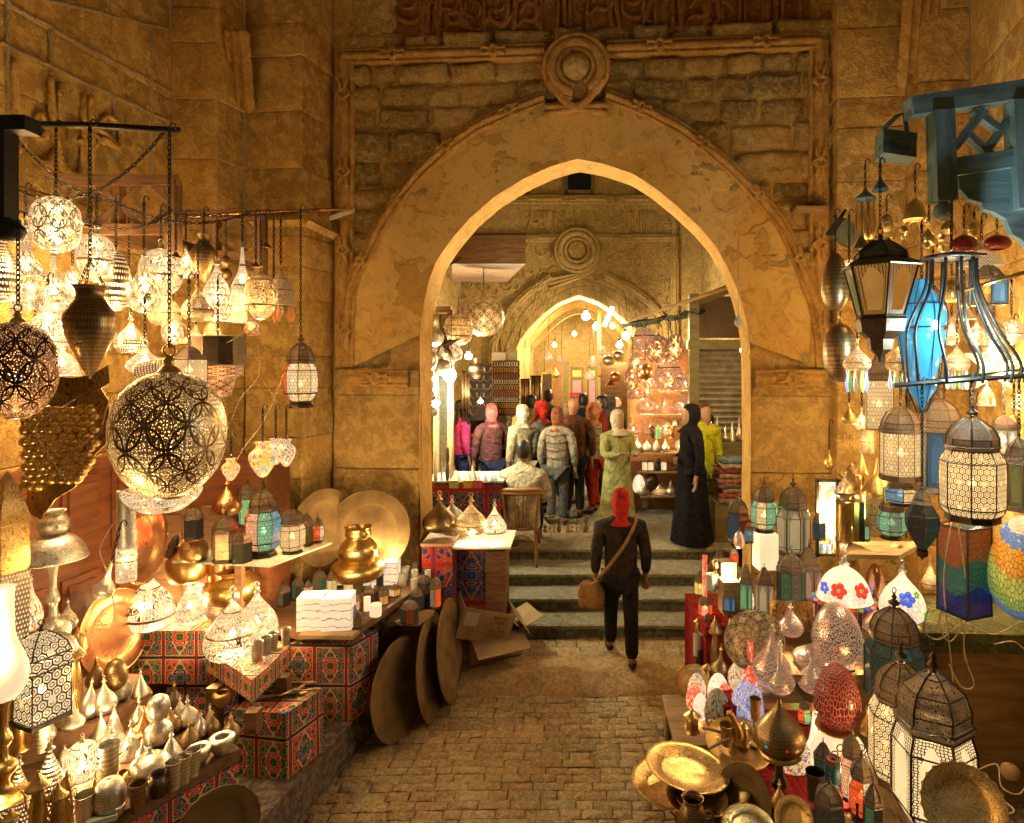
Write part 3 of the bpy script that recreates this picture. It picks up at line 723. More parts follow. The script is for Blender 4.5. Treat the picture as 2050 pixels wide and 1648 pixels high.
# piers below the springing: big ashlar blocks
def blocks(mb, org, ud, nd, L, z0, rows, seed=1, joint=.008, prot=.0, lens=None, col0=1.0, bev=.012, amp=.006):
    """org: Vector at floor; ud along; nd outward; rows list of heights"""
    rr = random.Random(seed); z = z0
    for h in rows:
        u = 0.0
        while u < L-1e-3:
            w = min(L-u, rr.uniform(.45, .95) if not lens else lens)
            if L-u-w < .15: w = L-u
            t = rr.uniform(.74, 1.14)*col0; wr = rr.uniform(.95, 1.06); p0 = prot+rr.uniform(-.004, .008)
            nx, nz = max(3, int(w/.08)+2), max(3, int(h/.08)+2); V = []; sd = rr.random()*9
            xs = [0, bev*.4, bev]+[bev+(w-2*bev)*i/(nx-2) for i in range(1, nx-2)]+[w-bev, w-bev*.4, w]
            zs = [0, bev*.4, bev]+[bev+(h-2*bev)*i/(nz-2) for i in range(1, nz-2)]+[h-bev, h-bev*.4, h]
            for zi in zs:
                for xi in xs:
                    e = min(xi, w-xi, zi, h-zi); d = -.014 if e <= 0 else (-.002 if e < bev*.7 else 0)
                    n_ = p0+d+noise.noise((( u+xi)*3, (z+zi)*3, sd))*amp*2+noise.noise(((u+xi)*11, (z+zi)*11, sd))*amp*.7
                    V.append(org+ud*(u+xi)+Vector((0, 0, z+zi))+nd*n_)
            a, b = len(xs), len(zs)
            mb.add(V, [(j*a+i, j*a+i+1, (j+1)*a+i+1, (j+1)*a+i) for j in range(b-1) for i in range(a-1)], None, (t*wr, t, t/wr), True)
            u += w
        z += h
    return mb
for (pa, pb) in ((668, 840), (1503, 1668)):
    mb = MB()
    u0 = Pw(pa, 900, .05)[0]; u1 = Pw(pb, 900, .05)[0]
    zA = Pw(700, 790, .05)[1]; zB = Pw(700, 938, .05)[1]; zC = Pw(700, 1010, .05)[1]
    blocks(mb, Wl(u0, 0, .05), AW_U, AW_N, u1-u0, 0, [.55, zC-.55], 5 if pa < 1000 else 8, col0=.95)
    blocks(mb, Wl(u0, 0, .075), AW_U, AW_N, u1-u0, zC, [zB-zC], 3, lens=1, col0=.75)
    blocks(mb, Wl(u0, 0, .05), AW_U, AW_N, u1-u0, zB, [zA-zB-.0], 4, lens=1, col0=1.05)
    blocks(mb, Wl(u0, 0, .07), AW_U, AW_N, u1-u0, zA, [Pw(700, 740, .05)[1]-zA], 4, lens=1, col0=.9)
    awb(mb, "pier_stones", S_ASH)

# ---- stepped piers and side walls
def facewall(name, segs, label, cat, rows, seed, mat=S_ASH, z0=0, cap=None):
    """segs: list of (px,D) corner stations from left to right"""
    e = empty(name, (0, 0, 0), label, cat); k = 0
    P = [Vector(((px-CX)*D/F, D, 0)) for px, D in segs]
    mb = MB()
    for i in range(len(P)-1):
        u = P[i+1]-P[i]; L = u.length; u.normalize(); n_ = Vector((u.y, -u.x, 0))
        blocks(mb, P[i], u, n_, L, z0, rows, seed+i, col0=.92)
    mb.build("stonework", mat, e)
    return e
ROWS = [.5, .45, .42, .5, .38, .45, .30, .52, .30, .28, .62, .52, .50, .30, .5, .5]
ROWS2 = [.5, .45, .42, .5, .38, .45, .46, .50, .30, .62, .48, .28, .62, .5, .5, .5]
pl = facewall("stepped_pier", [(342, 5.46), (435, 5.46), (490, 5.76), (605, 5.69), (667, 6.13)], "stepped stone pier rising beside the arch behind the hanging lamps on the left", "pier", ROWS, 31)
pr = facewall("stepped_pier", [(1661, 5.85), (1676, 5.66), (1814, 5.60), (1842, 5.35), (1943, 5.30)], "stepped stone pier between the arch and the blue-grey timber bracket", "pier", ROWS2, 41)
wl = facewall("side_wall", [(-420, 3.0), (342, 5.46)], "tall side wall of pale-jointed stone above the left stall", "wall", ROWS, 51)
wr = facewall("side_wall", [(1943, 5.30), (2050, 4.31), (2300, 3.2)], "tall side wall behind the blue-grey timber bracket", "wall", ROWS2, 61)
# mortar lines proud of the left wall and its carved panel
PL0 = Vector(((-420-CX)*3.0/F, 3.0, 0)); PL1 = Vector(((342-CX)*5.46/F, 5.46, 0)); ULW = (PL1-PL0).normalized(); NLW = Vector((ULW.y, -ULW.x, 0))
def onplane(px, py, O, N_):
    d = Vector(((px-CX)/F, 1, -(py-HY)/F)); o = Vector((0, 0, HC)); t = (O-o).dot(N_)/d.dot(N_); return o+d*t
mb = MB()
def lw(px, py, off=.01): return onplane(px, py, PL0+NLW*off, NLW)
def ribbon(pts, vert=0):
    V = []
    for p in pts:
        w = .010+rnd.uniform(0, .012); d = ULW*w if vert else Vector((0, 0, w)); V += [p-d-NLW*.006, p-d*.5+NLW*.010, p+d*.5+NLW*.010, p+d-NLW*.006]
    mb.add(V, [(i*4+k, (i+1)*4+k, (i+1)*4+k+1, i*4+k+1) for i in range(len(pts)-1) for k in range(3)], None, (1, 1, 1), True)
for a, b in (((0, 85), (342, 245)), ((20, 10), (342, 185)), ((100, 0), (342, 60))):
    ribbon([lw(a[0]+(b[0]-a[0])*i/24, a[1]+(b[1]-a[1])*i/24+rnd.uniform(-2, 2), .006) for i in range(25)])
for x, y0, y1 in ((16, 0, 240), (103, 55, 128), (303, 50, 380), (228, 195, 330)): ribbon([lw(x+rnd.uniform(-1, 1), y0+(y1-y0)*i/9, .006) for i in range(10)], 1)
mb.build("pale_mortar", stone("lime_mortar", (.62, .48, .28), (.5, .37, .2), 3, .5, False), wl)
pa = lw(24, 200); s0 = (pa-PL0).dot(ULW)
p2 = lw(220, 300); s1 = (p2-PL0).dot(ULW)
mb = calligraphy(s0, s1, lw(30, 240).z-.28, lw(30, 240).z+.42, 11, lambda a, b, n: PL0+ULW*a+Vector((0, 0, b))+NLW*(.012+n), .03)
mb.build("carved_panel", S_ASH, wl)
# moulded string course (lit under-edge) round the left pier at lamp height and muqarnas corner niches
def muqarnas(parent, px, py, D, s, flip, name="honeycomb_corner"):
    mb = MB(); rr = random.Random(px)
    for r_ in range(6):
        for c in range(6-r_):
            x = px+flip*(-c*15+r_*2)*s; y = py+r_*26*s
            p = W(x, y, D-.10+.035*r_+.01*c); q = .055*s*D/5.5
            V = [p+Vector((-q, 0, q)), p+Vector((0, -.05, q)), p+Vector((q, 0, q)), p+Vector((q*.9, .02, -q*.6)), p+Vector((0, -.02, -q*1.8)), p+Vector((-q*.9, .02, -q*.6)), p+Vector((0, -.02, q*1.9))]
            mb.add(V, [(0, 5, 4, 1), (1, 4, 3, 2), (0, 1, 6), (1, 2, 6)])
    mb.build(name, S_TRIM, parent)
muqarnas(pl, 487, 80, 5.60, 1.0, 1); muqarnas(pr, 1822, 10, 5.42, 1.15, -1)
mb = MB()
for a, b, D0, D1 in ((500, 610, 5.62, 5.60), (610, 668, 5.60, 6.0)):
    pts = [W(a, 445 if D0 != 5.60 or a == 500 else 442, D0), W(b, 442 if a == 500 else 470, D1)]
    mb.tube(pts, .05, 4)
mb.build("string_course", S_ASH, pl)
# ================================================================ LIBRARY OF SHOP GOODS
PR = {
 'sphere': [(.30, 0), (.55, .06), (.80, .18), (.96, .34), (1, .5), (.96, .66), (.80, .82), (.5, .94), (.22, .985), (.10, 1)],
 'globe2': [(.25, 0), (.6, .05), (.9, .2), (.99, .38), (1.0, .52), (1.06, .54), (1.06, .57), (.98, .6), (.93, .75), (.7, .9), (.35, .98), (.1, 1)],
 'onion': [(.55, 0), (.80, .04), (.98, .17), (1, .27), (.90, .42), (.66, .57), (.40, .70), (.20, .82), (.10, .92), (.07, 1)],
 'drop': [(.35, 0), (.7, .05), (.97, .2), (1, .3), (.86, .45), (.55, .6), (.30, .72), (.17, .84), (.13, .92), (.08, 1)],
 'tall': [(.40, 0), (.75, .05), (1, .18), (.97, .28), (.7, .42), (.4, .55), (.25, .7), (.18, .85), (.12, 1)],
 'egg': [(.35, 0), (.70, .08), (.93, .22), (1, .38), (.95, .55), (.80, .72), (.56, .87), (.30, .96), (.03, 1)],
 'cone': [(.9, 0), (1, .04), (.85, .2), (.58, .45), (.34, .68), (.17, .85), (.1, .93), (.05, 1)],
 'dome': [(1, 0), (1.02, .03), (.97, .10), (.9, .32), (.72, .58), (.45, .78), (.2, .9), (.1, 1)],
 'bigonion': [(.62, 0), (.85, .05), (1, .2), (.98, .36), (.85, .52), (.62, .66), (.38, .78), (.2, .88), (.12, .95), (.08, 1)],
 'vase': [(.03, 0), (.2, .07), (.55, .25), (.88, .45), (1, .6), (.95, .70), (.7, .80), (.52, .88), (.56, .95), (.68, 1)],
 'jug': [(.2, 0), (.45, .1), (.85, .35), (1, .55), (.9, .7), (.55, .82), (.45, .9), (.6, 1)],
 'cup': [(.0, .02), (.70, 0), (.74, .02), (.82, .4), (.9, .75), (.98, .97), (1.0, 1), (.95, .985), (.88, .7), (.75, .1), (0, .08)],
 'gourd': [(.45, 0), (.62, .02), (.9, .08), (1, .20), (.92, .34), (.6, .44), (.36, .49), (.55, .55), (.78, .66), (.80, .78), (.66, .92), (.35, .99), (.0, 1)],
 'apple': [(.3, 0), (.7, .08), (.95, .26), (1, .45), (.95, .65), (.75, .85), (.4, .96), (.15, .97), (.03, .93)],
 'squat': [(.5, 0), (.85, .1), (1, .35), (.95, .55), (.75, .78), (.4, .93), (.1, 1)],
 'bowl': [(.0, .0), (.45, 0), (.6, .1), (.85, .4), (.98, .7), (1, .85), (.9, .98), (.55, 1), (.5, .9)],
 'bellcap': [(1, 0), (.98, .1), (.6, .35), (.3, .55), (.16, .8), (.1, 1)],
 'cyl': [(.85, 0), (.95, .01), (1, .04), (1, .96), (.95, .99), (.3, 1)],
 'urn': [(.0, 0), (.62, 0), (.8, .06), (1, .25), (.98, .45), (.75, .6), (.6, .68), (.56, .74), (.7, .78), (.66, .96), (.72, 1), (.6, .98), (.55, .8)],
 'pot': [(.0, 0), (.5, 0), (.85, .1), (1, .35), (.95, .6), (.7, .8), (.6, .86), (.68, .94), (.78, 1), (.66, .97), (.55, .85)],
 'bottle': [(.5, 0), (.8, .06), (1, .22), (.92, .38), (.55, .52), (.32, .62), (.28, .95), (.34, 1), (.28, .98)],
 'bulb': [(.02, 0), (.5, .05), (.9, .22), (1, .4), (.8, .6), (.45, .74), (.4, .8), (.4, 1)],
 'coffee': [(.0, 0), (.8, 0), (.85, .04), (.7, .14), (.72, .3), (.62, .5), (.48, .62), (.5, .66), (.95, .70), (1, .73), (.7, .79), (.38, .87), (.16, .94), (.1, .96), (.14, .98), (.02, 1)],
 'stem': [(1, 0), (.95, .02), (.6, .06), (.3, .12), (.25, .2), (.5, .28), (.45, .34), (.22, .4), (.2, .5), (.34, .56), (.3, .62), (.18, .7), (.2, .85), (.3, .97), (.28, 1)],
 'milk': [(.5, 0), (.8, .06), (1, .18), (.92, .32), (.62, .48), (.48, .6), (.45, .9), (.5, 1)],
}
PR = {k: smoothprof(v, 3) for k, v in PR.items()}
_mc = {}
def umesh(prof, mat, seg=32):
    k = (prof, mat.name, seg)
    if k not in _mc:
        mb = MB(); mb.lathe(PR[prof], seg); o = mb.build(prof, mat); _mc[k] = o.data; bpy.data.objects.remove(o)
    return _mc[k]
def uobj(name, prof, mat, parent, r, h, loc=(0, 0, 0), seg=32, rot=None):
    o = bpy.data.objects.new(name, umesh(prof, mat, seg)); o.scale = (r, r, h); o.location = loc
    if rot: o.rotation_euler = rot
    return link(o, parent)
def chain_mb(mb, a, b, lk=.028, r=.0032):
    a = Vector(a); b = Vector(b); L = (b-a).length; n = max(2, int(L/(lk*.82))); t = (b-a).normalized()
    x = t.cross(Vector((0, 1, 0.1))).normalized(); y = t.cross(x)
    for i in range(n):
        c = a.lerp(b, (i+.5)/n); s = x if i % 2 else y
        mb.tube([c+t*lk*.55*cos(q)+s*lk*.26*sin(q) for q in [2*pi*k/8 for k in range(8)]], r, 4, True)
    return mb
def hookup(root, top, hang, D, px, three=0, r=0.0, dz=0.0):
    """chain from the thing's top (local height) up to photo height hang"""
    mb = MB(); base = root.location; zt = HC-(hang-HY)*D/F-base.z; zt = max(zt, top+.04)
    if three:
        m_ = min(zt-.03, top+max(.12, r*2.2))
        for k in range(3):
            a = 2*pi*k/3+.4; chain_mb(mb, (r*cos(a), r*sin(a), top-dz), (0, 0, m_), .022, .0026)
        chain_mb(mb, (0, 0, m_), (0, 0, zt))
    else: chain_mb(mb, (0, 0, top), (0, 0, zt))
    mb.tube([(0, 0, zt-.02), (0, 0, zt+.02), (.012, 0, zt+.04), (.03, 0, zt+.03), (.03, 0, zt+.01)], .004, 5)
    return mb.build("chain", IRON, root)
def goods(px, y0, y1, w, D, prof, mat, label, cat="lamp", name=None, z=None, power=0, hang=None, rim=None, finial=None, bulb=None, tilt=0, three=0, group=None, seg=32, lcol=WARM, ly=.35, foot=None, handle=None):
    """a lathe-turned lamp or vessel: photo centre px, top y0, bottom y1, width w, at distance D (or standing on height z)"""
    if z is not None: D = DG(y1, z)
    h = (y1-y0)*D/F; r = w/2*D/F*F/sqrt(F*F+(px-CX)**2); loc = W(px, y1, D)
    name = name or {"lamp": "metal_lamp", "cup": "metal_cup", "vase": "vase", "pot": "pot"}.get(cat, cat.replace(" ", "_"))
    root = empty(name, loc, label, cat, group)
    hf = h
    fin = finial if finial is not None else (prof in ('onion', 'drop', 'cone', 'bigonion', 'dome', 'sphere', 'globe2', 'tall', 'squat') and w > 24)
    b = uobj("body", prof, mat, root, r, h, seg=seg)
    if fin:
        mt = SILVER if mat not in (BRASS, BRASS_E, BRONZE, COPPER, DARKM, L_CIRC2, L_PIN2, L_ARAB2) else BRASS
        mb = MB(); s = max(.006, r*.13)
        mb.lathe([(s*1.6, h-.01*h), (s*1.3, h+s*.3), (s*.6, h+s*.8), (s*.9, h+s*1.4), (s*.5, h+s*2.0), (.001, h+s*2.3)], 14); 
        mb.tube([(cos(a)*s*.9, 0, h+s*3.0+sin(a)*s*.9) for a in [2*pi*k/10 for k in range(10)]], s*.22, 5, True); mb.build("finial", mt, root); hf = h+s*3.6
    if rim is not None or prof in ('sphere', 'globe2', 'onion', 'bigonion', 'drop', 'dome', 'cone'):
        rb = r*PR[prof][0][0]; mb = MB(); mb.lathe([(rb*.98, -.012*h), (rb*1.05, -.004*h), (rb*1.05, .012*h), (rb*.98, .02*h)], 24); mb.build("rim", rim or SILVER, root)
    if foot:
        mb = MB(); mb.lathe([(r*foot, -.001), (r*foot, .008), (r*foot*.8, .015), (r*foot*.7, .03)], 24); mb.build("foot", BRASS, root)
    if handle:
        mb = MB(); hh = h*handle; mb.tube(curve3([(r*.7, 0, h*.62), (r*1.25, 0, h*.66), (r*1.45, 0, h*.42), (r*1.1, 0, h*.2), (r*.75, 0, h*.16)], 5), r*.07, 6); mb.build("handle", mat, root)
        mb = MB(); mb.tube(curve3([(-r*.55, 0, h*.22), (-r*1.1, 0, h*.36), (-r*1.25, 0, h*.55), (-r*1.6, 0, h*.66)], 5), [r*.12]*8+[r*.06]*8 if False else r*.09, 6); mb.build("spout", mat, root)
    if hang is not None: hookup(root, hf if not three else h*.97, hang, D, px, three, r*.6)
    if power:
        if bulb is not False:
            s = min(.02, r*.22); uobj("bulb", 'bulb', BULB, root, s, s*2.6, (0, 0, h*ly), 10)
        lamp_light((0, 0, h*ly+.02), power, lcol, min(.03, r*.3), root)
    if tilt: root.rotation_euler = tilt if isinstance(tilt, (tuple, list)) else (0, R(tilt), 0)
    return root
LST = {   # glass profile, dome profile, finial profile, base profile  (r fraction of half width, z fraction of height)
 'bulge': ([(.66, .09), (.97, .19), (1, .20), (1, .50), (.74, .60)], [(.78, .60), (.84, .615), (.84, .64), (.76, .65), (.76, .70), (.60, .79), (.28, .855), (.12, .875)], [(.10, .87), (.05, .885), (.20, .915), (.20, .925), (.05, .95), (.10, .965), (.01, 1)], [(.80, 0), (.76, .03), (.62, .05), (.66, .09)]),
 'barrel': ([(.70, .06), (.95, .15), (1, .16), (1, .48), (.86, .58)], [(.92, .58), (.96, .60), (.96, .625), (.86, .635), (.88, .70), (.72, .79), (.34, .86), (.12, .88)], [(.10, .88), (.05, .895), (.16, .92), (.06, .945), (.1, .96), (.01, 1)], [(.8, 0), (.8, .03), (.7, .06)]),
 'tall': ([(.8, .05), (.86, .055), (1, .12), (1, .50), (.78, .60)], [(.80, .60), (.84, .61), (.84, .63), (.80, .64), (.80, .70), (.66, .78), (.36, .84), (.14, .865)], [(.10, .865), (.05, .88), (.2, .905), (.2, .92), (.05, .945), (.1, .96), (.01, 1)], [(.86, 0), (.86, .05)]),
 'straight': ([(.96, .06), (.96, .58)], [(1.02, .58), (1.04, .60), (1.0, .63), (.92, .64), (.90, .70), (.68, .80), (.3, .87), (.1, .89)], [(.08, .89), (.05, .9), (.14, .93), (.05, .955), (.01, 1)], [(1.04, 0), (1.0, .06)]),
 'house': ([(.94, .05), (.94, .56)], [(1.0, .56), (1.02, .58), (.98, .70), (.94, .71), (.80, .80), (.5, .88), (.2, .925)], [(.06, .92), (.1, .94), (.04, .96), (.07, .975), (.01, 1)], [(1.0, 0), (1.0, .05)]),
 'tent': ([(.95, .04), (.9, .55)], [(1.0, .55), (.98, .60), (.82, .62), (.55, .75), (.2, .9)], [(.05, .9), (.08, .95), (.01, 1)], [(1.0, 0), (1.0, .04)]),
 'spindle': ([(.25, .16), (.62, .28), (1, .45), (1, .62), (.62, .76)], [(.62, .76), (.66, .775), (.5, .84), (.3, .92), (.1, .955)], [(.05, .955), (.1, .97), (.01, 1)], [(.02, 0), (.10, .03), (.34, .07), (.38, .14), (.25, .16)]),
 'flared': ([(.62, .36), (.98, .74)], [(1.04, .74), (1.0, .765), (.70, .80), (.68, .84), (.45, .90), (.2, .945)], [(.12, .94), (.05, .955), (.1, .97), (.02, 1)], [(.04, 0), (.10, .05), (.32, .10), (.35, .18), (.62, .24), (.66, .30), (.70, .33), (.62, .36)]),
 'cubic': ([(1, .02), (1, .62)], [(1.02, .62), (1.02, .66), (.8, .68), (.5, .85), (.2, .95)], [(.05, .95), (.01, 1)], [(1.02, 0), (1.02, .02)]),
}
CC = {'w': (1, .95, .85), 'c': (1, .86, .62), 'r': (1, .16, .06), 'g': (.45, .95, .55), 't': (.25, .65, .62), 'b': (.2, .45, .9), 'o': (1, .5, .12), 'y': (.95, .85, .3), 'k': (.25, .22, .18), 'p': (1, .62, .5), 'a': (.9, .5, .15), 'd': (.2, .38, .36), 'm': (.5, .5, .2)}
def lantern(px, y0, y1, w, D, label, style='bulge', n=8, cols="c", glass=None, metal_=None, domem=None, z=None, power=0, hang=None, rot=0.2, group=None, name="lantern", cat="lantern", ring=True, bars=True, lcol=WARM, lean=0, winu=None):
    if z is not None: D = DG(y1, z)
    h = (y1-y0)*D/F; r = w/2*D/F/ (cos(pi/n) if n < 6 else 1.0)**.5*F/sqrt(F*F+(px-CX)**2); loc = W(px, y1, D)
    g, dm, fi, ba = LST[style]; glass = glass or P_GLASS; metal_ = metal_ or DARKM; domem = domem or D_FIL
    root = empty(name, loc, label, cat, group, rz=rot)
    sc2 = lambda pr: [(a*r, b*h) for a, b in pr]
    small = (y1-y0) < 70
    fc = [CC[c] for c in cols]; fc = [fc[k % len(fc)] for k in range(n)]
    mb = MB(); mb.lathe(sc2(g), n, smooth=False, facet=fc); mb.build("glass_panels", glass, root)
    mb = MB(); mb.lathe(sc2(dm), n, smooth=False); 
    mb.build("dome", domem, root)
    mb = MB(); mb.lathe(sc2(ba), n, smooth=False)
    if style in ('bulge', 'barrel', 'tall', 'straight', 'house', 'cubic', 'tent'): mb.lathe([(0.001, 0), (ba[0][0]*r, 0)], n, smooth=False)
    mb.build("base", metal_, root)
    mb = MB(); mb.lathe(sc2(fi), 10 if small else 16); 
    fr_ = max(.0035, r*.07)
    mb.tube([(cos(a)*fr_*1.3, 0, h*1.0+fr_+sin(a)*fr_*1.6) for a in [2*pi*k/8 for k in range(8)]], fr_*.35, 4, True); mb.build("finial", metal_, root)
    if bars:
        mb = MB(); t = max(.0016, r*.022)
        for k in range(n):
            a = 2*pi*k/n
            mb.tube([(x*r*cos(a)*1.01, x*r*sin(a)*1.01, zz*h) for x, zz in g], t*1.25, 4)
            if not small: mb.tube([(x*r*cos(a)*1.01, x*r*sin(a)*1.01, zz*h) for x, zz in dm[2:]], t*1.5, 4)
        for x, zz in g: mb.tube([(x*r*cos(2*pi*k/n)*1.01, x*r*sin(2*pi*k/n)*1.01, zz*h) for k in range(n)], t*1.2, 4, True)
        if not small:
            for x, zz in dm[:4:2]: mb.tube([(x*r*cos(2*pi*k/n)*1.01, x*r*sin(2*pi*k/n)*1.01, zz*h) for k in range(n)], t*1.6, 4, True)
        mb.build("frame", metal_, root)
    if power:
        s = min(.02, r*.25); uobj("bulb", 'bulb', BULB, root, s, s*2.4, (0, 0, h*.28), 10); lamp_light((0, 0, h*.33), power, lcol, min(.03, r*.3), root)
    if hang is not None: hookup(root, h+fr_*2, hang, D, px)
    if lean: root.rotation_euler = (0, R(lean), rot)
    return root
def tray(px, py, dia_px, D, label, nrm, mat=BRASS_E, name="tray", cat="tray", scal=0, z=None, group=None, deep=.06, seg=48, col=None, base_on=None):
    """round dish; nrm = direction its face looks"""
    r = dia_px/2*D/F; root = empty(name, W(px, py, D), label, cat, group)
    nn = Vector(nrm).normalized(); rot = nn.to_track_quat('Z', 'Y').to_matrix()
    mb = MB(); pr_ = [(0.001, 0), (r*.35, 0), (r*.60, 0), (r*.64, .006*r/.3), (r*.72, .02*r/.3), (r*.9, deep*r*.8), (r*.985, deep*r), (r, deep*r*.94), (r*.98, deep*r*.8), (r*.6, -.012), (.001, -.012)]
    mb.lathe(pr_, seg, (0, 0, 0), rot)
    if scal:
        m_ = len(pr_)
        for i in range(5, 9):
            for k in range(seg):
                s = 1+scal*abs(sin(pi*k/ (seg/24.))); p = Vector(mb.v[i*seg+k]); mb.v[i*seg+k] = tuple(p*s)
    mb.build("dish", mat, root)
    mb = MB(); mb.tube([rot @ Vector((cos(a)*r*1.0, sin(a)*r*1.0, deep*r*.97)) for a in [2*pi*k/seg for k in range(seg)]], r*.016, 5, True); mb.build("rolled_rim", mat, root)
    return root
def panelbox(px, y0, y1, w, D, label, mat, name="box_lamp", cat="lamp", frame=None, z=None, power=0, rot=.3, depth=1.0, roof=False, group=None, lid=None):
    if z is not None: D = DG(y1, z)
    h = (y1-y0)*D/F; s = w*D/F/(cos(rot)+depth*abs(sin(rot))); root = empty(name, W(px, y1, D), label, cat, group, rz=rot)
    MB().box((0, 0, h/2), (s, s*depth, h)).build("shade", mat, root)
    if frame:
        mb = MB(); t = max(.003, s*.045)
        for sx in (-1, 1):
            for sy in (-1, 1): mb.box((sx*s/2, sy*s*depth/2, h/2), (t, t, h*1.01+t))
        for zz in (0, h):
            for q in (-1, 1): mb.box((0, q*s*depth/2, zz), (s, t, t)); mb.box((q*s/2, 0, zz), (t, s*depth, t))
        mb.build("frame", frame, root)
    if power: lamp_light((0, -s*.1, h+.05), power, WARM, .03, root)
    return root
def wire(pts, label, r=.003, mat=None, name="cable", cat="cable", n=8):
    o = MB().tube(curve3(pts, n), r, 5).build(name, mat or WIRE); tag(o, label, cat); return o
def slab(pts, z0, z1, mat, name, label, cat, colr=(1, 1, 1)):
    """pts: photo points of the top outline at height z1"""
    poly = [(G(x, y, z1).x, G(x, y, z1).y) for x, y in pts]
    c = Vector((sum(p[0] for p in poly)/len(poly), sum(p[1] for p in poly)/len(poly), z0))
    o = MB().prism([(p[0]-c.x, p[1]-c.y) for p in poly], 0, z1-z0, col=colr).build(name, mat, loc=c); tag(o, label, cat); return o
def draped(poly, z0, z1, mat, name, label, cat, seed=1, amp=.012, topm=None):
    """cloth-covered block: prism with slightly wavering hanging sides"""
    c = Vector((sum(p[0] for p in poly)/len(poly), sum(p[1] for p in poly)/len(poly), z0)); mb = MB(); n = len(poly); acc = 0
    mb.add([(p[0]-c.x, p[1]-c.y, z1-z0) for p in poly], [tuple(range(n))], [[(p[0], p[1]) for p in poly]])
    for i in range(n):
        a = Vector(poly[i]); b = Vector(poly[(i+1) % n]); L = (b-a).length; d = (b-a)/L; nn = Vector((d.y, -d.x)); m_ = max(3, int(L/.03)); kz = 9; V = []; U = []
        for j in range(kz+1):
            for q in range(m_+1):
                t = q/m_; f = j/kz; w = noise.noise((acc*7+t*L*9, f*1.2, seed))*amp*(1-f)*(1 if 0 < q < m_ else .2)+.003
                p = a+d*t*L+nn*w; V.append((p.x-c.x, p.y-c.y, (z1-z0)*f+(noise.noise((t*L*8+acc, seed, 2))*.008 if j == 0 else 0))); U.append((acc+t*L, (z1-z0)*f))
        fs = [(j*(m_+1)+q, j*(m_+1)+q+1, (j+1)*(m_+1)+q+1, (j+1)*(m_+1)+q) for j in range(kz) for q in range(m_)]
        mb.add(V, fs, [[U[k] for k in f] for f in fs], smooth=True); acc += L
    o = mb.build(name, mat, loc=c); tag(o, label, cat); return o
# ================================================================ LEFT STALL
# masonry bench the stall stands on
bench = MB(); P0 = (-1.93, 3.0); P1 = (-1.60, 4.93); P2 = (-1.50, 5.95)
poly = [(-4.2, 2.2), (-2.02, 2.2), P0, P1, P2, (-3.0, 6.0), (-4.2, 5.6)]
bench.prism([(p[0]+2.5, p[1]-4) for p in poly], 0, .27, col=(.62, .42, .34))
o = bench.build("stone_bench", S_STEP, loc=(-2.5, 4, 0)); tag(o, "low stone bench edging the lane under the cloth-covered boxes", "bench")
mb = MB()
for i in range(9):
    y0 = 2.9+i*.36; xf = lambda y: -1.60-.33*(4.93-y)/1.93 if y < 4.93 else -1.60+.1*(y-4.93)/1.02
    for k in range(2):
        ya, yb = y0, y0+.35; V = [(xf(ya)+.01, ya, .275), (xf(yb)+.01, yb, .275), (xf(yb)-.3-k*.3, yb, .277), (xf(ya)-.3-k*.3, ya, .277)]
    mb.add([(p[0], p[1], p[2]+rnd.uniform(0, .006)) for p in V], [(0, 1, 2, 3)], None, (1.1, .9, .7))
# cloth covered boxes and tables
def fp(pts, z): return [(G(x, y, z).x, G(x, y, z).y) for x, y in pts]
bxB = [G(572, 1563, .275), G(647, 1503, .275)]; a, b = [Vector((p.x, p.y)) for p in bxB]; cL = G(489, 1554, .275); c_ = Vector((cL.x, cL.y)); dl = (c_-a)
draped([tuple(c_+dl*.35), tuple(a), tuple(b), tuple(b+dl*1.35)], .275, .70, KH1, "cloth_covered_box", "low box under red, blue and yellow printed cloth with drumsticks piled on top", "covered box", 1)
a = G(703, 1444, .275); b = G(743, 1416, .275); c_ = G(578, 1442, .275); a, b, c_ = [Vector((p.x, p.y)) for p in (a, b, c_)]; dl = c_-a
b = b+(b-a)*.35
draped([tuple(c_), tuple(a), tuple(b), tuple(b+dl)], .275, .845, KH1, "cloth_covered_box", "tall box under printed tent cloth below the alabaster light boxes", "covered box", 2)
# table D with wooden legs and cloth top
ZD = .97
tb = empty("display_table", G(470, 1335, ZD)-Vector((0, 0, ZD)), "small display table draped with printed cloth on a square wooden leg", "table"); tb.location.z = .27
tc = G(480, 1312, ZD); td = .27
def locp(poly, o): return [(p[0]-o.x, p[1]-o.y) for p in poly]
pt = fp([(412, 1302), (505, 1362), (583, 1292), (500, 1262)], ZD); cc = tb.location
mb = MB(); mb.prism(locp(pt, cc), ZD-.27-.14, ZD-.27); mb.build("table_cloth", KH1, tb)
for q, (x, y) in enumerate(((507, 1375), (430, 1330), (568, 1310))):
    p = G(x, y, ZD); zb_ = (.43 if q == 0 else 0); MB().box((p.x-cc.x, p.y-cc.y, (zb_+ZD-.41)/2), (.075, .075, ZD-.41-zb_)).build("leg", WOOD, tb)
# far-left covered box E
ZE = 1.0
a = G(405, 1263, ZE); b = G(470, 1240, ZE); c_ = G(232, 1263, ZE); a, b, c_ = [Vector((p.x, p.y)) for p in (a, b, c_)]
draped([tuple(c_), tuple(a), tuple(a+(b-a)*1.6), tuple(c_+(b-a)*1.6)], .62, ZE, KH1, "cloth_covered_box", "printed cloth box carrying the calligraphic onion lamps at the stall's back", "covered box", 3)
draped([(c_.x+.35, c_.y+.03), (a.x+.02, a.y+.03), (a.x+.1, a.y+.3), (c_.x+.35, c_.y+.3)], .275, .66, KH1, "printed_cloth_hanging", "printed cloth skirt hanging in folds below the calligraphic onion lamps", "cloth", 7)
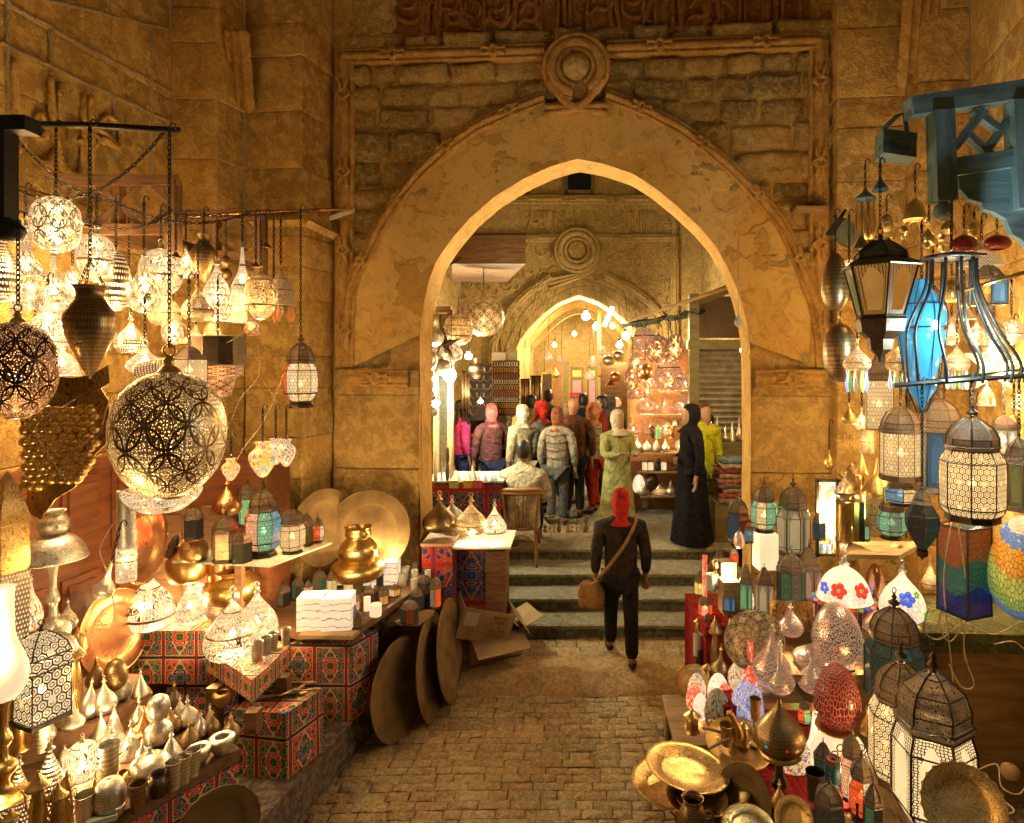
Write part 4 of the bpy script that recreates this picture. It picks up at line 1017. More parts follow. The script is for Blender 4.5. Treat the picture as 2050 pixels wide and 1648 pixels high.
# front table A with two tiers
ZA, ZA2 = .76, .90
slab([(480, 1498), (205, 1648), (-60, 1800), (-200, 1480), (60, 1400), (330, 1395)], ZA-.07, ZA, WOOD, "plank_table", "dark plank table crowded with silvery lamps and cups", "table")
slab([(306, 1386), (196, 1446), (-120, 1520), (-160, 1400), (60, 1335), (280, 1350)], ZA, ZA2, WOOD, "wooden_step", "raised wooden step behind the silvery lamps", "shelf")
fa = fp([(478, 1500), (205, 1646)], ZA); dv = Vector(fa[0])-Vector(fa[1]); fa2 = [tuple(Vector(fa[1])-dv*.6), fa[0]]
nv = Vector((-dv.y, dv.x)).normalized()*.03
draped([fa2[0], fa2[1], tuple(Vector(fa2[1])+Vector((-.5, .15))), tuple(Vector(fa2[0])+Vector((-.5, .15)))], .28, ZA-.075, KH1, "table_skirt", "printed cloth skirt below the front plank table", "cloth", 5)
tray(437, 1655, 150, 3.05, "dark scalloped tray propped on edge by the lane below the plank table", (.62, -.78, .12), TRAYM, scal=.05)
# long plank shelf F with light boxes
ZF = .95
slab([(600, 1268), (703, 1268), (866, 1158), (760, 1120), (560, 1170), (470, 1240)], ZF-.05, ZF, WOOD, "plank_shelf", "long brown plank carrying little lanterns and glowing alabaster boxes", "shelf")
slab([(775, 1245), (838, 1246), (870, 1222), (800, 1215)], .80, .83, WOODL, "low_shelf", "short pale shelf end holding red-glass lanterns behind the leaning trays", "shelf")
for i, (px, w) in enumerate(((628, 58), (678, 62))):
    D = DG(1255, ZF+.02); mb = panelbox(px, 1190, 1255, w, D, ("left half of the pair of glowing alabaster boxes on the plank's end", "glowing alabaster box with a round fretted disc on its lane side")[i], ALAB, "alabaster_lamp", rot=.12, depth=.8, power=3)
    if i: mb2 = MB(); mb2.lathe([(.045, 0), (.045, .004), (.038, .005), (.038, .001)], 24, (.118, -.02, .12), Matrix.Rotation(R(90), 3, 'Y'), sy=1.0); mb2.lathe([(.001, .002), (.036, .002)], 24, (.118, -.02, .12), Matrix.Rotation(R(90), 3, 'Y')); mb2.build("fretted_disc", P_STARD, mb)
slab([(597, 1272), (706, 1274), (720, 1262), (612, 1258)], ZF, ZF+.025, WOODL, "board", "pale board under the pair of alabaster boxes", "board")
# glass upper shelf G
ZG = 1.515
slab([(345, 1124), (540, 1133), (665, 1086), (470, 1085)], ZG-.012, ZG, PAPER, "glass_shelf", "thin pale shelf carrying coloured lanterns above the brass pots", "shelf")
MB().box((0, 0, -.3), (.05, .05, .6)).build("shelf_post", WOOD, loc=G(480, 1110, ZG)-Vector((0, 0, .02))); tag(bpy.data.objects["shelf_post"], "wooden post under the thin lantern shelf", "post")
# door and cupboard fronts against the left wall
dr = empty("panelled_door", (-3.45, 4.55, 0), "red-brown panelled wooden door behind the tall silver lamp stand", "door", rz=R(84))
mb = MB(); mb.box((0, 0, 1.2), (1.6, .05, 2.1)); mb.build("leaf", WOODR, dr)
for i in range(4):
    for j in range(3):
        mb = MB(); mb.box((-.6+i*.4, -.035, .5+j*.68), (.30, .02, .56)); mb.box((-.6+i*.4, -.05, .5+j*.68), (.22, .02, .46)); mb.build("panel", WOODR, dr)
cb = empty("cupboard", W(330, 1340, 4.9), "brown wooden cupboard behind the copper ring dish and brass pots", "cupboard")
h_ = 2.2; MB().box((0, .2, h_/2-.3), (1.6, .4, h_)).build("carcass", WOODR, cb)
for i in range(3): 
    mb = MB(); mb.box((-.5+i*.5, -.012, .9), (.40, .02, 1.3)); mb.box((-.5+i*.5, -.025, .9), (.30, .02, 1.15)); mb.build("door", WOOD, cb)
cb.location.z = .27
# trays standing on the ground, leaning on the bench
tray(797, 1378, 190, 4.95, "nearest of the three big copper trays leaning in a row against the bench", (.95, -.30, .10), TRAYM, "copper_tray", scal=.02)
tray(861, 1333, 200, 5.25, "middle one of the three big copper trays leaning against the bench", (1, -.06, .10), TRAYM, "copper_tray", scal=0)
tray(898, 1300, 190, 5.50, "farthest of the three big copper trays leaning near the cardboard boxes", (1, -.06, .12), TRAYM, "copper_tray")
tray(741, 1062, 160, 5.75, "large round brass tray standing against the arch's left pier", (.05, -1, .12), TRAYM, "brass_tray")
tray(648, 1055, 150, 5.6, "dull round tray edge-on behind the brass urn", (.85, -.5, .1), TRAYM, "brass_tray")
tray(280, 1085, 165, 3.9, "shiny copper ring dish hanging edge-on beside the tube lamp", (.97, .1, .05), COPPER, "copper_dish", deep=.12)
tray(228, 1265, 165, 4.3, "pale copper tray leaning behind the calligraphic onion lamp", (.97, -.12, .15), COPPER, "copper_tray")
goods(717, 1055, 1125, 78, 5.45, 'urn', BRASS, "brass urn with ridged neck in front of the round tray", "urn")
goods(716, 1110, 1160, 110, 5.5, 'pot', BRASS, "broad brass pot half hidden below the ridged urn", "pot")
goods(465, 1138, 1205, 118, 4.75, 'pot', BRASS, "bulging brass pot below the thin shelf", "pot")
goods(440, 1125, 1160, 52, 4.7, 'cyl', COPPER, "copper neck collar standing on the bulging brass pot", "collar")
goods(375, 1085, 1165, 90, 4.6, 'pot', BRASS, "dull brass pot behind the shelf's left end", "pot")
# ---- timber brackets and iron bars from which lamps hang
def beam(a, b, t, mat, name, label, cat):
    a = Vector(a); b = Vector(b); d = (b-a); L = d.length; q = d.to_track_quat('X', 'Z').to_matrix()
    o = MB().box((L/2, 0, 0), (L, t[0], t[1])).build(name, mat, loc=a); o.rotation_euler = q.to_euler(); tag(o, label, cat); return o
bar = MB().tube([W(-60, 247, 3.35), W(170, 250, 3.4), W(360, 261, 3.45)], .017, 8).build("iron_bar", IRON); tag(bar, "long dark iron bar crossing the upper stall with chains hanging from it", "bar")
bar = MB().tube([W(335, 437, 4.4), W(500, 425, 4.7), W(705, 418, 5.2)], .012, 8).build("iron_bar", COPPER); tag(bar, "thin rusty bar reaching from the timber bracket to the arch pier", "bar")
wb = empty("wooden_post", W(18, 460, 3.0), "dark carved post hanging down at the photo's top left corner", "post")
MB().box((-.02, 0, .27), (.065, .08, .52)).build("shaft", IRON, wb); MB().box((.03, 0, .50), (.17, .09, .07)).build("head", IRON, wb); MB().lathe(smoothprof([(.0, -.06), (.05, -.05), (.07, 0), (.05, .03), (.05, .05)], 3), 16).build("knob", IRON, wb)
def bracket(px0, px1, y0, y1, D, label, mat, lean=0, slope=0, dD=0, yt=0):
    e = empty("timber_bracket", W(px0, y1, D), label, "bracket"); o_ = e.location
    def bb(a, b, t=.07, nm="rail"):
        pa = W(a[0], a[1], D+dD*(a[0]-px0)/(px1-px0))-o_; pb = W(b[0], b[1], D+dD*(b[0]-px0)/(px1-px0))-o_; d = pb-pa; L = d.length; q = d.to_track_quat('X', 'Y')
        ob = MB().box((L/2, 0, 0), (L, t*.8+(a[1] % 5)*.0012, t+(a[0] % 7)*.001)).build(nm, mat, e, loc=pa); ob.rotation_euler = q.to_euler()
    H = y1-y0; m = (px0+px1)/2
    bb((px0, y0), (px1, y0-yt), .085); bb((px0, y1-H*.38), (px1, y1-H*.38), .075); bb((px1-8, y0), (px1-8, y1), .085, "post"); bb((m, y0), (m, y1-H*.38), .06, "post")
    for a, b in ((px0, m), (m, px1-10)):
        c1, c2 = (a+b)/2, (y0+y1-H*.38)/2
        bb((a, c2), (c1, y0), .035, "brace"); bb((c1, y0), (b, c2), .035, "brace"); bb((a, c2), (c1, y1-H*.38), .035, "brace"); bb((c1, y1-H*.38), (b, c2), .035, "brace")
    return e
bracket(120, 355, 362, 520, 3.9, "brown timber lattice bracket above the hanging globes", WOOD, dD=.5)
bracket(335, 530, 432, 560, 4.55, "farther brown timber lattice bracket behind the dark vase lamp", WOOD, dD=.35)
beam(W(-20, 395, 3.8), W(345, 500, 4.9), (.10, .12), WOOD, "roof_beam", "pinkish brown roof beam running back along the left wall", "beam")
beam(W(330, 480, 4.6), W(520, 540, 5.2), (.07, .06), WOOD, "roof_beam", "short brown beam behind the scale-patterned lamp", "beam")
# looping chains between bar and brackets
for i, (a, b, s) in enumerate((((35, 380, 3.4), (330, 262, 3.45), 60), ((100, 395, 3.5), (345, 420, 3.9), 50), ((30, 275, 3.3), (240, 405, 3.9), 30), ((200, 390, 3.6), (500, 425, 4.6), 40), ((340, 430, 4.2), (640, 420, 5.0), 8))):
    mb = MB(); A = W(*a); B = W(*b); pts = [A.lerp(B, t/10)-Vector((0, 0, s*4*(t/10)*(1-t/10)*.003)) for t in range(11)]
    for p, q in zip(pts, pts[1:]): chain_mb(mb, p, q, .03, .0036)
    o = mb.build("hanging_chain", IRON); tag(o, ("chain looping from the dark post to the iron bar", "slack chain under the timber lattice", "chain running from the bar's left end to the lattice", "chain stretched from the lattice to the rusty bar", "chain along the rusty bar towards the pier")[i], "chain")
# ---- hanging lamps   px, y0, y1, w, D, profile, material, label, kw
HL = [
 (112, 394, 503, 110, 3.40, 'globe2', L_CIRC, "ribbed brass globe lamp with a central band, hanging by the top left corner", dict(hang=255, power=14)),
 (180, 572, 758, 112, 3.05, 'vase', BRONZE, "dark pointed vase lamp on three chains in front of the bright lamps", dict(hang=255, three=1)),
 (36, 642, 835, 176, 2.85, 'sphere', L_PIN2, "large brown dotted globe cut off by the photo's left edge", dict(hang=440, power=5)),
 (339, 742, 992, 243, 3.00, 'sphere', L_CIRC2, "biggest globe lamp, engraved with interlocking circles and leaves", dict(hang=262, power=3)),
 (325, 975, 1022, 168, 3.35, 'bowl', L_ARAB, "shallow pierced bowl lamp directly below the biggest globe", dict()),
 (52, 452, 592, 98, 3.70, 'tall', L_CIRC, "long-necked glowing lamp left of the banded globe's foot", dict(hang=380, power=10)),
 (108, 512, 632, 88, 3.85, 'tall', L_CIRC, "glowing bottle-shaped lamp below the banded globe", dict(hang=400, power=10)),
 (193, 468, 562, 84, 3.75, 'sphere', L_ARAB, "cream globe lamp tucked right of the banded globe", dict(hang=400, power=10)),
 (232, 500, 622, 66, 3.80, 'egg', L_DOTS, "finely drilled egg-shaped lamp beside the dark pointed vase", dict(hang=400, power=6)),
 (288, 512, 624, 74, 3.85, 'drop', L_CIRC, "leaf-patterned drop lamp with a small knob, right of the drilled egg", dict(hang=405, power=8)),
 (322, 498, 592, 92, 4.15, 'sphere', L_ARAB, "wide patterned globe behind the leaf-patterned drop lamp", dict(hang=420, power=6)),
 (6, 470, 600, 78, 3.40, 'bigonion', L_DOTS, "pale shade at the far left edge below the dark post", dict(hang=440, power=9)),
 (96, 590, 700, 92, 3.55, 'drop', L_CALLI, "dazzling drop lamp left of the dark pointed vase", dict(hang=560, power=16)),
 (150, 610, 690, 70, 3.65, 'cyl', L_SCALE, "dazzling drum lamp hidden behind the dark pointed vase", dict(power=12)),
 (262, 640, 705, 70, 3.9, 'onion', L_DOTS, "low glowing onion lamp above the biggest globe's left shoulder", dict(hang=600, power=10)),
 (125, 700, 752, 78, 3.6, 'dome', L_SCALE, "glowing scale-pattern dome above the grape relief", dict(power=8)),
 (408, 470, 566, 52, 4.25, 'jug', BRONZE, "unlit bronze jug-shaped lamp beneath the far lattice bracket", dict(hang=425)),
 (396, 572, 642, 68, 4.0, 'onion', L_ARAB2, "leaf-pierced lamp with a broad brim right of centre in the hanging cluster", dict(hang=500, power=4)),
 (434, 528, 640, 64, 4.15, 'bigonion', L_SCALE, "fish-scale lamp glowing among the hanging cluster", dict(hang=440, power=7)),
 (452, 512, 560, 26, 4.5, 'gourd', BRONZE, "small unlit two-ball pendant behind the fish-scale lamp", dict(hang=440)),
 (485, 495, 606, 46, 4.3, 'tall', L_ARAB, "slender pierced drop with a pointed neck in the right of the cluster", dict(hang=430, power=5)),
 (522, 548, 638, 68, 4.1, 'sphere', L_ARAB2, "pierced globe with an open bright base, right end of the cluster", dict(hang=440, power=8)),
 (562, 542, 612, 60, 4.6, 'dome', L_ARAB2, "brimmed dome lamp trimmed with amber glass drops", dict(hang=440)),
 (482, 572, 645, 74, 4.4, 'dome', L_ARAB2, "wide brimmed dome lamp behind the pierced globe", dict(power=4)),
 (330, 575, 650, 70, 4.3, 'onion', L_ARAB2, "half-hidden pierced onion lamp below the wide patterned globe", dict(hang=520, power=5)),
 (290, 690, 748, 80, 3.7, 'drop', L_SCALE, "bright fish-scale teardrop just above the biggest globe", dict(hang=600, power=8)),
 (392, 650, 690, 66, 4.1, 'bellcap', L_ARAB2, "small flared bell lamp above the square glowing lantern", dict(hang=600)),
 (462, 918, 962, 38, 3.9, 'jug', MZ_ORANGE, "first mosaic hanging bowl, touching the biggest globe's right side", dict(hang=880, power=4)),
 (526, 885, 955, 58, 4.3, 'jug', MZ_ORANGE, "largest orange mosaic hanging bowl with a red flower", dict(hang=820, power=4)),
 (552, 878, 930, 42, 4.6, 'jug', MZ_MULTI, "yellow mosaic bowl behind the flowered one", dict(hang=820)),
 (573, 880, 934, 40, 4.45, 'jug', MZ_MULTI, "rightmost mosaic hanging bowl with a blue rim", dict(hang=820, power=3)),
 (205, 1128, 1196, 46, 3.3, 'tall', L_PIN, "glowing pear-shaped lamp on a loose flex left of the tube lamp", dict(hang=1050, power=5, tilt=14)),
 (253, 985, 1098, 40, 3.45, 'cyl', SILVER_E, "upper silvery tube of the hanging tube lamp", dict()),
 (253, 1098, 1160, 44, 3.42, 'cyl', L_ARAB, "lower pierced tube with a saw-toothed rim, glowing", dict(power=4)),
]
for h_ in HL: goods(*h_[:8], cat="lamp", name="hanging_lamp", **h_[8])
o = goods(282, 697, 745, 50, 3.6, 'cyl', L_DOTS, "drum-shaped bright lamp lying sideways above the biggest globe", tilt=(0, R(80), 0), power=0)
# amber drops
dm = [o for o in COL.objects if o.get("label", "").startswith("brimmed dome lamp trimmed")][0]
for k in range(5): a = 2*pi*k/5; uobj("glass_drop", 'bulb', G_ORANGE, dm, .018, .13, (.085*cos(a), .085*sin(a), -.12), 10)
# dark stacked pendant
pd = empty("hanging_lamp", W(436, 792, 4.05), "dark stacked drum pendant with pierced bands right of the square lantern", "lamp")
s_ = 4.05/F
mb = MB(); mb.lathe([(50*s_, 60*s_), (52*s_, 62*s_), (50*s_, 115*s_), (48*s_, 118*s_), (20*s_, 120*s_)], 12, smooth=False); mb.build("upper_drum", DARKM, pd)
mb = MB(); mb.lathe([(34*s_, 36*s_), (46*s_, 40*s_), (46*s_, 58*s_), (50*s_, 60*s_)], 24); mb.build("pierced_band", L_PIN2, pd)
mb = MB(); mb.lathe(smoothprof([(4*s_, -6*s_), (22*s_, 0), (28*s_, 14*s_), (30*s_, 30*s_), (34*s_, 36*s_)], 3), 24); mb.build("lower_bowl", L_PIN2, pd); hookup(pd, 120*s_, 560, 4.05, 436); lamp_light((0, 0, 48*s_), 3, WARM, .02, pd)
lantern(378, 690, 768, 62, 3.75, "square glowing lantern hanging above the biggest globe", 'cubic', 4, "c", P_STAR, power=6, hang=560, rot=.5)
lantern(602, 668, 816, 68, 4.75, "lone hanging lantern with white, green and red panels on the pier", 'bulge', 8, "wwgwrwcw", P_STAR, power=16, hang=420, rot=.25)
# small lone hooks, dangling funnels
for i, (x, y, D, l) in enumerate(((352, 500, 4.1, "tiny metal funnel hanging left of the bronze jug lamp"), (512, 520, 4.4, "tiny metal saucer hanging above the pierced globe"), (533, 480, 4.7, "tiny bell cap hanging against the pier"), (175, 440, 3.9, "little cap dangling on the lattice"))): goods(x, y, y+16, 24, D, 'bellcap', BRONZE, l, "bell", "pendant_cap", hang=430)
# electric flex tangles
wire([W(335, 560, 4), W(360, 640, 4), W(430, 690, 3.95), W(490, 660, 3.95), W(497, 610, 4)], "pale flex looping under the fish-scale lamp")
wire([W(515, 690, 5), W(518, 750, 5), W(480, 800, 4.9), W(465, 840, 4.9)], "pale flex crossing the pier left of the lone lantern")
wire([W(518, 750, 5.02), W(545, 790, 5), W(560, 820, 5)], "short pale flex falling right on the pier")
wire([W(572, 735, 4.8), W(535, 830, 4.8), W(480, 910, 4.5), W(462, 960, 4.2)], "pale flex slanting from the lone lantern to the mosaic bowls")
wire([W(150, 800, 3.2), W(75, 850, 3.15), W(90, 900, 3.2), W(130, 960, 3.2)], "white flex crossing the grape relief")
wire([W(225, 1050, 3.35), W(200, 1100, 3.3), W(215, 1150, 3.3), W(230, 1240, 3.4), W(190, 1250, 3.4)], "twisted white flex by the pear-shaped lamp")
wire([W(270, 750, 3.0), W(225, 790, 3.1), W(205, 850, 3.1)], "white flex falling left of the biggest globe")
# grape relief in beaten brass
gr = empty("grape_relief", W(140, 900, 3.35), "beaten brass relief of a grape bunch with leaves under a curved title strip", "relief"); s_ = 3.35/F
mb = MB(); pts = [(-95, 110), (-85, 122), (60, 125), (78, 95), (80, 20), (40, -20), (10, -75), (-30, -100), (-60, -140), (-88, -125), (-85, -20), (-100, 60)]
mb.prism([(a*s_, b*s_) for a, b in pts], -.01, .0); M_ = Matrix.Rotation(R(90), 3, 'X'); mb.v = [tuple(M_ @ Vector(v)) for v in mb.v]; mb.build("leaf_sheet", BRASS_E, gr)
rr = random.Random(4); k = 0; mb = MB(); MBS = None
ber = []
for j in range(19):
    for i in range(11):
        x = -92+i*17+(j % 2)*8.5+rr.uniform(-2, 2); y = 78-j*12.5+rr.uniform(-2, 2)
        lim = 62-abs(j-3)*3.2-max(0, j-9)*5.0
        if -92 < x < lim: ber.append((x, y))
gp = [(sin(pi*t/6), cos(pi*t/6)) for t in range(0, 5)]
for x, y in ber[:100]:
    q = 10.5*s_*rr.uniform(.9, 1.1); mb = MB(); mb.lathe([(q*a, q*b) for a, b in gp][::-1], 12, (x*s_, -.012, y*s_), Matrix.Rotation(R(90), 3, 'X')); mb.build("berry", BRASS, gr)
mb = MB(); n = 14; V = []
for i in range(n+1):
    t = i/n; x = (-65+150*t)*s_; z = (108+26*(2*t-1)**2)*s_
    V += [(x, -.02, z), (x, -.03, z+36*s_)]
mb.add(V, [(2*i, 2*i+2, 2*i+3, 2*i+1) for i in range(n)], smooth=True); mb.build("title_strip", BRASS_E, gr)
# tall silver stand lamp, milk glass oil lamp, gold tower, mosaic teardrop
e = empty("standing_lamp", W(106, 1302, 3.45), "tall silver stand lamp with a mushroom shade in front of the wooden door", "lamp"); s_ = 3.45/F
for nm, pr_, mt, zb, r_, hh in (("stem", 'stem', SILVER_E, 0, 34, 178), ("shade", 'dome', SILVER_E, 182, 58, 62), ("cap", 'pot', SILVER_E, 232, 28, 48), ("foot", 'dome', SILVER_E, -6, 40, 50)): uobj(nm, pr_, mt, e, r_*s_, hh*s_, (0, 0, zb*s_))
e = empty("oil_lamp", W(4, 1600, 2.75), "brass-columned oil lamp with a glowing milk-glass chimney at the left edge", "lamp"); s_ = 2.75/F
uobj("chimney", 'milk', G_CREAM, e, 42*s_, 225*s_, (0, 0, 200*s_)); uobj("column", 'stem', BRASS, e, 50*s_, 205*s_); lamp_light((.02, -.1, 330*s_), 8, WARM, .04, e)
e = empty("gold_tower", W(14, 1300, 3.25), "gold filigree tower with lattice sides at the left edge", "ornament"); s_ = 3.25/F
mb = MB(); mb.lathe([(34*s_, 0), (36*s_, 150*s_), (38*s_, 156*s_)], 4, a0=.5, smooth=False); mb.build("lattice_body", L_DOTS, e)
mb = MB(); mb.lathe([(36*s_, 156*s_), (36*s_, 250*s_), (40*s_, 254*s_), (26*s_, 300*s_), (10*s_, 340*s_), (1*s_, 356*s_)], 4, a0=.5, smooth=False); mb.build("spire", BRASS_E, e)
goods(62, 1160, 1262, 52, 3.7, 'drop', MZ_MULTI, "many-coloured mosaic teardrop lamp behind the silver stand lamp", power=3)
goods(136, 1205, 1262, 42, 3.8, 'drop', MZ_MULTID, "small bluish mosaic drop right of the silver stand lamp")
goods(113, 1228, 1288, 62, 3.5, 'squat', SILVER_E, "round silver ball under the mushroom-shaded stand lamp")
goods(156, 1262, 1300, 40, 3.7, 'dome', BRASS, "flared little brass cup beside the silver ball", "cup")
goods(148, 1272, 1420, 48, 3.55, 'coffee', BRASS_E, "tall brass coffee pot with pointed lid right of the black lattice lantern", "pot", "coffee_pot")
lantern(83, 1250, 1442, 112, 3.30, "black square lattice lantern with star cut-outs, glowing, on the plank table", 'house', 4, "c", L_STARB, IRON, L_STARB, power=18, rot=.42, bars=True)
MB().box((0, 0, .2), (.1, .1, .4)).build("fire_extinguisher_case", G_CHERRY, loc=W(205, 1330, 4.6)); tag(bpy.data.objects["fire_extinguisher_case"], "red case on the wall between the door and the pale copper tray", "case")
# ---- goods on the front plank table (z .76 and the raised step .90)
TA = [
 (192, 1318, 1378, 44, .98, 'drop', BRONZE, "dark brown pointed drop lamp at the back of the plank table", {}),
 (232, 1318, 1380, 50, .98, 'apple', BRONZE, "round bronze jar lamp with ring knob at the back of the plank table", dict(finial=True)),
 (174, 1364, 1436, 47, .90, 'onion', SILVER, "ringed silver onion lamp with ribbed neck", dict(tilt=8)),
 (146, 1396, 1462, 52, .90, 'tall', SILVER_D, "white gleaming flask lamp right of the black lattice lantern", {}),
 (208, 1364, 1426, 58, .90, 'onion', SILVER_D, "drilled silver onion lamp on the raised step's middle", {}),
 (243, 1352, 1400, 50, .90, 'squat', SILVER_E, "pearly shell-shaped lamp on the raised step", dict(tilt=-12)),
 (281, 1346, 1392, 38, .90, 'cone', SILVER, "small bright silver cone at the raised step's right end", {}),
 (317, 1392, 1490, 62, None, 'gourd', SILVER, "silver double-gourd lamp with two stacked balls", {}),
 (278, 1405, 1450, 36, .80, 'onion', SILVER, "small silver onion behind the double-gourd lamp", {}),
 (349, 1372, 1418, 38, .80, 'drop', DARKM, "dark ribbed drop by the hanging cloth", {}),
 (375, 1404, 1452, 52, None, 'onion', SILVER_D, "shiny silver onion lamp right of the double gourd", {}),
 (348, 1418, 1466, 44, None, 'drop', BRONZE, "brown bronze drop leaning behind the drilled brown onion", dict(tilt=-10)),
 (402, 1430, 1474, 38, None, 'onion', SILVER, "small silver onion next to the printed cloth", {}),
 (426, 1428, 1470, 34, None, 'onion', BRONZE, "dull grey onion at the far right of the plank table", {}),
 (462, 1436, 1480, 42, None, 'onion', BRONZE, "dark onion lamp at the plank table's far corner", {}),
 (380, 1448, 1494, 46, None, 'onion', BRONZE, "drilled brown onion lamp in front of the silver ones", {}),
 (343, 1472, 1520, 60, None, 'cone', SILVER, "fluted silver cone shade", {}),
 (398, 1495, 1528, 54, None, 'bowl', SILVER, "nearer white ring-shaped candle bowl", {}),
 (444, 1474, 1508, 56, None, 'bowl', SILVER, "farther white ring-shaped candle bowl at the table's end", {}),
 (300, 1507, 1552, 88, None, 'squat', SILVER, "broad pearly dish lamp with dotted seams", {}),
 (228, 1412, 1472, 40, .82, 'cone', L_DOTS, "bright pointed silver cone in the table's middle", dict(power=3)),
 (202, 1430, 1476, 38, .82, 'cone', SILVER_D, "ribbed silver cone left of the bright cone", {}),
 (262, 1452, 1516, 52, None, 'cone', L_PIN, "blazing little cone lamp in the middle of the table", dict(power=6)),
 (288, 1426, 1476, 60, None, 'onion', COPPER, "coppery onion behind the blazing cone", {}),
 (158, 1430, 1490, 66, None, 'cone', L_CIRC, "open-fretwork dome with a ring, left of the arabesque one", dict(power=3)),
 (222, 1466, 1530, 76, None, 'squat', L_ARAB, "arabesque pierced dome lamp behind the perforated beaker", dict(power=4)),
 (218, 1490, 1560, 46, None, 'cup', SILVER_D, "tall perforated silver beaker in the table's centre", dict(cat="cup")),
 (165, 1484, 1572, 80, None, 'sphere', L_CALLI, "glowing globe with a band of script-like fretwork", dict(power=8)),
 (100, 1498, 1622, 112, None, 'cone', L_DOTS, "large glowing cone lamp drilled with round holes", dict(power=8)),
 (38, 1530, 1650, 92, None, 'cone', L_DOTS, "second drilled cone lamp, nearer the bottom left corner", dict(power=8)),
 (76, 1542, 1662, 54, 1.0, 'coffee', BRASS, "tallest brass coffee pot in the bottom left corner", dict(cat="pot", handle=1)),
 (116, 1566, 1670, 46, .95, 'coffee', BRASS_E, "ribbed-lid brass coffee pot, second from the corner", dict(cat="pot", handle=1)),
 (134, 1542, 1650, 36, .95, 'coffee', BRASS, "slim brass coffee pot behind the ribbed-lid one", dict(cat="pot", handle=1)),
 (22, 1618, 1690, 40, 1.0, 'coffee', BRASS, "shortest brass coffee pot, cut by the photo's bottom edge", dict(cat="pot", handle=1)),
 (220, 1556, 1628, 70, None, 'apple', SILVER_D, "silver apple-shaped lamp at the table's front edge", {}),
 (317, 1545, 1595, 44, None, 'pot', DARKM, "small black lidded teapot on the table's front edge", dict(cat="teapot", handle=1)),
 (276, 1568, 1622, 38, None, 'cup', BRONZE, "dark tumbler beside the silver apple lamp", dict(cat="cup")),
 (347, 1524, 1578, 36, None, 'cup', SILVER_D, "nearest perforated cup of the three along the table edge", dict(cat="cup")),
 (368, 1513, 1566, 34, None, 'cup', SILVER_D, "middle perforated cup of the three along the table edge", dict(cat="cup")),
 (386, 1501, 1552, 34, None, 'cup', SILVER_D, "farthest perforated cup of the three along the table edge", dict(cat="cup")),
 (258, 1540, 1585, 26, None, 'coffee', BRASS, "miniature brass pot behind the dark tumbler", dict(cat="pot")),
 (246, 1545, 1575, 22, None, 'cup', BRASS, "tiny brass mortar left of the miniature pot", dict(cat="cup")),
 (170, 1590, 1645, 46, None, 'cup', SILVER, "clear-wrapped beaker at the table front by the apple lamp", dict(cat="cup")),
 (200, 1590, 1632, 34, None, 'pot', COPPER, "little copper jug left of the apple lamp", dict(cat="jug")),
 (236, 1612, 1632, 30, None, 'bowl', SILVER, "tiny round trinket box on the table edge", dict(cat="trinket box")),
 (84, 1434, 1502, 42, .90, 'cup', SILVER_D, "perforated beaker in front of the black lattice lantern", dict(cat="cup")),
 (42, 1394, 1500, 52, .90, 'cup', BRASS, "tall shiny brass beaker left of the black lantern's foot", dict(cat="cup")),
 (22, 1448, 1532, 34, None, 'cup', SILVER, "silver mug at the left edge", dict(cat="cup", handle=1)),
 (2, 1452, 1546, 34, None, 'cup', SILVER, "silver cup half outside the left edge", dict(cat="cup")),
 (102, 1436, 1480, 26, .90, 'drop', SILVER, "small silver drop peeping behind the perforated beaker", {}),
 (330, 1500, 1530, 24, None, 'onion', BRONZE, "tiny bronze onion between the cone shade and pearly dish", {}),
]
for t in TA:
    kw = dict(t[8]); cat = kw.pop("cat", "lamp"); goods(t[0], t[1], t[2], t[3], 0, t[5], t[6], t[7], cat=cat, z=t[4] or ZA, **kw)
o = MB().box((0, 0, .012), (.12, .08, .024), rotz(.5)).build("card_box", PAPER, loc=G(206, 1640, ZA)); tag(o, "flat little grey box at the front edge of the plank table", "box")
# lamps on covered box E and table D
TB = [
 (300, 1150, 1256, 106, ZE, 'bigonion', L_CALLI, "large glowing onion lamp with script-like cut-outs on the covered box", dict(power=22)),
 (338, 1136, 1215, 92, ZE, 'cone', L_PIN, "pinholed cone lamp behind the script-patterned onion", dict(power=8)),
 (380, 1158, 1250, 58, ZE, 'onion', L_SCALE, "small fish-scale onion lamp on the covered box", dict(power=10)),
 (398, 1166, 1238, 50, ZE, 'egg', L_CALLI, "script-patterned egg lamp behind the fish-scale onion", dict(power=8)),
 (432, 1157, 1240, 50, ZE, 'egg', L_PIN, "overexposed white egg lamp, rightmost on the covered box", dict(power=14)),
 (466, 1200, 1312, 118, ZD, 'bigonion', L_ARAB, "largest glowing table lamp with lotus arabesques on the draped table", dict(power=26)),
 (514, 1184, 1285, 88, ZD, 'bigonion', L_SCALE, "fish-scale onion lamp behind the lotus lamp", dict(power=12)),
 (514, 1286, 1322, 27, ZD, 'cup', SILVER_D, "nearest perforated cup on the draped table's edge", dict(cat="cup")),
 (532, 1275, 1310, 25, ZD, 'cup', SILVER_D, "second nearest perforated cup on the draped table's edge", dict(cat="cup")),
 (546, 1267, 1301, 25, ZD, 'cup', SILVER_D, "third perforated cup from the lane end of the draped table", dict(cat="cup")),
 (572, 1258, 1290, 20, ZD, 'cup', SILVER_D, "farthest perforated cup beside the fish-scale onion", dict(cat="cup")),
 (446, 1385, 1412, 44, .72, 'bowl', BRASS, "squat brass incense dish on the nearest covered box", dict(cat="dish")),
]
for t in TB:
    kw = dict(t[8]); cat = kw.pop("cat", "lamp"); goods(t[0], t[1], t[2], t[3], 0, t[5], t[6], t[7], cat=cat, z=t[4], **kw)
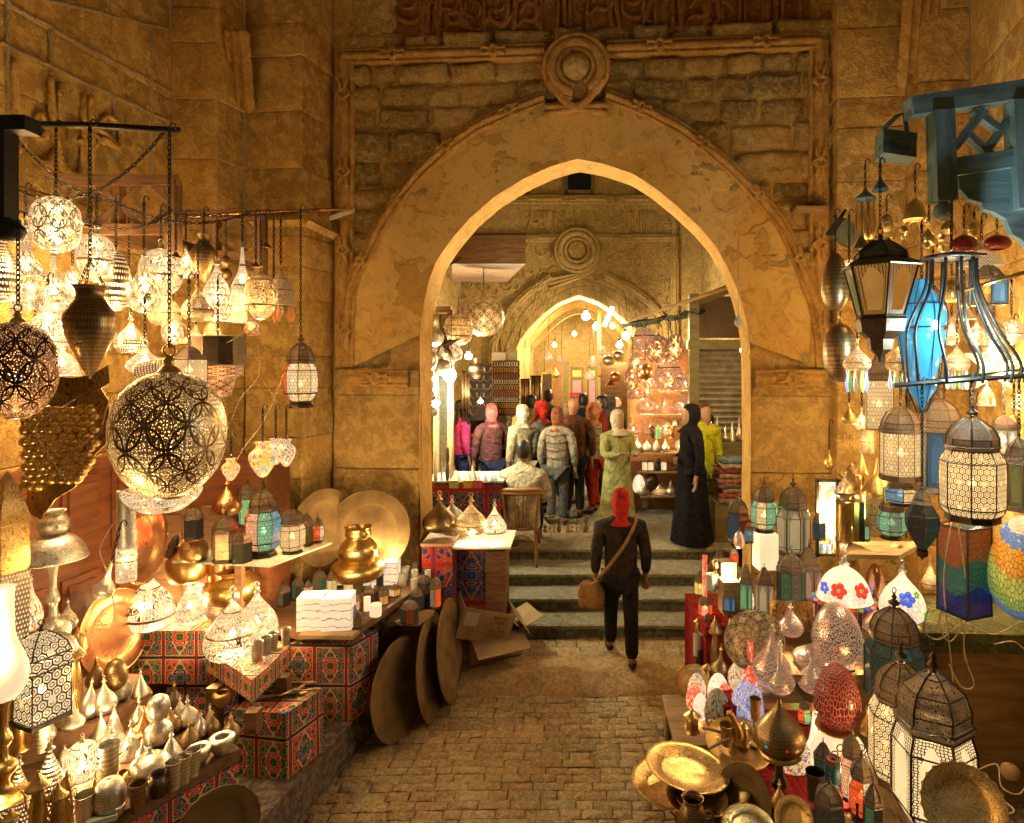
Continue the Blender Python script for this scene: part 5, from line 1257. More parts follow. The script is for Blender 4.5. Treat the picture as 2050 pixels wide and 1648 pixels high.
# drumsticks / carved spoons on box B
rr = random.Random(8); cB = G(585, 1395, .715)
for i in range(15):
    a = R(20)+rr.uniform(-.5, .55); L = rr.uniform(.16, .26); c = cB+Vector((rr.uniform(-.17, .06), rr.uniform(-.03, .14), rr.uniform(0, .035)))
    d = Vector((cos(a), sin(a), rr.uniform(-.06, .06)))*L/2
    o = MB().tube([c-d, c-d*.6, c-d*.5, c+d*.5, c+d*.7, c+d], [.006, .010, .006, .007, .012, .005], 7).build("carved_stick", (WOODL, BRASS, WOODL, DARKM)[i % 4]); tag(o, "slender turned stick in the loose pile on the nearest covered box", "stick", "turned sticks piled on the covered box")
# shelf G goods
lantern(527, 962, 1112, 76, 0, "large glowing lantern with pink and blue panels on the thin shelf", 'bulge', 8, "cwgwrptb", P_STAR, z=ZG, power=16, rot=.15)
lantern(585, 1008, 1106, 54, 0, "second glowing lantern with cream panels on the thin shelf", 'barrel', 8, "cc", P_STAR, z=ZG, power=12)
lantern(614, 1022, 1092, 26, 0, "narrow bronze lantern with amber glass near the shelf's right end", 'straight', 6, "a", P_STARD, z=ZG)
lantern(636, 1030, 1086, 26, 0, "smallest lantern with green and red glass at the shelf's right tip", 'bulge', 6, "grw", P_STAR, z=ZG, power=3)
lantern(452, 1022, 1122, 60, 0, "unlit dark domed lantern in the middle of the thin shelf", 'straight', 6, "k", L_ARAB2, z=ZG)
lantern(483, 1058, 1124, 46, 0, "small unlit lantern with olive panels at the shelf's front edge", 'straight', 6, "m", P_STARD, z=ZG)
lantern(496, 958, 1052, 42, 4.9, "green-glass lantern behind the large glowing one", 'straight', 6, "gt", P_STAR)
lantern(388, 1008, 1078, 42, 4.4, "grey unlit lantern standing in a ribbed bowl", 'straight', 6, "k", P_STARD)
goods(388, 1074, 1123, 60, 0, 'pot', BRASS_E, "ribbed brass bowl holding the grey lantern", "bowl", z=ZG)
goods(455, 968, 1030, 62, 4.75, 'onion', COPPER, "polished brown onion lamp behind the dark domed lantern", "lamp")
goods(427, 1114, 1124, 11, 0, 'sphere', PAPER, "white ball lying on the thin shelf's edge", "ball", z=ZG, finial=False)
o = MB().tube(curve3([(-.03, 0, 0), (-.01, 0, .07), (.02, 0, .13), (.035, 0, .18)], 5), [.012, .02, .03, .03, .028, .024, .03, .034, .034, .03, .028, .026, .02, .014, .01, .004][:16], 8).build("slipper", DARKM, loc=G(345, 1120, ZG)); tag(o, "dark embroidered slipper standing upright at the shelf's left end", "slipper")
# little lanterns and candle jars along the plank F
SM = [("brown", 517, 1142, 1188, 24, "kt", 0, "with a pale blue window, alone left of the row"), ("pierced brass", 566, 1166, 1212, 26, "ck", 0, "left end of the row"), ("olive glass", 596, 1150, 1200, 24, "mg", 0, "second in from the left end"),
 ("dark", 560, 1128, 1165, 24, "k", 0, "in the back row under the shelf"), ("dark blue", 583, 1118, 1156, 22, "kd", 0, "behind the olive glass one"), ("pink-lit", 617, 1158, 1196, 18, "p", 1, "glowing pink near the left end"), ("green and yellow", 639, 1136, 1186, 30, "gy", 0, "wide domed, middle of the row"),
 ("cream-lit", 664, 1138, 1190, 22, "c", 2, "glowing, in front of the orange one"), ("orange", 683, 1118, 1172, 26, "oc", 2, "glowing orange with a ring on top"), ("amber", 715, 1150, 1185, 24, "a", 0, "behind the alabaster pair"), ("small pierced", 712, 1188, 1222, 20, "pa", 1, "right beside the alabaster boxes' disc"),
 ("square pierced", 714, 1222, 1256, 22, "a", 0, "standing lowest, at the plank's near end"), ("dark red", 742, 1170, 1206, 28, "rk", 0, "dark red, mid plank"), ("olive", 765, 1172, 1200, 22, "m", 0, "olive, behind the amber cubes"), ("amber cube", 768, 1180, 1210, 20, "a", 1, "amber, close to the plank's edge"),
 ("amber cube", 790, 1168, 1193, 20, "ca", 1, "farther amber one at the plank's edge"), ("brown", 762, 1138, 1172, 16, "k", 0, "between the two alabaster towers"), ("black", 850, 1148, 1188, 22, "k", 0, "black, near the plank's far end"), ("red window", 820, 1196, 1246, 36, "rk", 0, "with red panes on the low shelf"), ("dark red-glass", 872, 1148, 1216, 26, "rk", 1, "lit red inside, beside the blue cloth"), ("bronze", 836, 1170, 1220, 28, "k", 0, "bronze, behind the red-paned one")]
for c_, x, a, b, w, cols, pw, lab in SM:
    zz = .83 if "low shelf" in lab or "blue cloth" in lab or "red-paned" in lab else ZF
    D = DG(b, ZF) if b > 1190 or zz != ZF else DG(b, ZF)
    lantern(x, a, b, w, D if zz == ZF else DG(b, zz), "%s lantern of the plank's row, %s" % (c_, lab), ('straight', 'tent', 'house', 'straight')[x % 4], (6, 4, 4, 6)[x % 4], cols, P_STAR if pw else P_STARD, power=0, rot=.3+(x % 5)*.2, group="small lanterns along the long plank")
for x, a, b, w, l, p in ((735, 1112, 1166, 44, "taller glowing alabaster tower with an arched engraving", 2), (782, 1122, 1167, 30, "second glowing alabaster tower, right of the taller one", 1.5)): panelbox(x, a, b, w, DG(b, ZF), l, ALAB, "alabaster_lamp", power=p, rot=.15)
goods(789, 1110, 1160, 26, DG(1162, ZF)+.1, 'cyl', G_CREAM, "round glowing alabaster drum behind the second tower", "lamp", finial=False)
for i, (x, a, b, w) in enumerate(((832, 1127, 1145, 14), (830, 1142, 1162, 15), (829, 1160, 1180, 15), (812, 1136, 1160, 18), (806, 1148, 1172, 16), (856, 1142, 1160, 12), (735, 1196, 1222, 14), (752, 1210, 1232, 24), (700, 1168, 1186, 24), (845, 1155, 1170, 12))):
    goods(x, a, b, w, DG(b, ZF), 'cyl', G_CREAM if i in (6, 7) else PAPER, "%s candle jar with a pale lid, %s" % (("little", "squat", "plain", "cloudy", "broad", "tiny", "lit", "glowing round", "flat", "slim")[i], ("topmost at the plank's far end", "second down in the far stack", "lowest in the far stack", "beside the drum lamp", "in front of the drum lamp", "rightmost on the plank", "beside the red lantern", "on the plank's near edge", "behind the alabaster pair", "by the black lantern")[i]), "jar", "candle_jar", finial=False, group="candle jars on the plank", seg=16)
wire([G(745, 1200, .95), G(775, 1225, .9), G(790, 1245, .83), G(815, 1252, .83), G(800, 1235, .84), G(780, 1240, .84)], "grey flex tangled on the low shelf", .003)
wire([G(800, 1190, .95), G(812, 1215, .9), G(800, 1240, .84)], "short grey flex hanging off the plank", .003)
# plaid shirt bundle under the plank
mb = MB(); pr_ = [(.10, 0), (.14, .1), (.13, .25), (.08, .33), (.001, .35)]; mb.lathe(smoothprof(pr_, 4), 20)
o = mb.build("plaid_bundle", cloth("plaid_fabric", (.30, .26, .2), (.03, .03, .04)), loc=G(758, 1310, .28)+Vector((-.12, .1, .1))); tag(o, "dark checked fabric bundle stuffed under the long plank", "cloth bundle")
# blue hanging cloth counter at the foot of the arch and its lamps
ZC = 1.10
cp = empty("cloth_counter", W(925, 1300, 5.95), "counter hung with dark blue and red pointed-arch cloth beside the steps", "counter")
cp.location = Vector((W(925, 1100, 5.95).x, 5.95, .0))
def cpb(x0, x1, D, z0, z1, dep, mat, nm): a = W(x0, 0, D).x; b = W(x1, 0, D).x; mb = MB(); mb.box(((a+b)/2-cp.location.x, D+dep/2-cp.location.y, (z0+z1)/2), (b-a, dep, z1-z0)); return mb.build(nm, mat, cp)
cpb(845, 905, 5.80, .28, 1.235, .5, KH2, "cloth_front"); cpb(906, 975, 6.02, .3, 1.19, .3, KH2, "side_cloth"); cpb(972, 1012, 5.98, .35, 1.13, .35, WOOD, "stained_board"); cpb(842, 908, 5.78, 1.235, 1.262, .6, WOODL, "board_top"); cpb(905, 1022, 5.85, 1.19, 1.21, .6, PAPER, "counter_top")
zc = 1.262
goods(880, 1000, 1062, 70, 5.95, 'onion', BRONZE, "golden-brown drilled onion lamp on the counter by the arch")
goods(943, 1003, 1068, 66, 5.95, 'onion', L_ARAB2, "silvery arabesque onion lamp, middle one on the counter by the arch", power=6)
goods(990, 1012, 1075, 50, 5.95, 'onion', L_CALLI, "third onion lamp on the counter, with dark script-like cuts", power=5)
goods(905, 1005, 1045, 50, 6.3, 'onion', SILVER_E, "pale onion lamp behind the golden-brown one")
uobj_e = goods(945, 1066, 1074, 9, 5.8, 'sphere', BULB, "bare bulb lying lit on the counter top", "bulb", finial=False); lamp_light((0, 0, .03), 7, WARM, .02, uobj_e)
# cardboard cartons
def carton(c, dims, rot, label, txt=False):
    e = empty("cardboard_box", c, label, "cardboard box"); e.rotation_euler = rot; X_, Y_, Z_ = dims; t = .006
    mb = MB(); mb.box((0, 0, t/2), (X_, Y_, t)); mb.box((0, -Y_/2, Z_/2), (X_, t, Z_)); mb.box((0, Y_/2, Z_/2), (X_, t, Z_)); mb.box((-X_/2, 0, Z_/2), (t, Y_, Z_)); mb.box((X_/2, 0, Z_/2), (t, Y_, Z_)); mb.build("carton", CARD, e)
    return e
c1 = carton(Vector((-.83, 6.12, .115)), (.52, .40, .22), (0, 0, R(28)), "open lower cardboard box with its flaps spread beside the steps")
for (p, a, s_) in ((( .0, -.20, .24), (R(205), 0, 0), (.52, .24)), ((.26, 0, .24), (0, R(-20), 0), (.24, .40)), ((0, .2, .24), (R(15), 0, 0), (.52, .22))):
    mb = MB(); 
    if p[0] == 0: mb.box((0, s_[1]/2, 0), (s_[0], s_[1], .005))
    else: mb.box((s_[0]/2, 0, 0), (s_[0], s_[1], .005))
    f_ = mb.build("flap", CARD, c1, loc=p); f_.rotation_euler = a
c2 = carton(Vector((-.93, 5.98, .36)), (.50, .34, .30), (R(8), R(17), R(22)), "upper cardboard box tipped over with printed lettering and a taped paper label")
PRINT = simple("brown_print", (.10, .05, .02), .8)
for i in range(11):
    MB().box((.02 if i > 4 else .05, -.174, .05+i*.020), (.30-(.10 if i % 3 == 0 else 0), .001, .0022)).build("printed_line", PRINT, c2)
def text(s, size, mat, parent, loc, rot, name="lettering", ext=.0006):
    cu_ = bpy.data.curves.new(name, 'FONT'); cu_.body = s; cu_.size = size; cu_.extrude = ext; cu_.align_x = 'CENTER'; cu_.materials.append(mat)
    o = bpy.data.objects.new(name, cu_); o.location = loc; link(o, parent); bpy.context.view_layer.update(); me = bpy.data.meshes.new_from_object(o.evaluated_get(bpy.context.evaluated_depsgraph_get())); q = bpy.data.objects.new(name, me); q.location = loc; q.rotation_euler = rot; bpy.data.objects.remove(o); return link(q, parent)
for s, z in (("BOTTLE", .235), ("ZAW", .19), ("8", .148), ("20.5 KGS", .106), ("21.4 KGS", .066)): text(s, .042, PRINT, c2, (.12, -.176, z), (R(90), 0, 0))
MB().box((-.16, -.1745, .2), (.13, .001, .13)).build("paper_label", PAPER, c2)
f_ = MB().box((.13, 0, 0), (.26, .34, .005)).build("flap", CARD, c2, loc=(.25, 0, .30)); f_.rotation_euler = (0, R(38), 0)
f_ = MB().box((0, .1, 0), (.5, .2, .005)).build("flap", CARD, c2, loc=(0, .17, .30)); f_.rotation_euler = (R(25), 0, 0)
for x, a, b, w, D, pf, m_, pw, hg, l in ((60, 560, 620, 50, 3.9, 'onion', L_SCALE, 6, 430, "scale lamp glowing above the brown dotted globe"), (145, 540, 590, 44, 4.1, 'sphere', L_CIRC, 6, 420, "small bright globe left of the dark vase's chains"), (258, 560, 612, 44, 4.2, 'onion', L_ARAB, 6, 430, "onion lamp behind the drilled egg lamp"), (345, 640, 690, 46, 4.3, 'sphere', L_CIRC, 5, 560, "fretwork ball above the biggest globe's ring"),
 (372, 500, 555, 40, 4.4, 'bigonion', L_CIRC, 5, 430, "fretwork onion left of the bronze jug lamp"), (425, 640, 680, 40, 4.4, 'dome', L_ARAB2, 4, 560, "small dim dome beneath the fish-scale lamp"), (548, 590, 632, 40, 4.7, 'onion', L_ARAB2, 3, 440, "little pierced onion at the cluster's lower right"), (505, 640, 672, 34, 4.5, 'squat', L_PIN2, 3, 560, "flat pierced lamp under the open-based globe"),
 (215, 620, 680, 46, 4.0, 'cone', L_DOTS, 6, 560, "drilled cone lamp right of the dark vase"), (30, 590, 640, 40, 4.1, 'sphere', L_ARAB, 6, 440, "bright globe peeping over the brown dotted globe"), (70, 700, 760, 50, 3.9, 'drop', L_ARAB, 6, 600, "bright drop between the brown globe and the grape relief")): goods(x, a, b, w, D, pf, m_, l, power=pw, hang=hg, name="hanging_lamp")
for i, (x, b, h, w, pf, m_) in enumerate(((130, 1480, 44, 34, 'onion', SILVER), (255, 1440, 40, 32, 'drop', SILVER_E), (300, 1470, 40, 34, 'onion', SILVER_D), (330, 1450, 40, 30, 'drop', BRONZE), (190, 1590, 40, 30, 'onion', BRASS), (300, 1590, 34, 26, 'onion', SILVER), (242, 1590, 30, 24, 'cup', COPPER), (60, 1490, 46, 30, 'drop', SILVER), (420, 1450, 34, 28, 'cone', SILVER), (360, 1435, 36, 28, 'onion', SILVER_D), (130, 1540, 40, 34, 'squat', SILVER_E), (285, 1520, 34, 30, 'onion', SILVER))):
    goods(x, b-h, b, w, 0, pf, m_, "small %s %s on the plank table, %s" % ("brass silver copper bronze".split()[0 if m_ is BRASS else 2 if m_ is COPPER else 3 if m_ is BRONZE else 1], {'onion': "onion lamp", 'drop': "drop lamp", 'cup': "cup", 'cone': "cone lamp", 'squat': "dish lamp"}[pf], ("right of the lattice lantern's foot", "behind the blazing cone", "left of the double gourd's foot", "behind the double gourd", "between the coffee pots and apple lamp", "behind the dark tumbler", "beside the dark tumbler", "behind the tall perforated beaker", "at the far corner by the cloth", "just behind the shiny drilled onion", "left of the script-banded globe", "behind the broad pearly dish")[i]), z=ZA)
# ================================================================ RIGHT STALL
def block(px0, px1, D, z0, z1, dep, mat, name, label, cat, rz=0, colr=(1, 1, 1)):
    a = W(px0, 0, D).x; b = W(px1, 0, D).x
    o = MB().box((0, dep/2, (z1-z0)/2), (b-a, dep, z1-z0), col=colr).build(name, mat, loc=((a+b)/2, D, z0)); o.rotation_euler = (0, 0, rz); tag(o, label, cat); return o
block(1545, 1800, 4.30, 0, 1.10, 1.15, PLY, "stall_counter", "tall wooden counter at the back of the right stall under the tower lanterns", "counter")
block(1412, 1560, 4.75, 0, .93, .7, KH3, "red_cloth_counter", "counter under bright red patterned cloth at the right stall's lane side", "counter", rz=.05)
sh = block(1532, 1640, 4.02, .70, .745, .40, WOODL, "display_shelf", "pale shelf edge carrying the crackled mercury-glass drops", "shelf")
block(1545, 1770, 3.98, .90, .945, .45, WOODL, "display_shelf", "higher pale shelf under the big crackled egg lamp", "shelf")
block(1450, 1620, 4.06, 0, .70, .3, KH3, "red_cloth_drape", "deep red cloth hanging under the pale shelf", "cloth")
bt = empty("bamboo_table", (1.0, 4.35, 0), "low bamboo-legged table holding the mosaic egg lamps", "table")
def bl(x, y, z0, z1, r_=.022): return MB().tube([(x, y, z0), (x, y, z1)], r_, 8).build("leg", WOOD, bt)
for x, y in ((-.30, .3), (-.30, -.12), (.1, -.2), (.55, -.2)): bl(x, y, 0, .40)
MB().box((.12, .05, .415), (.92, .62, .03)).build("table_top", WOODL, bt); MB().tube([(-.3, -.12, .2), (.55, -.2, .2)], .014, 6).build("rail", WOOD, bt); MB().tube([(-.3, -.12, .12), (-.3, .3, .12)], .014, 6).build("rail", WOOD, bt)
MB().box((.16, -.26, .40), (.36, .18, .03)).build("blue_board", simple("blue_grey_board", (.10, .14, .20), .6), bt)
block(1855, 2160, 4.15, 0, 1.02, .5, PLY, "plywood_chest", "large stained plywood chest below the mosaic panels on the right", "chest", rz=-.05)
block(1845, 2160, 4.10, 1.02, 1.15, .65, cloth("green_padding", (.10, .10, .04)), "green_padded_ledge", "dull green padded ledge on top of the plywood chest", "ledge", rz=-.05)
block(1740, 2200, 2.9, 0, .38, 1.2, S_PAVE, "stone_ledge", "sandy stone ledge in the bottom right corner under the biggest lantern", "ledge")
block(1380, 1760, 3.55, 0, .40, .5, KH3, "low_display_box", "low dark box behind the piled brass plates", "box", colr=(.3, .25, .25))
slab([(1690, 1110), (1800, 1112), (1850, 1085), (1700, 1082)], 1.58, 1.61, WOODL, "wall_shelf", "small wooden shelf holding brass lamps below the tall filigree lantern", "shelf")
# lane-side small lanterns and candle holders
SR = [
 (1530, 960, 1066, 54, 4.75, 'bulge', 8, "tgptc", P_STAR, 8, "blue and pink panelled lantern standing on a cream shade box"),
 (1588, 955, 1110, 72, 4.7, 'tall', 8, "c", P_WIND, 0, "large dark onion-domed lantern with pale star windows, unlit, beside the pier"),
 (1584, 1098, 1202, 60, 4.45, 'straight', 8, "gcgk", P_STARD, 0, "dark green-glass octagonal lantern below the onion-domed one"),
 (1478, 988, 1085, 52, 4.9, 'tall', 6, "rb", P_STARD, 0, "dark lantern with dull red panels by the folded cloths"),
 (1500, 1040, 1085, 22, 4.8, 'straight', 4, "b", P_GLASS, 2, "slim pale-blue glass lantern behind the rose light"),
 (1418, 1118, 1180, 40, 5.3, 'bulge', 6, "ck", P_STARD, 0, "round dark lantern farthest left on the red counter"),
 (1440, 1095, 1150, 26, 5.2, 'tent', 6, "k", P_STARD, 0, "little pointed bronze lantern in the back row of the red counter"),
 (1412, 1190, 1232, 30, 5.0, 'house', 6, "rp", P_STAR, 4, "small red-glowing lantern at the red counter's left edge"),
 (1418, 1226, 1262, 20, 4.9, 'house', 4, "b", P_WIND, 0, "tiny blue-windowed lantern under the red-glowing one"),
 (1459, 1170, 1222, 30, 4.75, 'tent', 4, "b", P_WIND, 0, "small tent-roofed lantern of blue tin with heart holes"),
 (1493, 1120, 1222, 30, 4.65, 'tent', 4, "g", P_WIND, 5, "tall narrow lantern glowing green inside"),
 (1530, 1132, 1225, 36, 4.6, 'cubic', 4, "c", P_WIND, 0, "flat cream lantern box with an arched window cut-out"),
 (1620, 1085, 1200, 56, 4.5, 'tent', 4, "p", P_WIND, 0, "tall tapering bronze lantern with a pale keyhole window"),
 (1440, 1120, 1175, 22, 5.1, 'straight', 4, "c", P_WIND, 2, "narrow cream box lantern behind the brass knob"),
]
for x, a, b, w, D, sty, n, cols, g_, pw, lab in SR: lantern(x, a, b, w, D, lab, sty, n, cols, g_, power=pw, rot=.25+(x % 7)*.1, group="small lanterns on the red counter" if w < 45 else None)
panelbox(1532, 1066, 1136, 42, 4.72, "plain cream shade box glowing below the blue and pink lantern", G_CREAM, frame=None, power=0, rot=.1)
goods(1480, 1062, 1098, 24, 4.8, 'egg', MERC, "small rose-shaped glowing night light", power=5)
panelbox(1454, 1122, 1165, 34, 4.95, "cream wooden box lamp with a carved arch, upper one", WOODL, rot=.1, name="box_lamp")
panelbox(1459, 1160, 1225, 36, 4.8, "cream wooden box lamp behind the blue tin lantern, lit orange at its edges", WOODL, rot=.1, power=2)
e = goods(1411, 1115, 1200, 10, 5.15, 'cyl', MZ_REDL, "slim upright red glowing tube at the counter's left end", "tube lamp", power=2, finial=False)
wp = empty("mosaic_panel", W(1670, 1110, 4.9), "tall black-framed panel of multicoloured mosaic glass against the pier", "panel lamp"); s_ = 4.9/F
for nm, m_, bx in (("glass", MZ_MULTI, ((0, 0, 74*s_), (66*s_, .01, 148*s_))),): MB().box(*bx).build(nm, m_, wp)
mb = MB(); 
for x in (-35, 5, 35): mb.box((x*s_, -.01, 74*s_), (5*s_, .03, 156*s_))
for z in (0, 148): mb.box((0, -.01, z*s_), (76*s_, .03, 5*s_))
mb.build("frame", IRON, wp)
uobj("bulb", 'bulb', BULB, wp, .02, .06, (-.06, -.04, .30), 10); lamp_light((-.06, -.1, .33), 6, WARM, .02, wp)
# candle jars and figurines column
for i, (x, a, b, w, m_, l) in enumerate(((1398, 1270, 1310, 20, 'PAPER', "white candle jar with a dark metal sleeve, left one"), (1414, 1268, 1312, 18, 'PAPER', "white candle jar with a dark metal sleeve, right one"), (1400, 1298, 1330, 22, 'DARKM', "dark patterned tin cup below the white jars"), (1424, 1150, 1180, 22, 'PAPER', "pale jar with brown band"))):
    goods(x, a, b, w, 4.85, 'cyl', globals()[m_], l, "jar", "candle_jar", finial=False, seg=16)
goods(1432, 1232, 1345, 32, 4.75, 'coffee', BRASS_E, "brass jug-shaped lantern with a big ring handle and onion lid", "lantern", "brass_jug", handle=1)
goods(1433, 1120, 1165, 20, 4.95, 'gourd', BRASS, "brass knob ornament at the back of the red counter", "ornament")
goods(1416, 1328, 1362, 26, 4.6, 'coffee', BRASS, "little shiny brass censer behind the mosaic eggs", "censer")
goods(1444, 1300, 1350, 44, 4.5, 'tall', BRONZE, "dark pierced teardrop lamp left of the mosaic bottle lamps", "lamp")
# discs, mosaic bottles, mercury glass
tray(1510, 1283, 118, 4.15, "pale gold pierced disc with a round centre hole standing behind the mosaic bottles", (-.1, -1, .1), L_CIRC2, "pierced_disc", "disc", deep=.02)
tray(1385, 1366, 66, 4.55, "small pierced gold disc at the lane edge behind the eggs", (-.1, -1, .2), BRASS_E, "pierced_disc", "disc", deep=.02)
bp = block(1541, 1628, 4.22, HC-(1266-HY)*4.22/F, HC-(1205-HY)*4.22/F, .02, BRASS_E, "gold_plaque", "square gold board with an arched cut-out behind the crackled drops", "panel")
RG = [
 (1675, 1205, 1326, 104, 4.05, 'egg', MERC, "largest crackled silver egg lamp with red jewels, glowing on the higher shelf", dict(power=10)),
 (1583, 1215, 1270, 52, 4.15, 'onion', MERC, "glowing crackled onion lamp in front of the gold board's arch", dict(power=5)),
 (1545, 1262, 1372, 80, 4.08, 'drop', MERC, "crackled silver drop with a ball neck behind the pointed one", dict(power=3)),
 (1562, 1290, 1386, 60, 4.0, 'tall', MERC, "pointed crackled teardrop at the pale shelf's front, lit", dict(power=6)),
 (1617, 1272, 1340, 78, 4.12, 'drop', MERC, "crackled silver drop leaning right behind the dark-finialled one", dict(tilt=20, power=3)),
 (1626, 1314, 1384, 62, 4.0, 'drop', MERC, "crackled drop with a dark bud finial at the shelf's right", dict(power=2)),
 (1478, 1286, 1382, 42, 4.2, 'bottle', MZ_MULTI, "multicoloured mosaic bottle lamp, glowing", dict(power=5)),
 (1502, 1283, 1395, 40, 4.15, 'bottle', MZ_REDL, "bright red bottle lamp with a dark neck", dict(power=4)),
 (1395, 1348, 1405, 38, 4.4, 'egg', MZ_MULTI, "pointed yellow-green mosaic egg at the back left of the eggs", dict(power=3)),
 (1392, 1372, 1422, 38, 4.3, 'egg', MZ_REDL, "glowing red and white mosaic egg nearest the lane", dict(power=3)),
 (1438, 1348, 1412, 44, 4.35, 'egg', MZ_WHITE, "pinkish white glowing mosaic egg in the middle back", dict(power=4)),
 (1450, 1367, 1425, 40, 4.3, 'egg', MZ_REDL, "glowing red mosaic egg between the speckled and violet ones", dict(power=3)),
 (1402, 1388, 1440, 30, 4.22, 'egg', MZ_WHITE, "small grey-white mosaic egg behind the brass bell", {}),
 (1436, 1378, 1460, 54, 4.15, 'egg', MZ_MULTID, "speckled multicoloured mosaic egg, unlit", {}),
 (1497, 1358, 1456, 68, 4.12, 'egg', MZ_BLUE, "tall violet-blue mosaic egg glowing softly", dict(power=3)),
 (1676, 1328, 1457, 98, 3.75, 'egg', MZ_RED, "big dark red mosaic egg with pale grout lines", {}),
 (1752, 1128, 1196, 40, 4.35, 'egg', COPPER, "reddish-brown egg ornament between the leaded-glass lamps", {}),
 (1386, 1418, 1466, 34, 4.1, 'coffee', BRASS, "shiny brass bell on the blue board", dict(cat="bell")),
 (1583, 1415, 1455, 30, 4.2, 'egg', MZ_REDL, "glowing red-striped egg half hidden by the bronze lamp dome", dict(power=2)),
 (1512, 1398, 1440, 24, 3.9, 'cup', BRASS_E, "brass goblet in front of the violet egg", dict(cat="cup")),
 (1630, 1420, 1560, 60, 4.0, 'tall', MZ_WHITE, "tall white and yellow mosaic drop glowing behind the red egg's stand", dict(power=6)),
 (1585, 1500, 1560, 78, 3.95, 'cyl', MZ_MULTI, "multicoloured mosaic drum glowing behind the bronze lamp's stem", dict(power=5)),
 (1600, 1545, 1580, 90, 3.9, 'bowl', MZ_REDL, "red mosaic bowl glowing below the mosaic drum", {}),
 (1680, 1458, 1550, 118, 3.7, 'squat', G_CREAM, "round cream-orange hide lamp with dark scroll bands below the red egg", dict(power=7, rim=None)),
 (1395, 1340, 1420, 30, 4.6, 'cyl', PAPER, "pale shell-shaped stone with a cut-out camel scene at the lane corner", dict(cat="ornament", finial=False)),
]
for x, a, b, w, D, pf, m_, lab, kw in RG:
    kw = dict(kw); cat = kw.pop("cat", "lamp"); goods(x, a, b, w, D, pf, m_, lab, cat=cat, name="egg_lamp" if pf == 'egg' and cat == "lamp" else None, **kw)
goods(1676, 1452, 1464, 92, 3.74, 'bowl', BRASS, "round stand plate under the dark red mosaic egg", "stand", finial=False)
# dark scroll bands on the hide lamp
hb = [o for o in COL.objects if o.get("label", "").startswith("round cream-orange")][0]
for s in (-1, 1):
    pts = [Vector((s*.06+.035*s*sin(t*1.5), -.175+.02*cos(t), .25-t*.03)) for t in range(8)]
    mb = MB()
    for i in range(7): mb.tube([pts[i]+Vector((.02*cos(q), 0, .02*sin(q))) for q in [2*pi*k/8 for k in range(8)]], .004, 4, True)
    mb.build("scroll_band", IRON, hb)
# leaded glass lamps
def leaded(px, y0, y1, w, D, label, pf, flower):
    root = goods(px, y0, y1, w, D, pf, MZ_TIFF, label, power=9, rim=BRASS, finial=True); r = w/2*D/F; h = (y1-y0)*D/F
    pm = dict((round(z, 2), r_) for r_, z in PR[pf])
    def rad(f):
        best = min(PR[pf], key=lambda q: abs(q[1]-f)); return best[0]*r
    for (a, f, s, cset) in flower:
        mb = MB(); rr_ = rad(f)*1.015
        c = Vector((rr_*cos(a), rr_*sin(a), h*f)); nn = Vector((cos(a), sin(a), .45 if f > .4 else .1)).normalized(); X_ = Vector((-sin(a), cos(a), 0)); Y_ = nn.cross(X_)
        for k in range(5):
            q = 2*pi*k/5; pc = c+(X_*cos(q)+Y_*sin(q))*s*.62
            mb.add([pc+nn*.006]+[pc+(X_*cos(t)+Y_*sin(t))*s*.46 for t in [2*pi*j/9 for j in range(9)]], [(0, 1+j, 1+(j+1) % 9) for j in range(9)])
        mb.build("glass_flower", cset, root)
        mb = MB(); mb.lathe([(s*.2, 0), (.001, s*.16)], 8, c+nn*.006, nn.to_track_quat('Z', 'Y').to_matrix()); mb.build("flower_centre", F_GRN, root)
    return root
F_RED = mat_fill("red_opal_glass", (.85, .06, .03), .75); F_GRN = mat_fill("green_opal_glass", (.25, .55, .12), .6); F_BLU = mat_fill("blue_opal_glass", (.08, .15, .75), .8); F_PNK = mat_fill("pink_opal_glass", (.9, .3, .25), .8)
t1 = leaded(1690, 1128, 1198, 114, 4.2, "wide leaded-glass dome shade with red flowers and a beaded colour border", 'dome', [(R(-125), .42, .05, F_RED), (R(-75), .45, .05, F_RED), (R(-28), .4, .045, F_BLU), (R(-160), .4, .04, F_BLU)])
for k in range(22):
    a = 2*pi*k/22; mb = MB(); mb.lathe([(.017, 0), (.012, .012), (.001, .016)], 8, (.192*cos(a), .192*sin(a), -.004), Matrix.Rotation(R(180), 3, 'X')); mb.build("border_bead", (F_RED, F_GRN, F_BLU, F_PNK)[k % 4], t1)
goods(1690, 1196, 1240, 120, 4.28, 'cyl', KH1, "round drum wrapped in scroll-patterned cloth under the leaded dome shade", "drum", finial=False)
leaded(1806, 1143, 1240, 96, 4.25, "cream leaded-glass dome lamp with a blue flower and green leaves", 'bigonion', [(R(-105), .55, .05, F_BLU), (R(-60), .25, .03, F_GRN), (R(-130), .22, .03, F_GRN), (R(-70), .62, .025, F_GRN)])
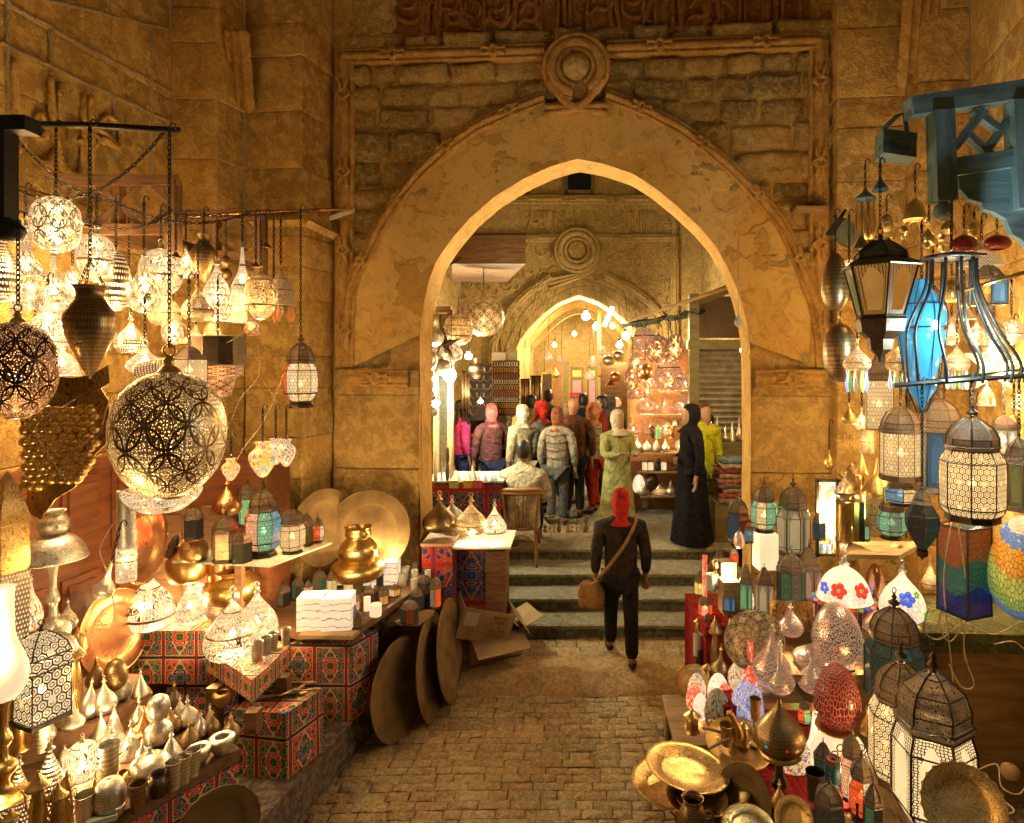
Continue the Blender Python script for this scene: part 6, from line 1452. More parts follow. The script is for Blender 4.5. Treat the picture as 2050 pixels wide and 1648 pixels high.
# things on the small shelf and in the gap over it
goods(1690, 950, 1082, 44, 4.6, 'coffee', L_ARAB2, "brass onion-domed lamp with hanging metal fringe, left on the small shelf", power=6)
goods(1690, 1005, 1082, 36, 4.55, 'cyl', BRASS, "ribbed brass cylinder below the onion-domed lamp", "vessel", finial=False)
goods(1758, 918, 990, 70, 4.5, 'bellcap', BRASS, "wide shiny gold bell shade over a bead fringe", "lamp", power=5)
goods(1752, 990, 1062, 52, 4.55, 'cyl', L_ARAB2, "bead-fringed cylinder with little blue flowers below the gold shade", "lamp", finial=False)
for i, x in enumerate((1713, 1724, 1735)): MB().box((0, 0, .14), (.035, .03, .28)).build("photo_stand", (BRASS, IRON, BRASS)[i], loc=W(x, 1084, 4.45+.02*i)); 
for o in [o for o in COL.objects if o.name.startswith("photo_stand")]: tag(o, {"": "upright brass-edged photo frame on the small shelf, left one", ".001": "dark glass frame standing on the small shelf, middle one", ".002": "slim brass frame on the small shelf, right one"}[o.name[11:]], "frame")
lantern(1785, 985, 1078, 62, 4.2, "teal-glass octagonal lantern glowing at the right of the small shelf", 'bulge', 8, "td", P_STAR, power=7)
goods(1702, 1112, 1160, 40, 4.6, 'pot', BRASS_E, "brass jar hanging under the small shelf in front of a pale card", "jar")
block(1690, 1720, 4.66, 1.18, 1.52, .02, PAPER, "pale_card", "pale cardboard card behind the brass jar", "card")
goods(1705, 930, 985, 36, 4.9, 'squat', BRONZE, "bronze kettle with a hoop handle behind the fringe lamps", "kettle", "kettle", handle=1)
# big floor lanterns
lantern(1790, 1186, 1420, 122, 3.85, "rearmost of the three big brass floor lanterns, with unlit blue-green panels", 'tall', 8, "ddt", P_STARD, rot=.2)
lantern(1803, 1288, 1565, 134, 3.45, "middle of the three big brass floor lanterns, glowing cream", 'tall', 8, "cc", P_STAR, power=16, rot=.2)
lantern(1868, 1302, 1665, 172, 3.10, "frontmost and biggest floor lantern, with arched white windows and amber upper panes", 'barrel', 6, "c", P_WIN, power=22, rot=.52)
# gold scalloped tray, wooden ball, loose flex
tray(1930, 1615, 150, 2.75, "golden tray with a crimped rim leaning on the biggest floor lantern", (-.55, -.55, .62), BRASS_E, scal=.06, deep=.12)
goods(2022, 1530, 1560, 42, 3.6, 'sphere', WOODL, "turned wooden ball on the sandy ledge at the right edge", "ball", finial=False)
goods(1960, 1600, 1670, 40, 2.9, 'cone', IRON, "dark cone finial of a lamp in the bottom right corner", "finial")
for i, (pts) in enumerate((((1905, 1045, 3.7), (1890, 1150, 3.7), (1895, 1240, 3.9), (1905, 1330, 3.95), (1912, 1420, 4.0)), ((1918, 1050, 3.7), (1935, 1180, 3.75), (1930, 1300, 3.9), (1950, 1370, 3.95), (1925, 1375, 3.95), (1900, 1330, 3.9)), ((1860, 1215, 3.95), (1850, 1262, 3.95), (1880, 1280, 3.95), (1930, 1250, 3.95), (1990, 1270, 3.95), (2050, 1240, 3.9)),
   ((1895, 1200, 3.9), (1880, 1245, 3.9), (1900, 1285, 3.92), (1925, 1250, 3.92), (1905, 1215, 3.9)), ((1990, 1290, 4.0), (2030, 1285, 4.0), (2060, 1310, 4.0)), ((1945, 1548, 3.5), (1995, 1530, 3.5), (2005, 1575, 3.4), (2040, 1590, 3.35), (2060, 1560, 3.4)), ((1950, 1590, 3.3), (2000, 1600, 3.3), (2030, 1625, 3.2), (1980, 1635, 3.2)), ((2020, 560, 3.6), (2035, 600, 3.6), (2055, 620, 3.6)))):
    wire([W(*p) for p in pts], ("pale flex hanging down the plywood chest's left", "long white flex loop over the plywood chest", "white flex draped along the padded ledge", "tangled flex loops at the padded ledge's left end", "flex with an in-line switch at the right edge", "thin flex curled on the sandy ledge", "flex end lying on the sandy ledge by the golden tray", "short flex by the brass rod at the right edge")[i], .0042)
# brass plates pile, bronze column lamp, burner
pb = goods(1430, 1590, 1680, 150, 3.55, 'bowl', WOOD, "round wooden stand under the pile of brass plates", "stand", finial=False)
tray(1375, 1545, 165, 3.60, "largest engraved brass plate on top of the pile", (.14, .02, .98), BRASS_E, "brass_plate", "plate", deep=.14)
tray(1350, 1575, 170, 3.62, "engraved brass plate sticking out left below the largest", (.05, .02, .99), BRASS_E, "brass_plate", "plate", deep=.14)
tray(1425, 1590, 150, 3.50, "deep brass plate holding a copper star in the pile", (-.1, -.02, .98), BRASS, "brass_plate", "plate", deep=.16)
tray(1395, 1600, 120, 3.45, "small engraved brass plate at the pile's front", (.0, -.05, .99), BRASS_E, "brass_plate", "plate", deep=.12)
tray(1490, 1600, 125, 3.45, "greenish tarnished plate standing on edge beside the pile", (-.75, -.6, .35), TRAYM, "brass_plate", "plate", deep=.05)
tray(1500, 1665, 110, 3.1, "green-gold plate rising from the photo's bottom edge", (0, -.35, .92), BRASS_E, "brass_plate", "plate")
tray(1590, 1640, 80, 3.1, "tilted gold plate rim near the bronze lamp's foot", (-.6, -.6, .55), BRASS_E, "brass_plate", "plate")
goods(1387, 1596, 1680, 58, 3.15, 'pot', BRONZE, "silver-bronze oil burner pot with a handle and three prongs", "burner", "oil_burner", handle=1)
for k in range(3): pass
bc = empty("column_lamp", W(1560, 1665, 3.45), "bronze table lamp with a jewelled onion shade on a thick turned column", "lamp"); s_ = 3.45/F
uobj("column", 'stem', DARKM, bc, 46*s_, 168*s_); uobj("shade", 'onion', BRONZE, bc, 50*s_, 105*s_, (0, 0, 162*s_)); mb = MB(); mb.lathe([(40*s_, 156*s_), (44*s_, 160*s_), (36*s_, 166*s_)], 32); mb.build("beaded_rim", BRASS, bc)
for a in (-2.4, -1.6, -.8): mb = MB(); mb.lathe([(.010, 0), (.008, .005), (.001, .007)], 10, (49*s_*cos(a), 49*s_*sin(a), 190*s_), Vector((cos(a), sin(a), 0)).to_track_quat('Z', 'Y').to_matrix()); mb.build("jewel", (G_REDB, G_BLUE, G_REDB)[int(a) % 3], bc)
# tray with brass utensils
tray(1480, 1490, 130, 3.85, "small brass tray heaped with little brass utensils beside the bronze lamp", (0, -.25, .97), BRASS, "brass_tray")
for i, (x, a, b, w, pf, m_, l, cat) in enumerate(((1455, 1450, 1490, 30, 'cup', BRASS_E, "tipped brass beaker on the utensil tray", "cup"), (1490, 1440, 1492, 26, 'coffee', BRASS, "small brass pitcher on the utensil tray", "pitcher"), (1510, 1425, 1490, 20, 'stem', BRASS_E, "brass candlestick on the utensil tray", "candlestick"), (1470, 1462, 1496, 22, 'pot', SILVER, "silver creamer on the utensil tray", "creamer"), (1440, 1475, 1498, 20, 'egg', BRASS, "brass rattle at the utensil tray's left edge", "rattle"))): goods(x, a, b, w, 3.8+.02*i, pf, m_, l, cat, finial=False)
o = MB().tube(curve3([W(1405, 1457, 3.8), W(1430, 1462, 3.8), W(1452, 1470, 3.8)], 5), [.004]+[.009]*8+[.006]*2, 8).build("wooden_tool", WOODL); tag(o, "pale turned wooden handle with a wire hook, upper one", "handle tool")
o = MB().tube(curve3([W(1418, 1500, 3.75), W(1440, 1488, 3.75), W(1462, 1478, 3.75)], 5), [.004]+[.009]*8+[.006]*2, 8).build("wooden_tool", WOODL); tag(o, "pale turned wooden handle with a wire hook, lower one", "handle tool")
# seated cat statuette of brass
e = empty("cat_statuette", W(1466, 1478, 3.78), "slender brass cat statuette looking left on the utensil tray", "statuette")
mb = MB(); mb.tube(curve3([(.04, 0, 0), (.035, 0, .05), (.015, 0, .10), (-.01, 0, .145), (-.035, 0, .15)], 4), [.03, .032, .032, .03, .028, .026, .024, .022, .02, .018, .017, .018, .02, .02, .018, .014, .008], 8); mb.tube([(-.005, .01, .16), (-.003, .012, .178)], [.006, .001], 5); mb.tube([(-.005, -.01, .16), (-.003, -.012, .178)], [.006, .001], 5); mb.build("body", BRASS, e)
# small lanterns in the bottom right foreground
for x, a, b, w, D, sty, cols, g_, pw, l in ((1660, 1555, 1680, 66, 3.05, 'barrel', "k", P_STARD, 0, "black shiny-domed lantern at the bottom edge"), (1725, 1500, 1640, 60, 3.2, 'bulge', "wpwr", P_STAR, 5, "small lantern with pink, orange and white panels by the biggest one"), (1705, 1455, 1600, 50, 3.35, 'tall', "p", P_STAR, 5, "slim lantern with glowing pink panels behind the pink-orange one"), (1748, 1560, 1670, 44, 3.1, 'tent', "kg", P_STARD, 0, "dull green lantern top squeezed beside the biggest lantern"), (1648, 1480, 1560, 44, 3.4, 'tent', "bd", P_STARD, 0, "blue and brown tin pyramid lantern leaning in the foreground")): lantern(x, a, b, w, D, l, sty, 6, cols, g_, power=pw)
goods(1668, 1520, 1600, 32, 3.3, 'cyl', MZ_PANEL, "dark blue mosaic cylinder among the foreground lanterns", "lamp", finial=False)
goods(1632, 1545, 1600, 40, 3.3, 'cup', DARKM, "dark fretwork cup in the foreground left of the blue cylinder", "cup")
goods(1716, 1610, 1670, 24, 2.95, 'stem', IRON, "small dark pestle-shaped finial at the bottom edge", "pestle")
# framed mosaic box lamp and wavy mosaic vase
pbx = panelbox(1930, 1052, 1225, 84, 3.85, "tall dark-framed mosaic box lamp in orange, green and blue bands", MZ_PANEL, frame=IRON, rot=.35)
for o_ in [o_ for o_ in pbx.children if o_.name.startswith("shade")]:
    o_.data.uv_layers[0].data.foreach_set("uv", [c for f in range(6) for q in range(4) for c in ((((q in (2, 3)) if f in (3, 4) else (q in (1, 2)))*.35+f*.37), float((q in (1, 2)) if f in (3, 4) else (q in (2, 3))))])
goods(2048, 1032, 1236, 150, 3.7, 'egg', MZ_WAVE, "huge mosaic vase in wavy blue, orange and green bands, cut by the right edge", "vase", finial=False)
# ---- hanging right cluster
lantern(1762, 468, 726, 158, 3.35, "large dark copper lantern with coloured arched glass panes, hanging high", 'flared', 6, "gwmaok", P_WIND, DARKM, simple("patinated_copper", (.11, .15, .14), .38, .6, 12, .4, .5), hang=330, rot=.3)
# wrought iron cage around a blue blown glass lamp
cg = empty("iron_cage", W(1905, 765, 3.45), "black wrought iron hanging cage of bowed bars on a long flat rail", "cage"); s_ = 3.45/F; o_ = cg.location
mb = MB(); mb.tube([W(1905, 516, 3.45)-o_+Vector((.135*cos(a), .12*sin(a), 0)) for a in [2*pi*k/24 for k in range(24)]], .012, 6, True)
mb.box(W(1905, 516, 3.45)-o_, (.25, .22, .012)); mb.build("crown", IRON, cg)
mb = MB()
for k in range(10):
    a = 2*pi*k/10+.2; c, s = cos(a), sin(a)
    mb.tube(curve3([Vector((.12*c, .11*s, 245*s_)), Vector((.13*c, .12*s, 190*s_)), Vector((.22*c, .18*s, 110*s_)), Vector((.28*c+.06, .22*s, 40*s_)), Vector((.27*c+.06, .22*s, 0))], 5), .0085, 5)
mb.build("bowed_bars", IRON, cg)
mb = MB(); mb.tube([W(1790, 772, 3.35)-o_, W(1920, 762, 3.30)-o_, W(2060, 752, 3.3)-o_], .013, 4); mb.tube([W(1800, 770, 3.55)-o_, W(2060, 740, 3.6)-o_], .011, 4); mb.build("rail", IRON, cg); hookup(cg, 250*s_, 400, 3.45, 1905)
bg = empty("blue_glass_lamp", W(1845, 822, 3.7), "glowing sky-blue blown glass lamp in a scrolled iron frame inside the cage", "lamp"); s_ = 3.7/F
mb = MB(); mb.lathe(smoothprof([(.01, 0), (11*s_, 20*s_), (29*s_, 50*s_), (24*s_, 62*s_), (33*s_, 100*s_), (43*s_, 150*s_), (38*s_, 165*s_), (45*s_, 178*s_), (40*s_, 210*s_), (20*s_, 240*s_), (12*s_, 262*s_)], 3), 24); mb.build("blown_glass", G_BLUE, bg)
mb = MB()
for k in range(8):
    a = 2*pi*k/8; mb.tube(curve3([Vector((r_*cos(a), r_*sin(a), z_)) for r_, z_ in ((8*s_, -4*s_), (31*s_, 54*s_), (37*s_, 100*s_), (46*s_, 165*s_), (43*s_, 212*s_), (14*s_, 262*s_))], 4), .003, 4)
for z_, r_ in ((54, 31), (165, 47), (212, 43)): mb.tube([(r_*s_*cos(a), r_*s_*sin(a), z_*s_) for a in [2*pi*k/24 for k in range(24)]], .004, 4, True)
mb.build("iron_frame", IRON, bg); lamp_light((0, -.5, 150*s_), 9, (.7, .92, 1.0), .05, bg); uobj("bulb", 'bulb', BULBC, bg, .02, .05, (.0, -.145, 160*s_), 10); hookup(bg, 262*s_, 450, 3.7, 1845)  # cool point light is fill set ahead of the glass, added for the bracket
HR = [
 (1672, 505, 622, 56, 4.0, 'egg', BRONZE, "brown pierced oval lamp half behind the copper lantern's left side", dict(hang=430)),
 (1682, 648, 765, 70, 4.05, 'sphere', BRONZE, "round brown pierced globe below the oval one by the pier", dict(hang=600)),
 (1716, 690, 742, 58, 3.7, 'onion', L_ARAB2, "small jewelled onion lamp with coloured glass drops, left of three", dict(hang=640, power=5)),
 (1800, 690, 742, 58, 3.9, 'onion', L_ARAB2, "small jewelled onion lamp behind the blue glass, middle of three", dict(hang=640, power=5)),
 (1916, 690, 742, 54, 3.9, 'onion', L_ARAB2, "small jewelled onion lamp seen through the cage, right of three", dict(hang=640, power=5)),
 (1762, 345, 382, 34, 3.7, 'bellcap', WOODT, "grey-blue little bell hanging left of the timber bracket", dict(hang=300)),
 (1732, 372, 400, 44, 3.9, 'bellcap', WOODT, "grey-blue conical cap with a long metal fringe", dict(hang=330)),
 (1725, 455, 500, 34, 4.0, 'bellcap', BRONZE, "small dull cap above the copper lantern's left", dict(hang=400)),
 (1832, 395, 440, 50, 3.8, 'dome', BRASS, "brass chandelier crown glittering beside the timber bracket post", dict(hang=340, power=4)),
 (1965, 500, 535, 90, 3.8, 'dome', L_DOTS, "drilled brass dome over the blue and yellow lantern", dict(hang=440)),
 (1990, 645, 712, 50, 3.8, 'globe2', L_ARAB2, "pierced ball on a neck at the cage's right", dict(hang=560, power=3)),
 (1930, 600, 640, 50, 4.1, 'cone', L_PIN, "pale cone glimmering behind the cage bars", dict(hang=540, power=6)),
 (2030, 830, 870, 30, 4.0, 'egg', BRASS, "brass drop at the right edge below the rail", dict(hang=770)),
 (1760, 800, 835, 34, 4.3, 'cyl', G_CREAM, "cream glowing cylinder behind the tall filigree lantern", dict(power=5, finial=False)),
 (1996, 470, 500, 60, 4.2, 'squat', G_CHERRY, "dark red glass bowl hanging by the timber bracket", dict(hang=420)),
 (1930, 470, 508, 60, 4.0, 'squat', G_CHERRY, "dark red glass pendant cluster next to the bracket's curved board", dict(hang=420)),
]
for h_ in HR: goods(*h_[:8], cat="lamp", name="hanging_lamp", **h_[8])
gd = [M_ for M_ in (G_BLUEG, G_GREEN, mat_fill("clear_drop", (.8, .75, .6), .3, .1), G_YELG)]
for lab, n_, L_ in (("small jewelled onion lamp with coloured glass drops", 9, .13), ("small jewelled onion lamp behind", 8, .12), ("small jewelled onion lamp seen", 8, .12), ("grey-blue conical cap", 12, .22), ("wide shiny gold bell", 12, .16), ("brass onion-domed lamp with hanging", 10, .14)):
    r_ = [o for o in COL.objects if o.get("label", "").startswith(lab)][0]
    for k in range(n_):
        a = 2*pi*k/n_; mt = gd[k % 4] if "jewelled" in lab else BRASS; uobj("glass_drop" if "jewelled" in lab else "fringe_rod", 'bulb', mt, r_, .010 if "jewelled" in lab else .005, L_, (.055*cos(a), .055*sin(a), -L_), 8)
# brass chandelier chains with little bells
ch = [o for o in COL.objects if o.get("label", "").startswith("brass chandelier")][0]; ch2 = MB()
for k in range(8):
    a = 2*pi*k/8; b = Vector((.26*cos(a), .2*sin(a), -.28)); chain_mb(ch2, (.05*cos(a), .05*sin(a), 0), b, .02, .0022)
ch2.build("chains", BRASS, ch)
for k in range(8): a = 2*pi*k/8; uobj("bell", 'globe2', BRASS, ch, .022, .045, (.16*cos(a), .12*sin(a), -.20+.05*(k % 3)), 14)
# bead curtain below the left jewelled lamp
bc_ = empty("bead_curtain", W(1722, 900, 4.5), "curtain of thin hanging bead strings beside the pier", "bead curtain")
for k in range(11):
    mb = MB(); x = (k-5)*.022; mb.tube([(x, 0, .32), (x, 0, 0)], .002, 4)
    for j in range(4): mb.lathe([(.001, 0), (.008, .006), (.001, .014)], 6, (x, 0, .02+j*.075+.01*(k % 3)))
    mb.build("bead_string", BRASS, bc_)
lantern(1978, 528, 612, 84, 3.75, "glowing lantern with blue and yellow-green glass under the drilled dome", 'cubic', 6, "bybo", P_WIN, power=8, rot=.1)
# patchwork star lamp
sl = empty("star_lamp", W(1990, 728, 3.75), "patchwork glass star lamp glowing behind the cage's right bars", "lamp"); mb = MB(); V = []
for k in range(10): r_ = .19 if k % 2 == 0 else .085; a = 2*pi*k/10+.3; V.append((r_*cos(a), 0, r_*sin(a)))
V += [(0, -.08, 0), (0, .08, 0)]; mb.add(V, [(k, (k+1) % 10, 10) for k in range(10)]+[((k+1) % 10, k, 11) for k in range(10)], [[(k*.3, 0), (k*.3+.3, 0), (k*.3, .5)] for k in range(10)]*2); mb.build("glass_star", MZ_STAR, sl); lamp_light((0, -.15, -.1), 4, WARM, .03, sl)
lantern(1803, 796, 960, 88, 3.9, "tall brass filigree lantern glowing cream with coloured lower panes", 'straight', 8, "cc", P_STAR, power=14, hang=740, rot=.2)
lantern(1803, 955, 1010, 74, 3.92, "small coloured lower tier hanging beneath the tall filigree lantern", 'bulge', 6, "crtb", P_STAR, power=3)
lantern(1946, 806, 1042, 134, 3.3, "big domed filigree lantern glowing cream, hanging at the right", 'tall', 8, "cc", P_STAR, power=20, hang=760, rot=.2)
lantern(1846, 975, 1122, 72, 3.35, "dark spindle-shaped lantern with grey star panes, unlit", 'spindle', 6, "dk", P_STARD, hang=770)
lantern(1880, 775, 985, 100, 4.1, "tall lantern with blue and pale pointed arches behind the filigree ones", 'straight', 6, "bbw", P_WIND, power=0, rot=.5, hang=740)
lantern(2010, 822, 912, 56, 3.7, "glowing white lantern with a studded dome near the right edge", 'straight', 6, "ww", P_WIN, power=9, hang=770)
lantern(2040, 860, 1022, 62, 3.4, "olive lantern with an orange pane cut by the right edge", 'straight', 6, "om", P_WIND, hang=770)
lantern(1760, 700, 860, 62, 4.1, "narrow lit lantern with star panes behind the copper lantern's tip", 'cubic', 4, "cc", P_STAR, power=8, rot=.4)
rod = MB().tube([W(1920, 585, 3.5), W(2070, 540, 3.3)], .011, 8).build("brass_rod", BRASS); tag(rod, "slanting brass rod in front of the blue and yellow lantern", "rod")
# timber bracket, painted blue-grey, with curved board and knob post
tbk = empty("painted_bracket", W(1900, 440, 3.6), "large blue-grey painted timber bracket with diamond lattice and curved board", "bracket"); o_ = tbk.location
def tb_(a, b, t, nm, d=.07, D=3.6):
    pa = W(a[0], a[1], D)-o_; pb = W(b[0], b[1], D)-o_; v_ = pb-pa; L = v_.length; ob = MB().box((L/2, 0, 0), (L, d, t)).build(nm, WOODT, tbk, loc=pa); ob.rotation_euler = v_.to_track_quat('X', 'Z').to_euler()
tb_((1818, 218), (2080, 178), .105, "top_rail", .10); tb_((1882, 225), (1888, 405), .115, "post", .10, 3.58); tb_((1902, 338), (2060, 315), .10, "lower_rail", .09); tb_((2036, 205), (2045, 420), .10, "post", .10, 3.58)
for a, b in (((1908, 300), (1968, 222)), ((1948, 222), (2000, 262)), ((1934, 268), (1985, 316)), ((1975, 300), (2035, 218))): tb_(a, b, .038, "brace", .05+(a[0] % 7)*.0013)
uobj("knob", 'apple', WOODT, tbk, .052, .10, W(1888, 440, 3.58)-o_, 16)
bd = [(1912, 345), (2060, 330), (2060, 505), (2040, 480), (2022, 470), (2010, 440), (1985, 425), (1965, 420), (1962, 408), (1935, 400), (1918, 380)]
mb = MB(); P_ = [W(x, y, 3.62)-o_ for x, y in bd]; n = len(P_); mb.add([p+Vector((0, -.02, 0)) for p in P_]+[p+Vector((0, .02, 0)) for p in P_], [tuple(range(n))[::-1], tuple(range(n, 2*n))]+[(i, (i+1) % n, n+(i+1) % n, n+i) for i in range(n)]); mb.build("curved_board", WOODT, tbk)
fl_ = empty("floodlight", W(1792, 325, 3.7), "grey-painted box floodlight on a bent arm beside the blue-grey bracket", "floodlight"); 
ob = MB().box((0, 0, .10), (.20, .10, .16)).build("housing", WOODT, fl_); ob.rotation_euler = (R(-12), R(8), 0)
for k in range(3): q_ = MB().box((0, -.055, .06+k*.035), (.12, .006, .006)).build("cooling_fin", WOODT, fl_); q_.rotation_euler = (R(-12), R(8), 0)
MB().tube([(-.08, 0, .19), (.02, .02, .28), (.07, .03, .30), (.07, 0, .18)], .014, 6).build("arm", WOODT, fl_)
f2 = empty("floodlight", W(1672, 490, 4.9), "dark green box floodlight tilted down on the pier's edge", "floodlight")
ob = MB().box((0, 0, .11), (.18, .14, .16)).build("housing", simple("dark_green_metal", (.03, .04, .02), .5), f2); ob.rotation_euler = (R(20), R(30), .2); MB().tube([(0, 0, .15), (.06, 0, .24), (.1, .05, .28)], .014, 6).build("arm", IRON, f2)
f3 = empty("floodlight", W(690, 440, 5.45), "pale plate-shaped floodlight at the end of the rusty bar", "floodlight"); ob = MB().box((0, 0, .05), (.20, .12, .03)).build("housing", PAPER, f3); ob.rotation_euler = (R(15), R(-20), 0); MB().tube([(0, 0, .06), (0, .02, .12)], .008, 5).build("arm", IRON, f3)
f4 = empty("wall_board", W(1620, 420, 5.75), "small board with a bird's nest on the arch frame's right side", "board"); MB().box((0, 0, 0), (.28, .16, .03)).build("plank", WOODL, f4)
mb = MB(); rr = random.Random(5)
for k in range(60): a = rr.uniform(0, 6.3); c = Vector((.08*cos(a)*rr.random()+.06, .05*sin(a), .03+.06*rr.random())); d = Vector((rr.uniform(-1, 1), rr.uniform(-1, 1), rr.uniform(-.6, .4))).normalized()*.06; mb.tube([c-d, c+d], .003, 3, caps=False)
mb.build("nest", WOOD, f4)
bl_ = empty("bare_bulb", W(1478, 655, 5.5), "unlit bare bulb hanging on a white flex inside the arch's right edge", "bulb"); uobj("glass", 'bulb', PAPER, bl_, .035, .11); MB().tube([(0, 0, .10), (0, 0, .8)], .004, 5).build("flex", WIRE, bl_)
# more small pieces crowding the right stall
MR = [
 (1700, 560, 600, 40, 4.3, 'dome', BRASS_E, "engraved brass dome deep behind the copper lantern's left", dict(hang=470)), (1740, 520, 560, 30, 4.4, 'globe2', BRASS, "brass ball pendant high behind the copper lantern", dict(hang=430)),
 (1905, 560, 605, 44, 4.3, 'squat', BRASS_E, "flat brass lamp behind the cage's crown", dict(hang=470, power=4)), (1868, 590, 640, 34, 4.4, 'drop', L_ARAB2, "pierced drop between the blue glass and the cage bars", dict(hang=500, power=4)),
 (1955, 640, 690, 46, 4.2, 'onion', L_CIRC, "fretwork onion glowing behind the cage's right bars", dict(hang=560, power=6)), (2025, 640, 690, 48, 4.2, 'globe2', L_ARAB, "bright fretwork globe at the right edge above the rail", dict(hang=560, power=6)),
 (1700, 812, 850, 30, 4.5, 'drop', BRASS, "brass drop over the bead curtain", dict(hang=770)), (1735, 860, 905, 30, 4.5, 'cyl', L_ARAB2, "small pierced cylinder left of the filigree lantern", dict(hang=800, power=4)),
 (1862, 860, 920, 40, 4.4, 'bigonion', L_ARAB, "glowing onion lamp in the gap between the two filigree lanterns", dict(hang=800, power=7)), (1890, 800, 850, 36, 4.5, 'egg', L_PIN, "pin-lit egg lamp above the blue-arched lantern", dict(hang=760, power=6)),
 (1975, 770, 812, 40, 4.3, 'dome', L_DOTS, "drilled dome lamp below the rail", dict(hang=745, power=6)), (2040, 780, 822, 40, 4.2, 'onion', L_CIRC, "fretwork onion cut by the right edge under the rail", dict(hang=745, power=6)),
 (1722, 958, 1000, 26, 4.8, 'tall', BRASS, "slim brass spire behind the brass kettle", {}), (1838, 1015, 1065, 32, 4.6, 'bigonion', MERC, "crackled onion between teal and spindle lanterns", dict(power=4)),
 (1795, 1085, 1130, 30, 4.5, 'globe2', BRASS_E, "engraved brass ball above the flowered leaded lamp", {}), (1862, 1120, 1180, 34, 4.3, 'tall', L_ARAB2, "slim pierced drop left of the framed mosaic box", dict(power=4)),
 (1608, 1215, 1262, 34, 4.25, 'onion', BRONZE, "dull bronze onion at the gold board's right", {}), (1650, 1180, 1235, 30, 4.5, 'coffee', BRASS, "brass ewer behind the leaded dome shade", {}),
 (1735, 1205, 1262, 44, 4.1, 'bigonion', MERC, "crackled onion lying right of the biggest crackled egg", dict(tilt=40, power=3)), (1725, 1280, 1330, 36, 4.0, 'squat', MERC, "flat crackled bowl lamp by the rear floor lantern", dict(power=3)),
 (1530, 1325, 1385, 34, 4.12, 'drop', MERC, "small crackled drop left of the pointed teardrop", dict(power=3)), (1425, 1440, 1470, 18, 4.05, 'gourd', BRASS, "tiny brass bell figure by the wooden handles", {}),
 (1545, 1480, 1530, 28, 3.95, 'tall', BRONZE, "bronze drop in the shade beside the utensil tray", {}), (1735, 1420, 1470, 34, 3.6, 'onion', BRASS_E, "engraved brass onion squeezed between egg and floor lanterns", {}),
 (1465, 1225, 1262, 22, 4.75, 'coffee', BRASS_E, "small engraved brass censer before the tent-roofed lantern", {}), (1490, 1228, 1262, 22, 4.7, 'tall', BRASS, "small brass spire before the green-lit lantern", {}), (1398, 1235, 1268, 18, 4.95, 'coffee', BRASS, "tiny brass censer at the red counter's lane corner", {}),
]
for h_ in MR: goods(*h_[:8], cat="lamp", name="hanging_lamp" if "hang" in h_[8] else "metal_lamp", **h_[8])
for x, a, b, w, D, sty, cols, g_, pw, l in ((1470, 1095, 1130, 20, 5.0, 'straight', "r", P_STAR, 3, "tiny red lantern behind the upper carved box lamp"), (1400, 1145, 1190, 22, 5.2, 'house', "y", P_STAR, 3, "tiny yellow lantern at the red counter's far left"), (1560, 1120, 1180, 26, 4.7, 'straight', "go", P_STARD, 0, "small green and orange lantern beside the flat cream box"), (1640, 1020, 1080, 30, 4.85, 'straight', "b", P_STARD, 0, "small blue-paned lantern against the mosaic panel"), (1730, 1030, 1080, 24, 4.5, 'tent', "t", P_STAR, 3, "tiny teal lantern beside the photo stands"), (1652, 1245, 1290, 26, 4.3, 'house', "p", P_STARD, 0, "tiny bronze lantern under the drum's left"), (1610, 1395, 1450, 30, 3.95, 'bulge', "rgo", P_STAR, 3, "small multicoloured lantern left of the dark red egg"), (1700, 1300, 1340, 26, 4.05, 'straight', "c", P_STAR, 3, "small cream lantern between the crackled egg and floor lanterns")):
    lantern(x, a, b, w, D, l, sty, 6, cols, g_, power=pw)
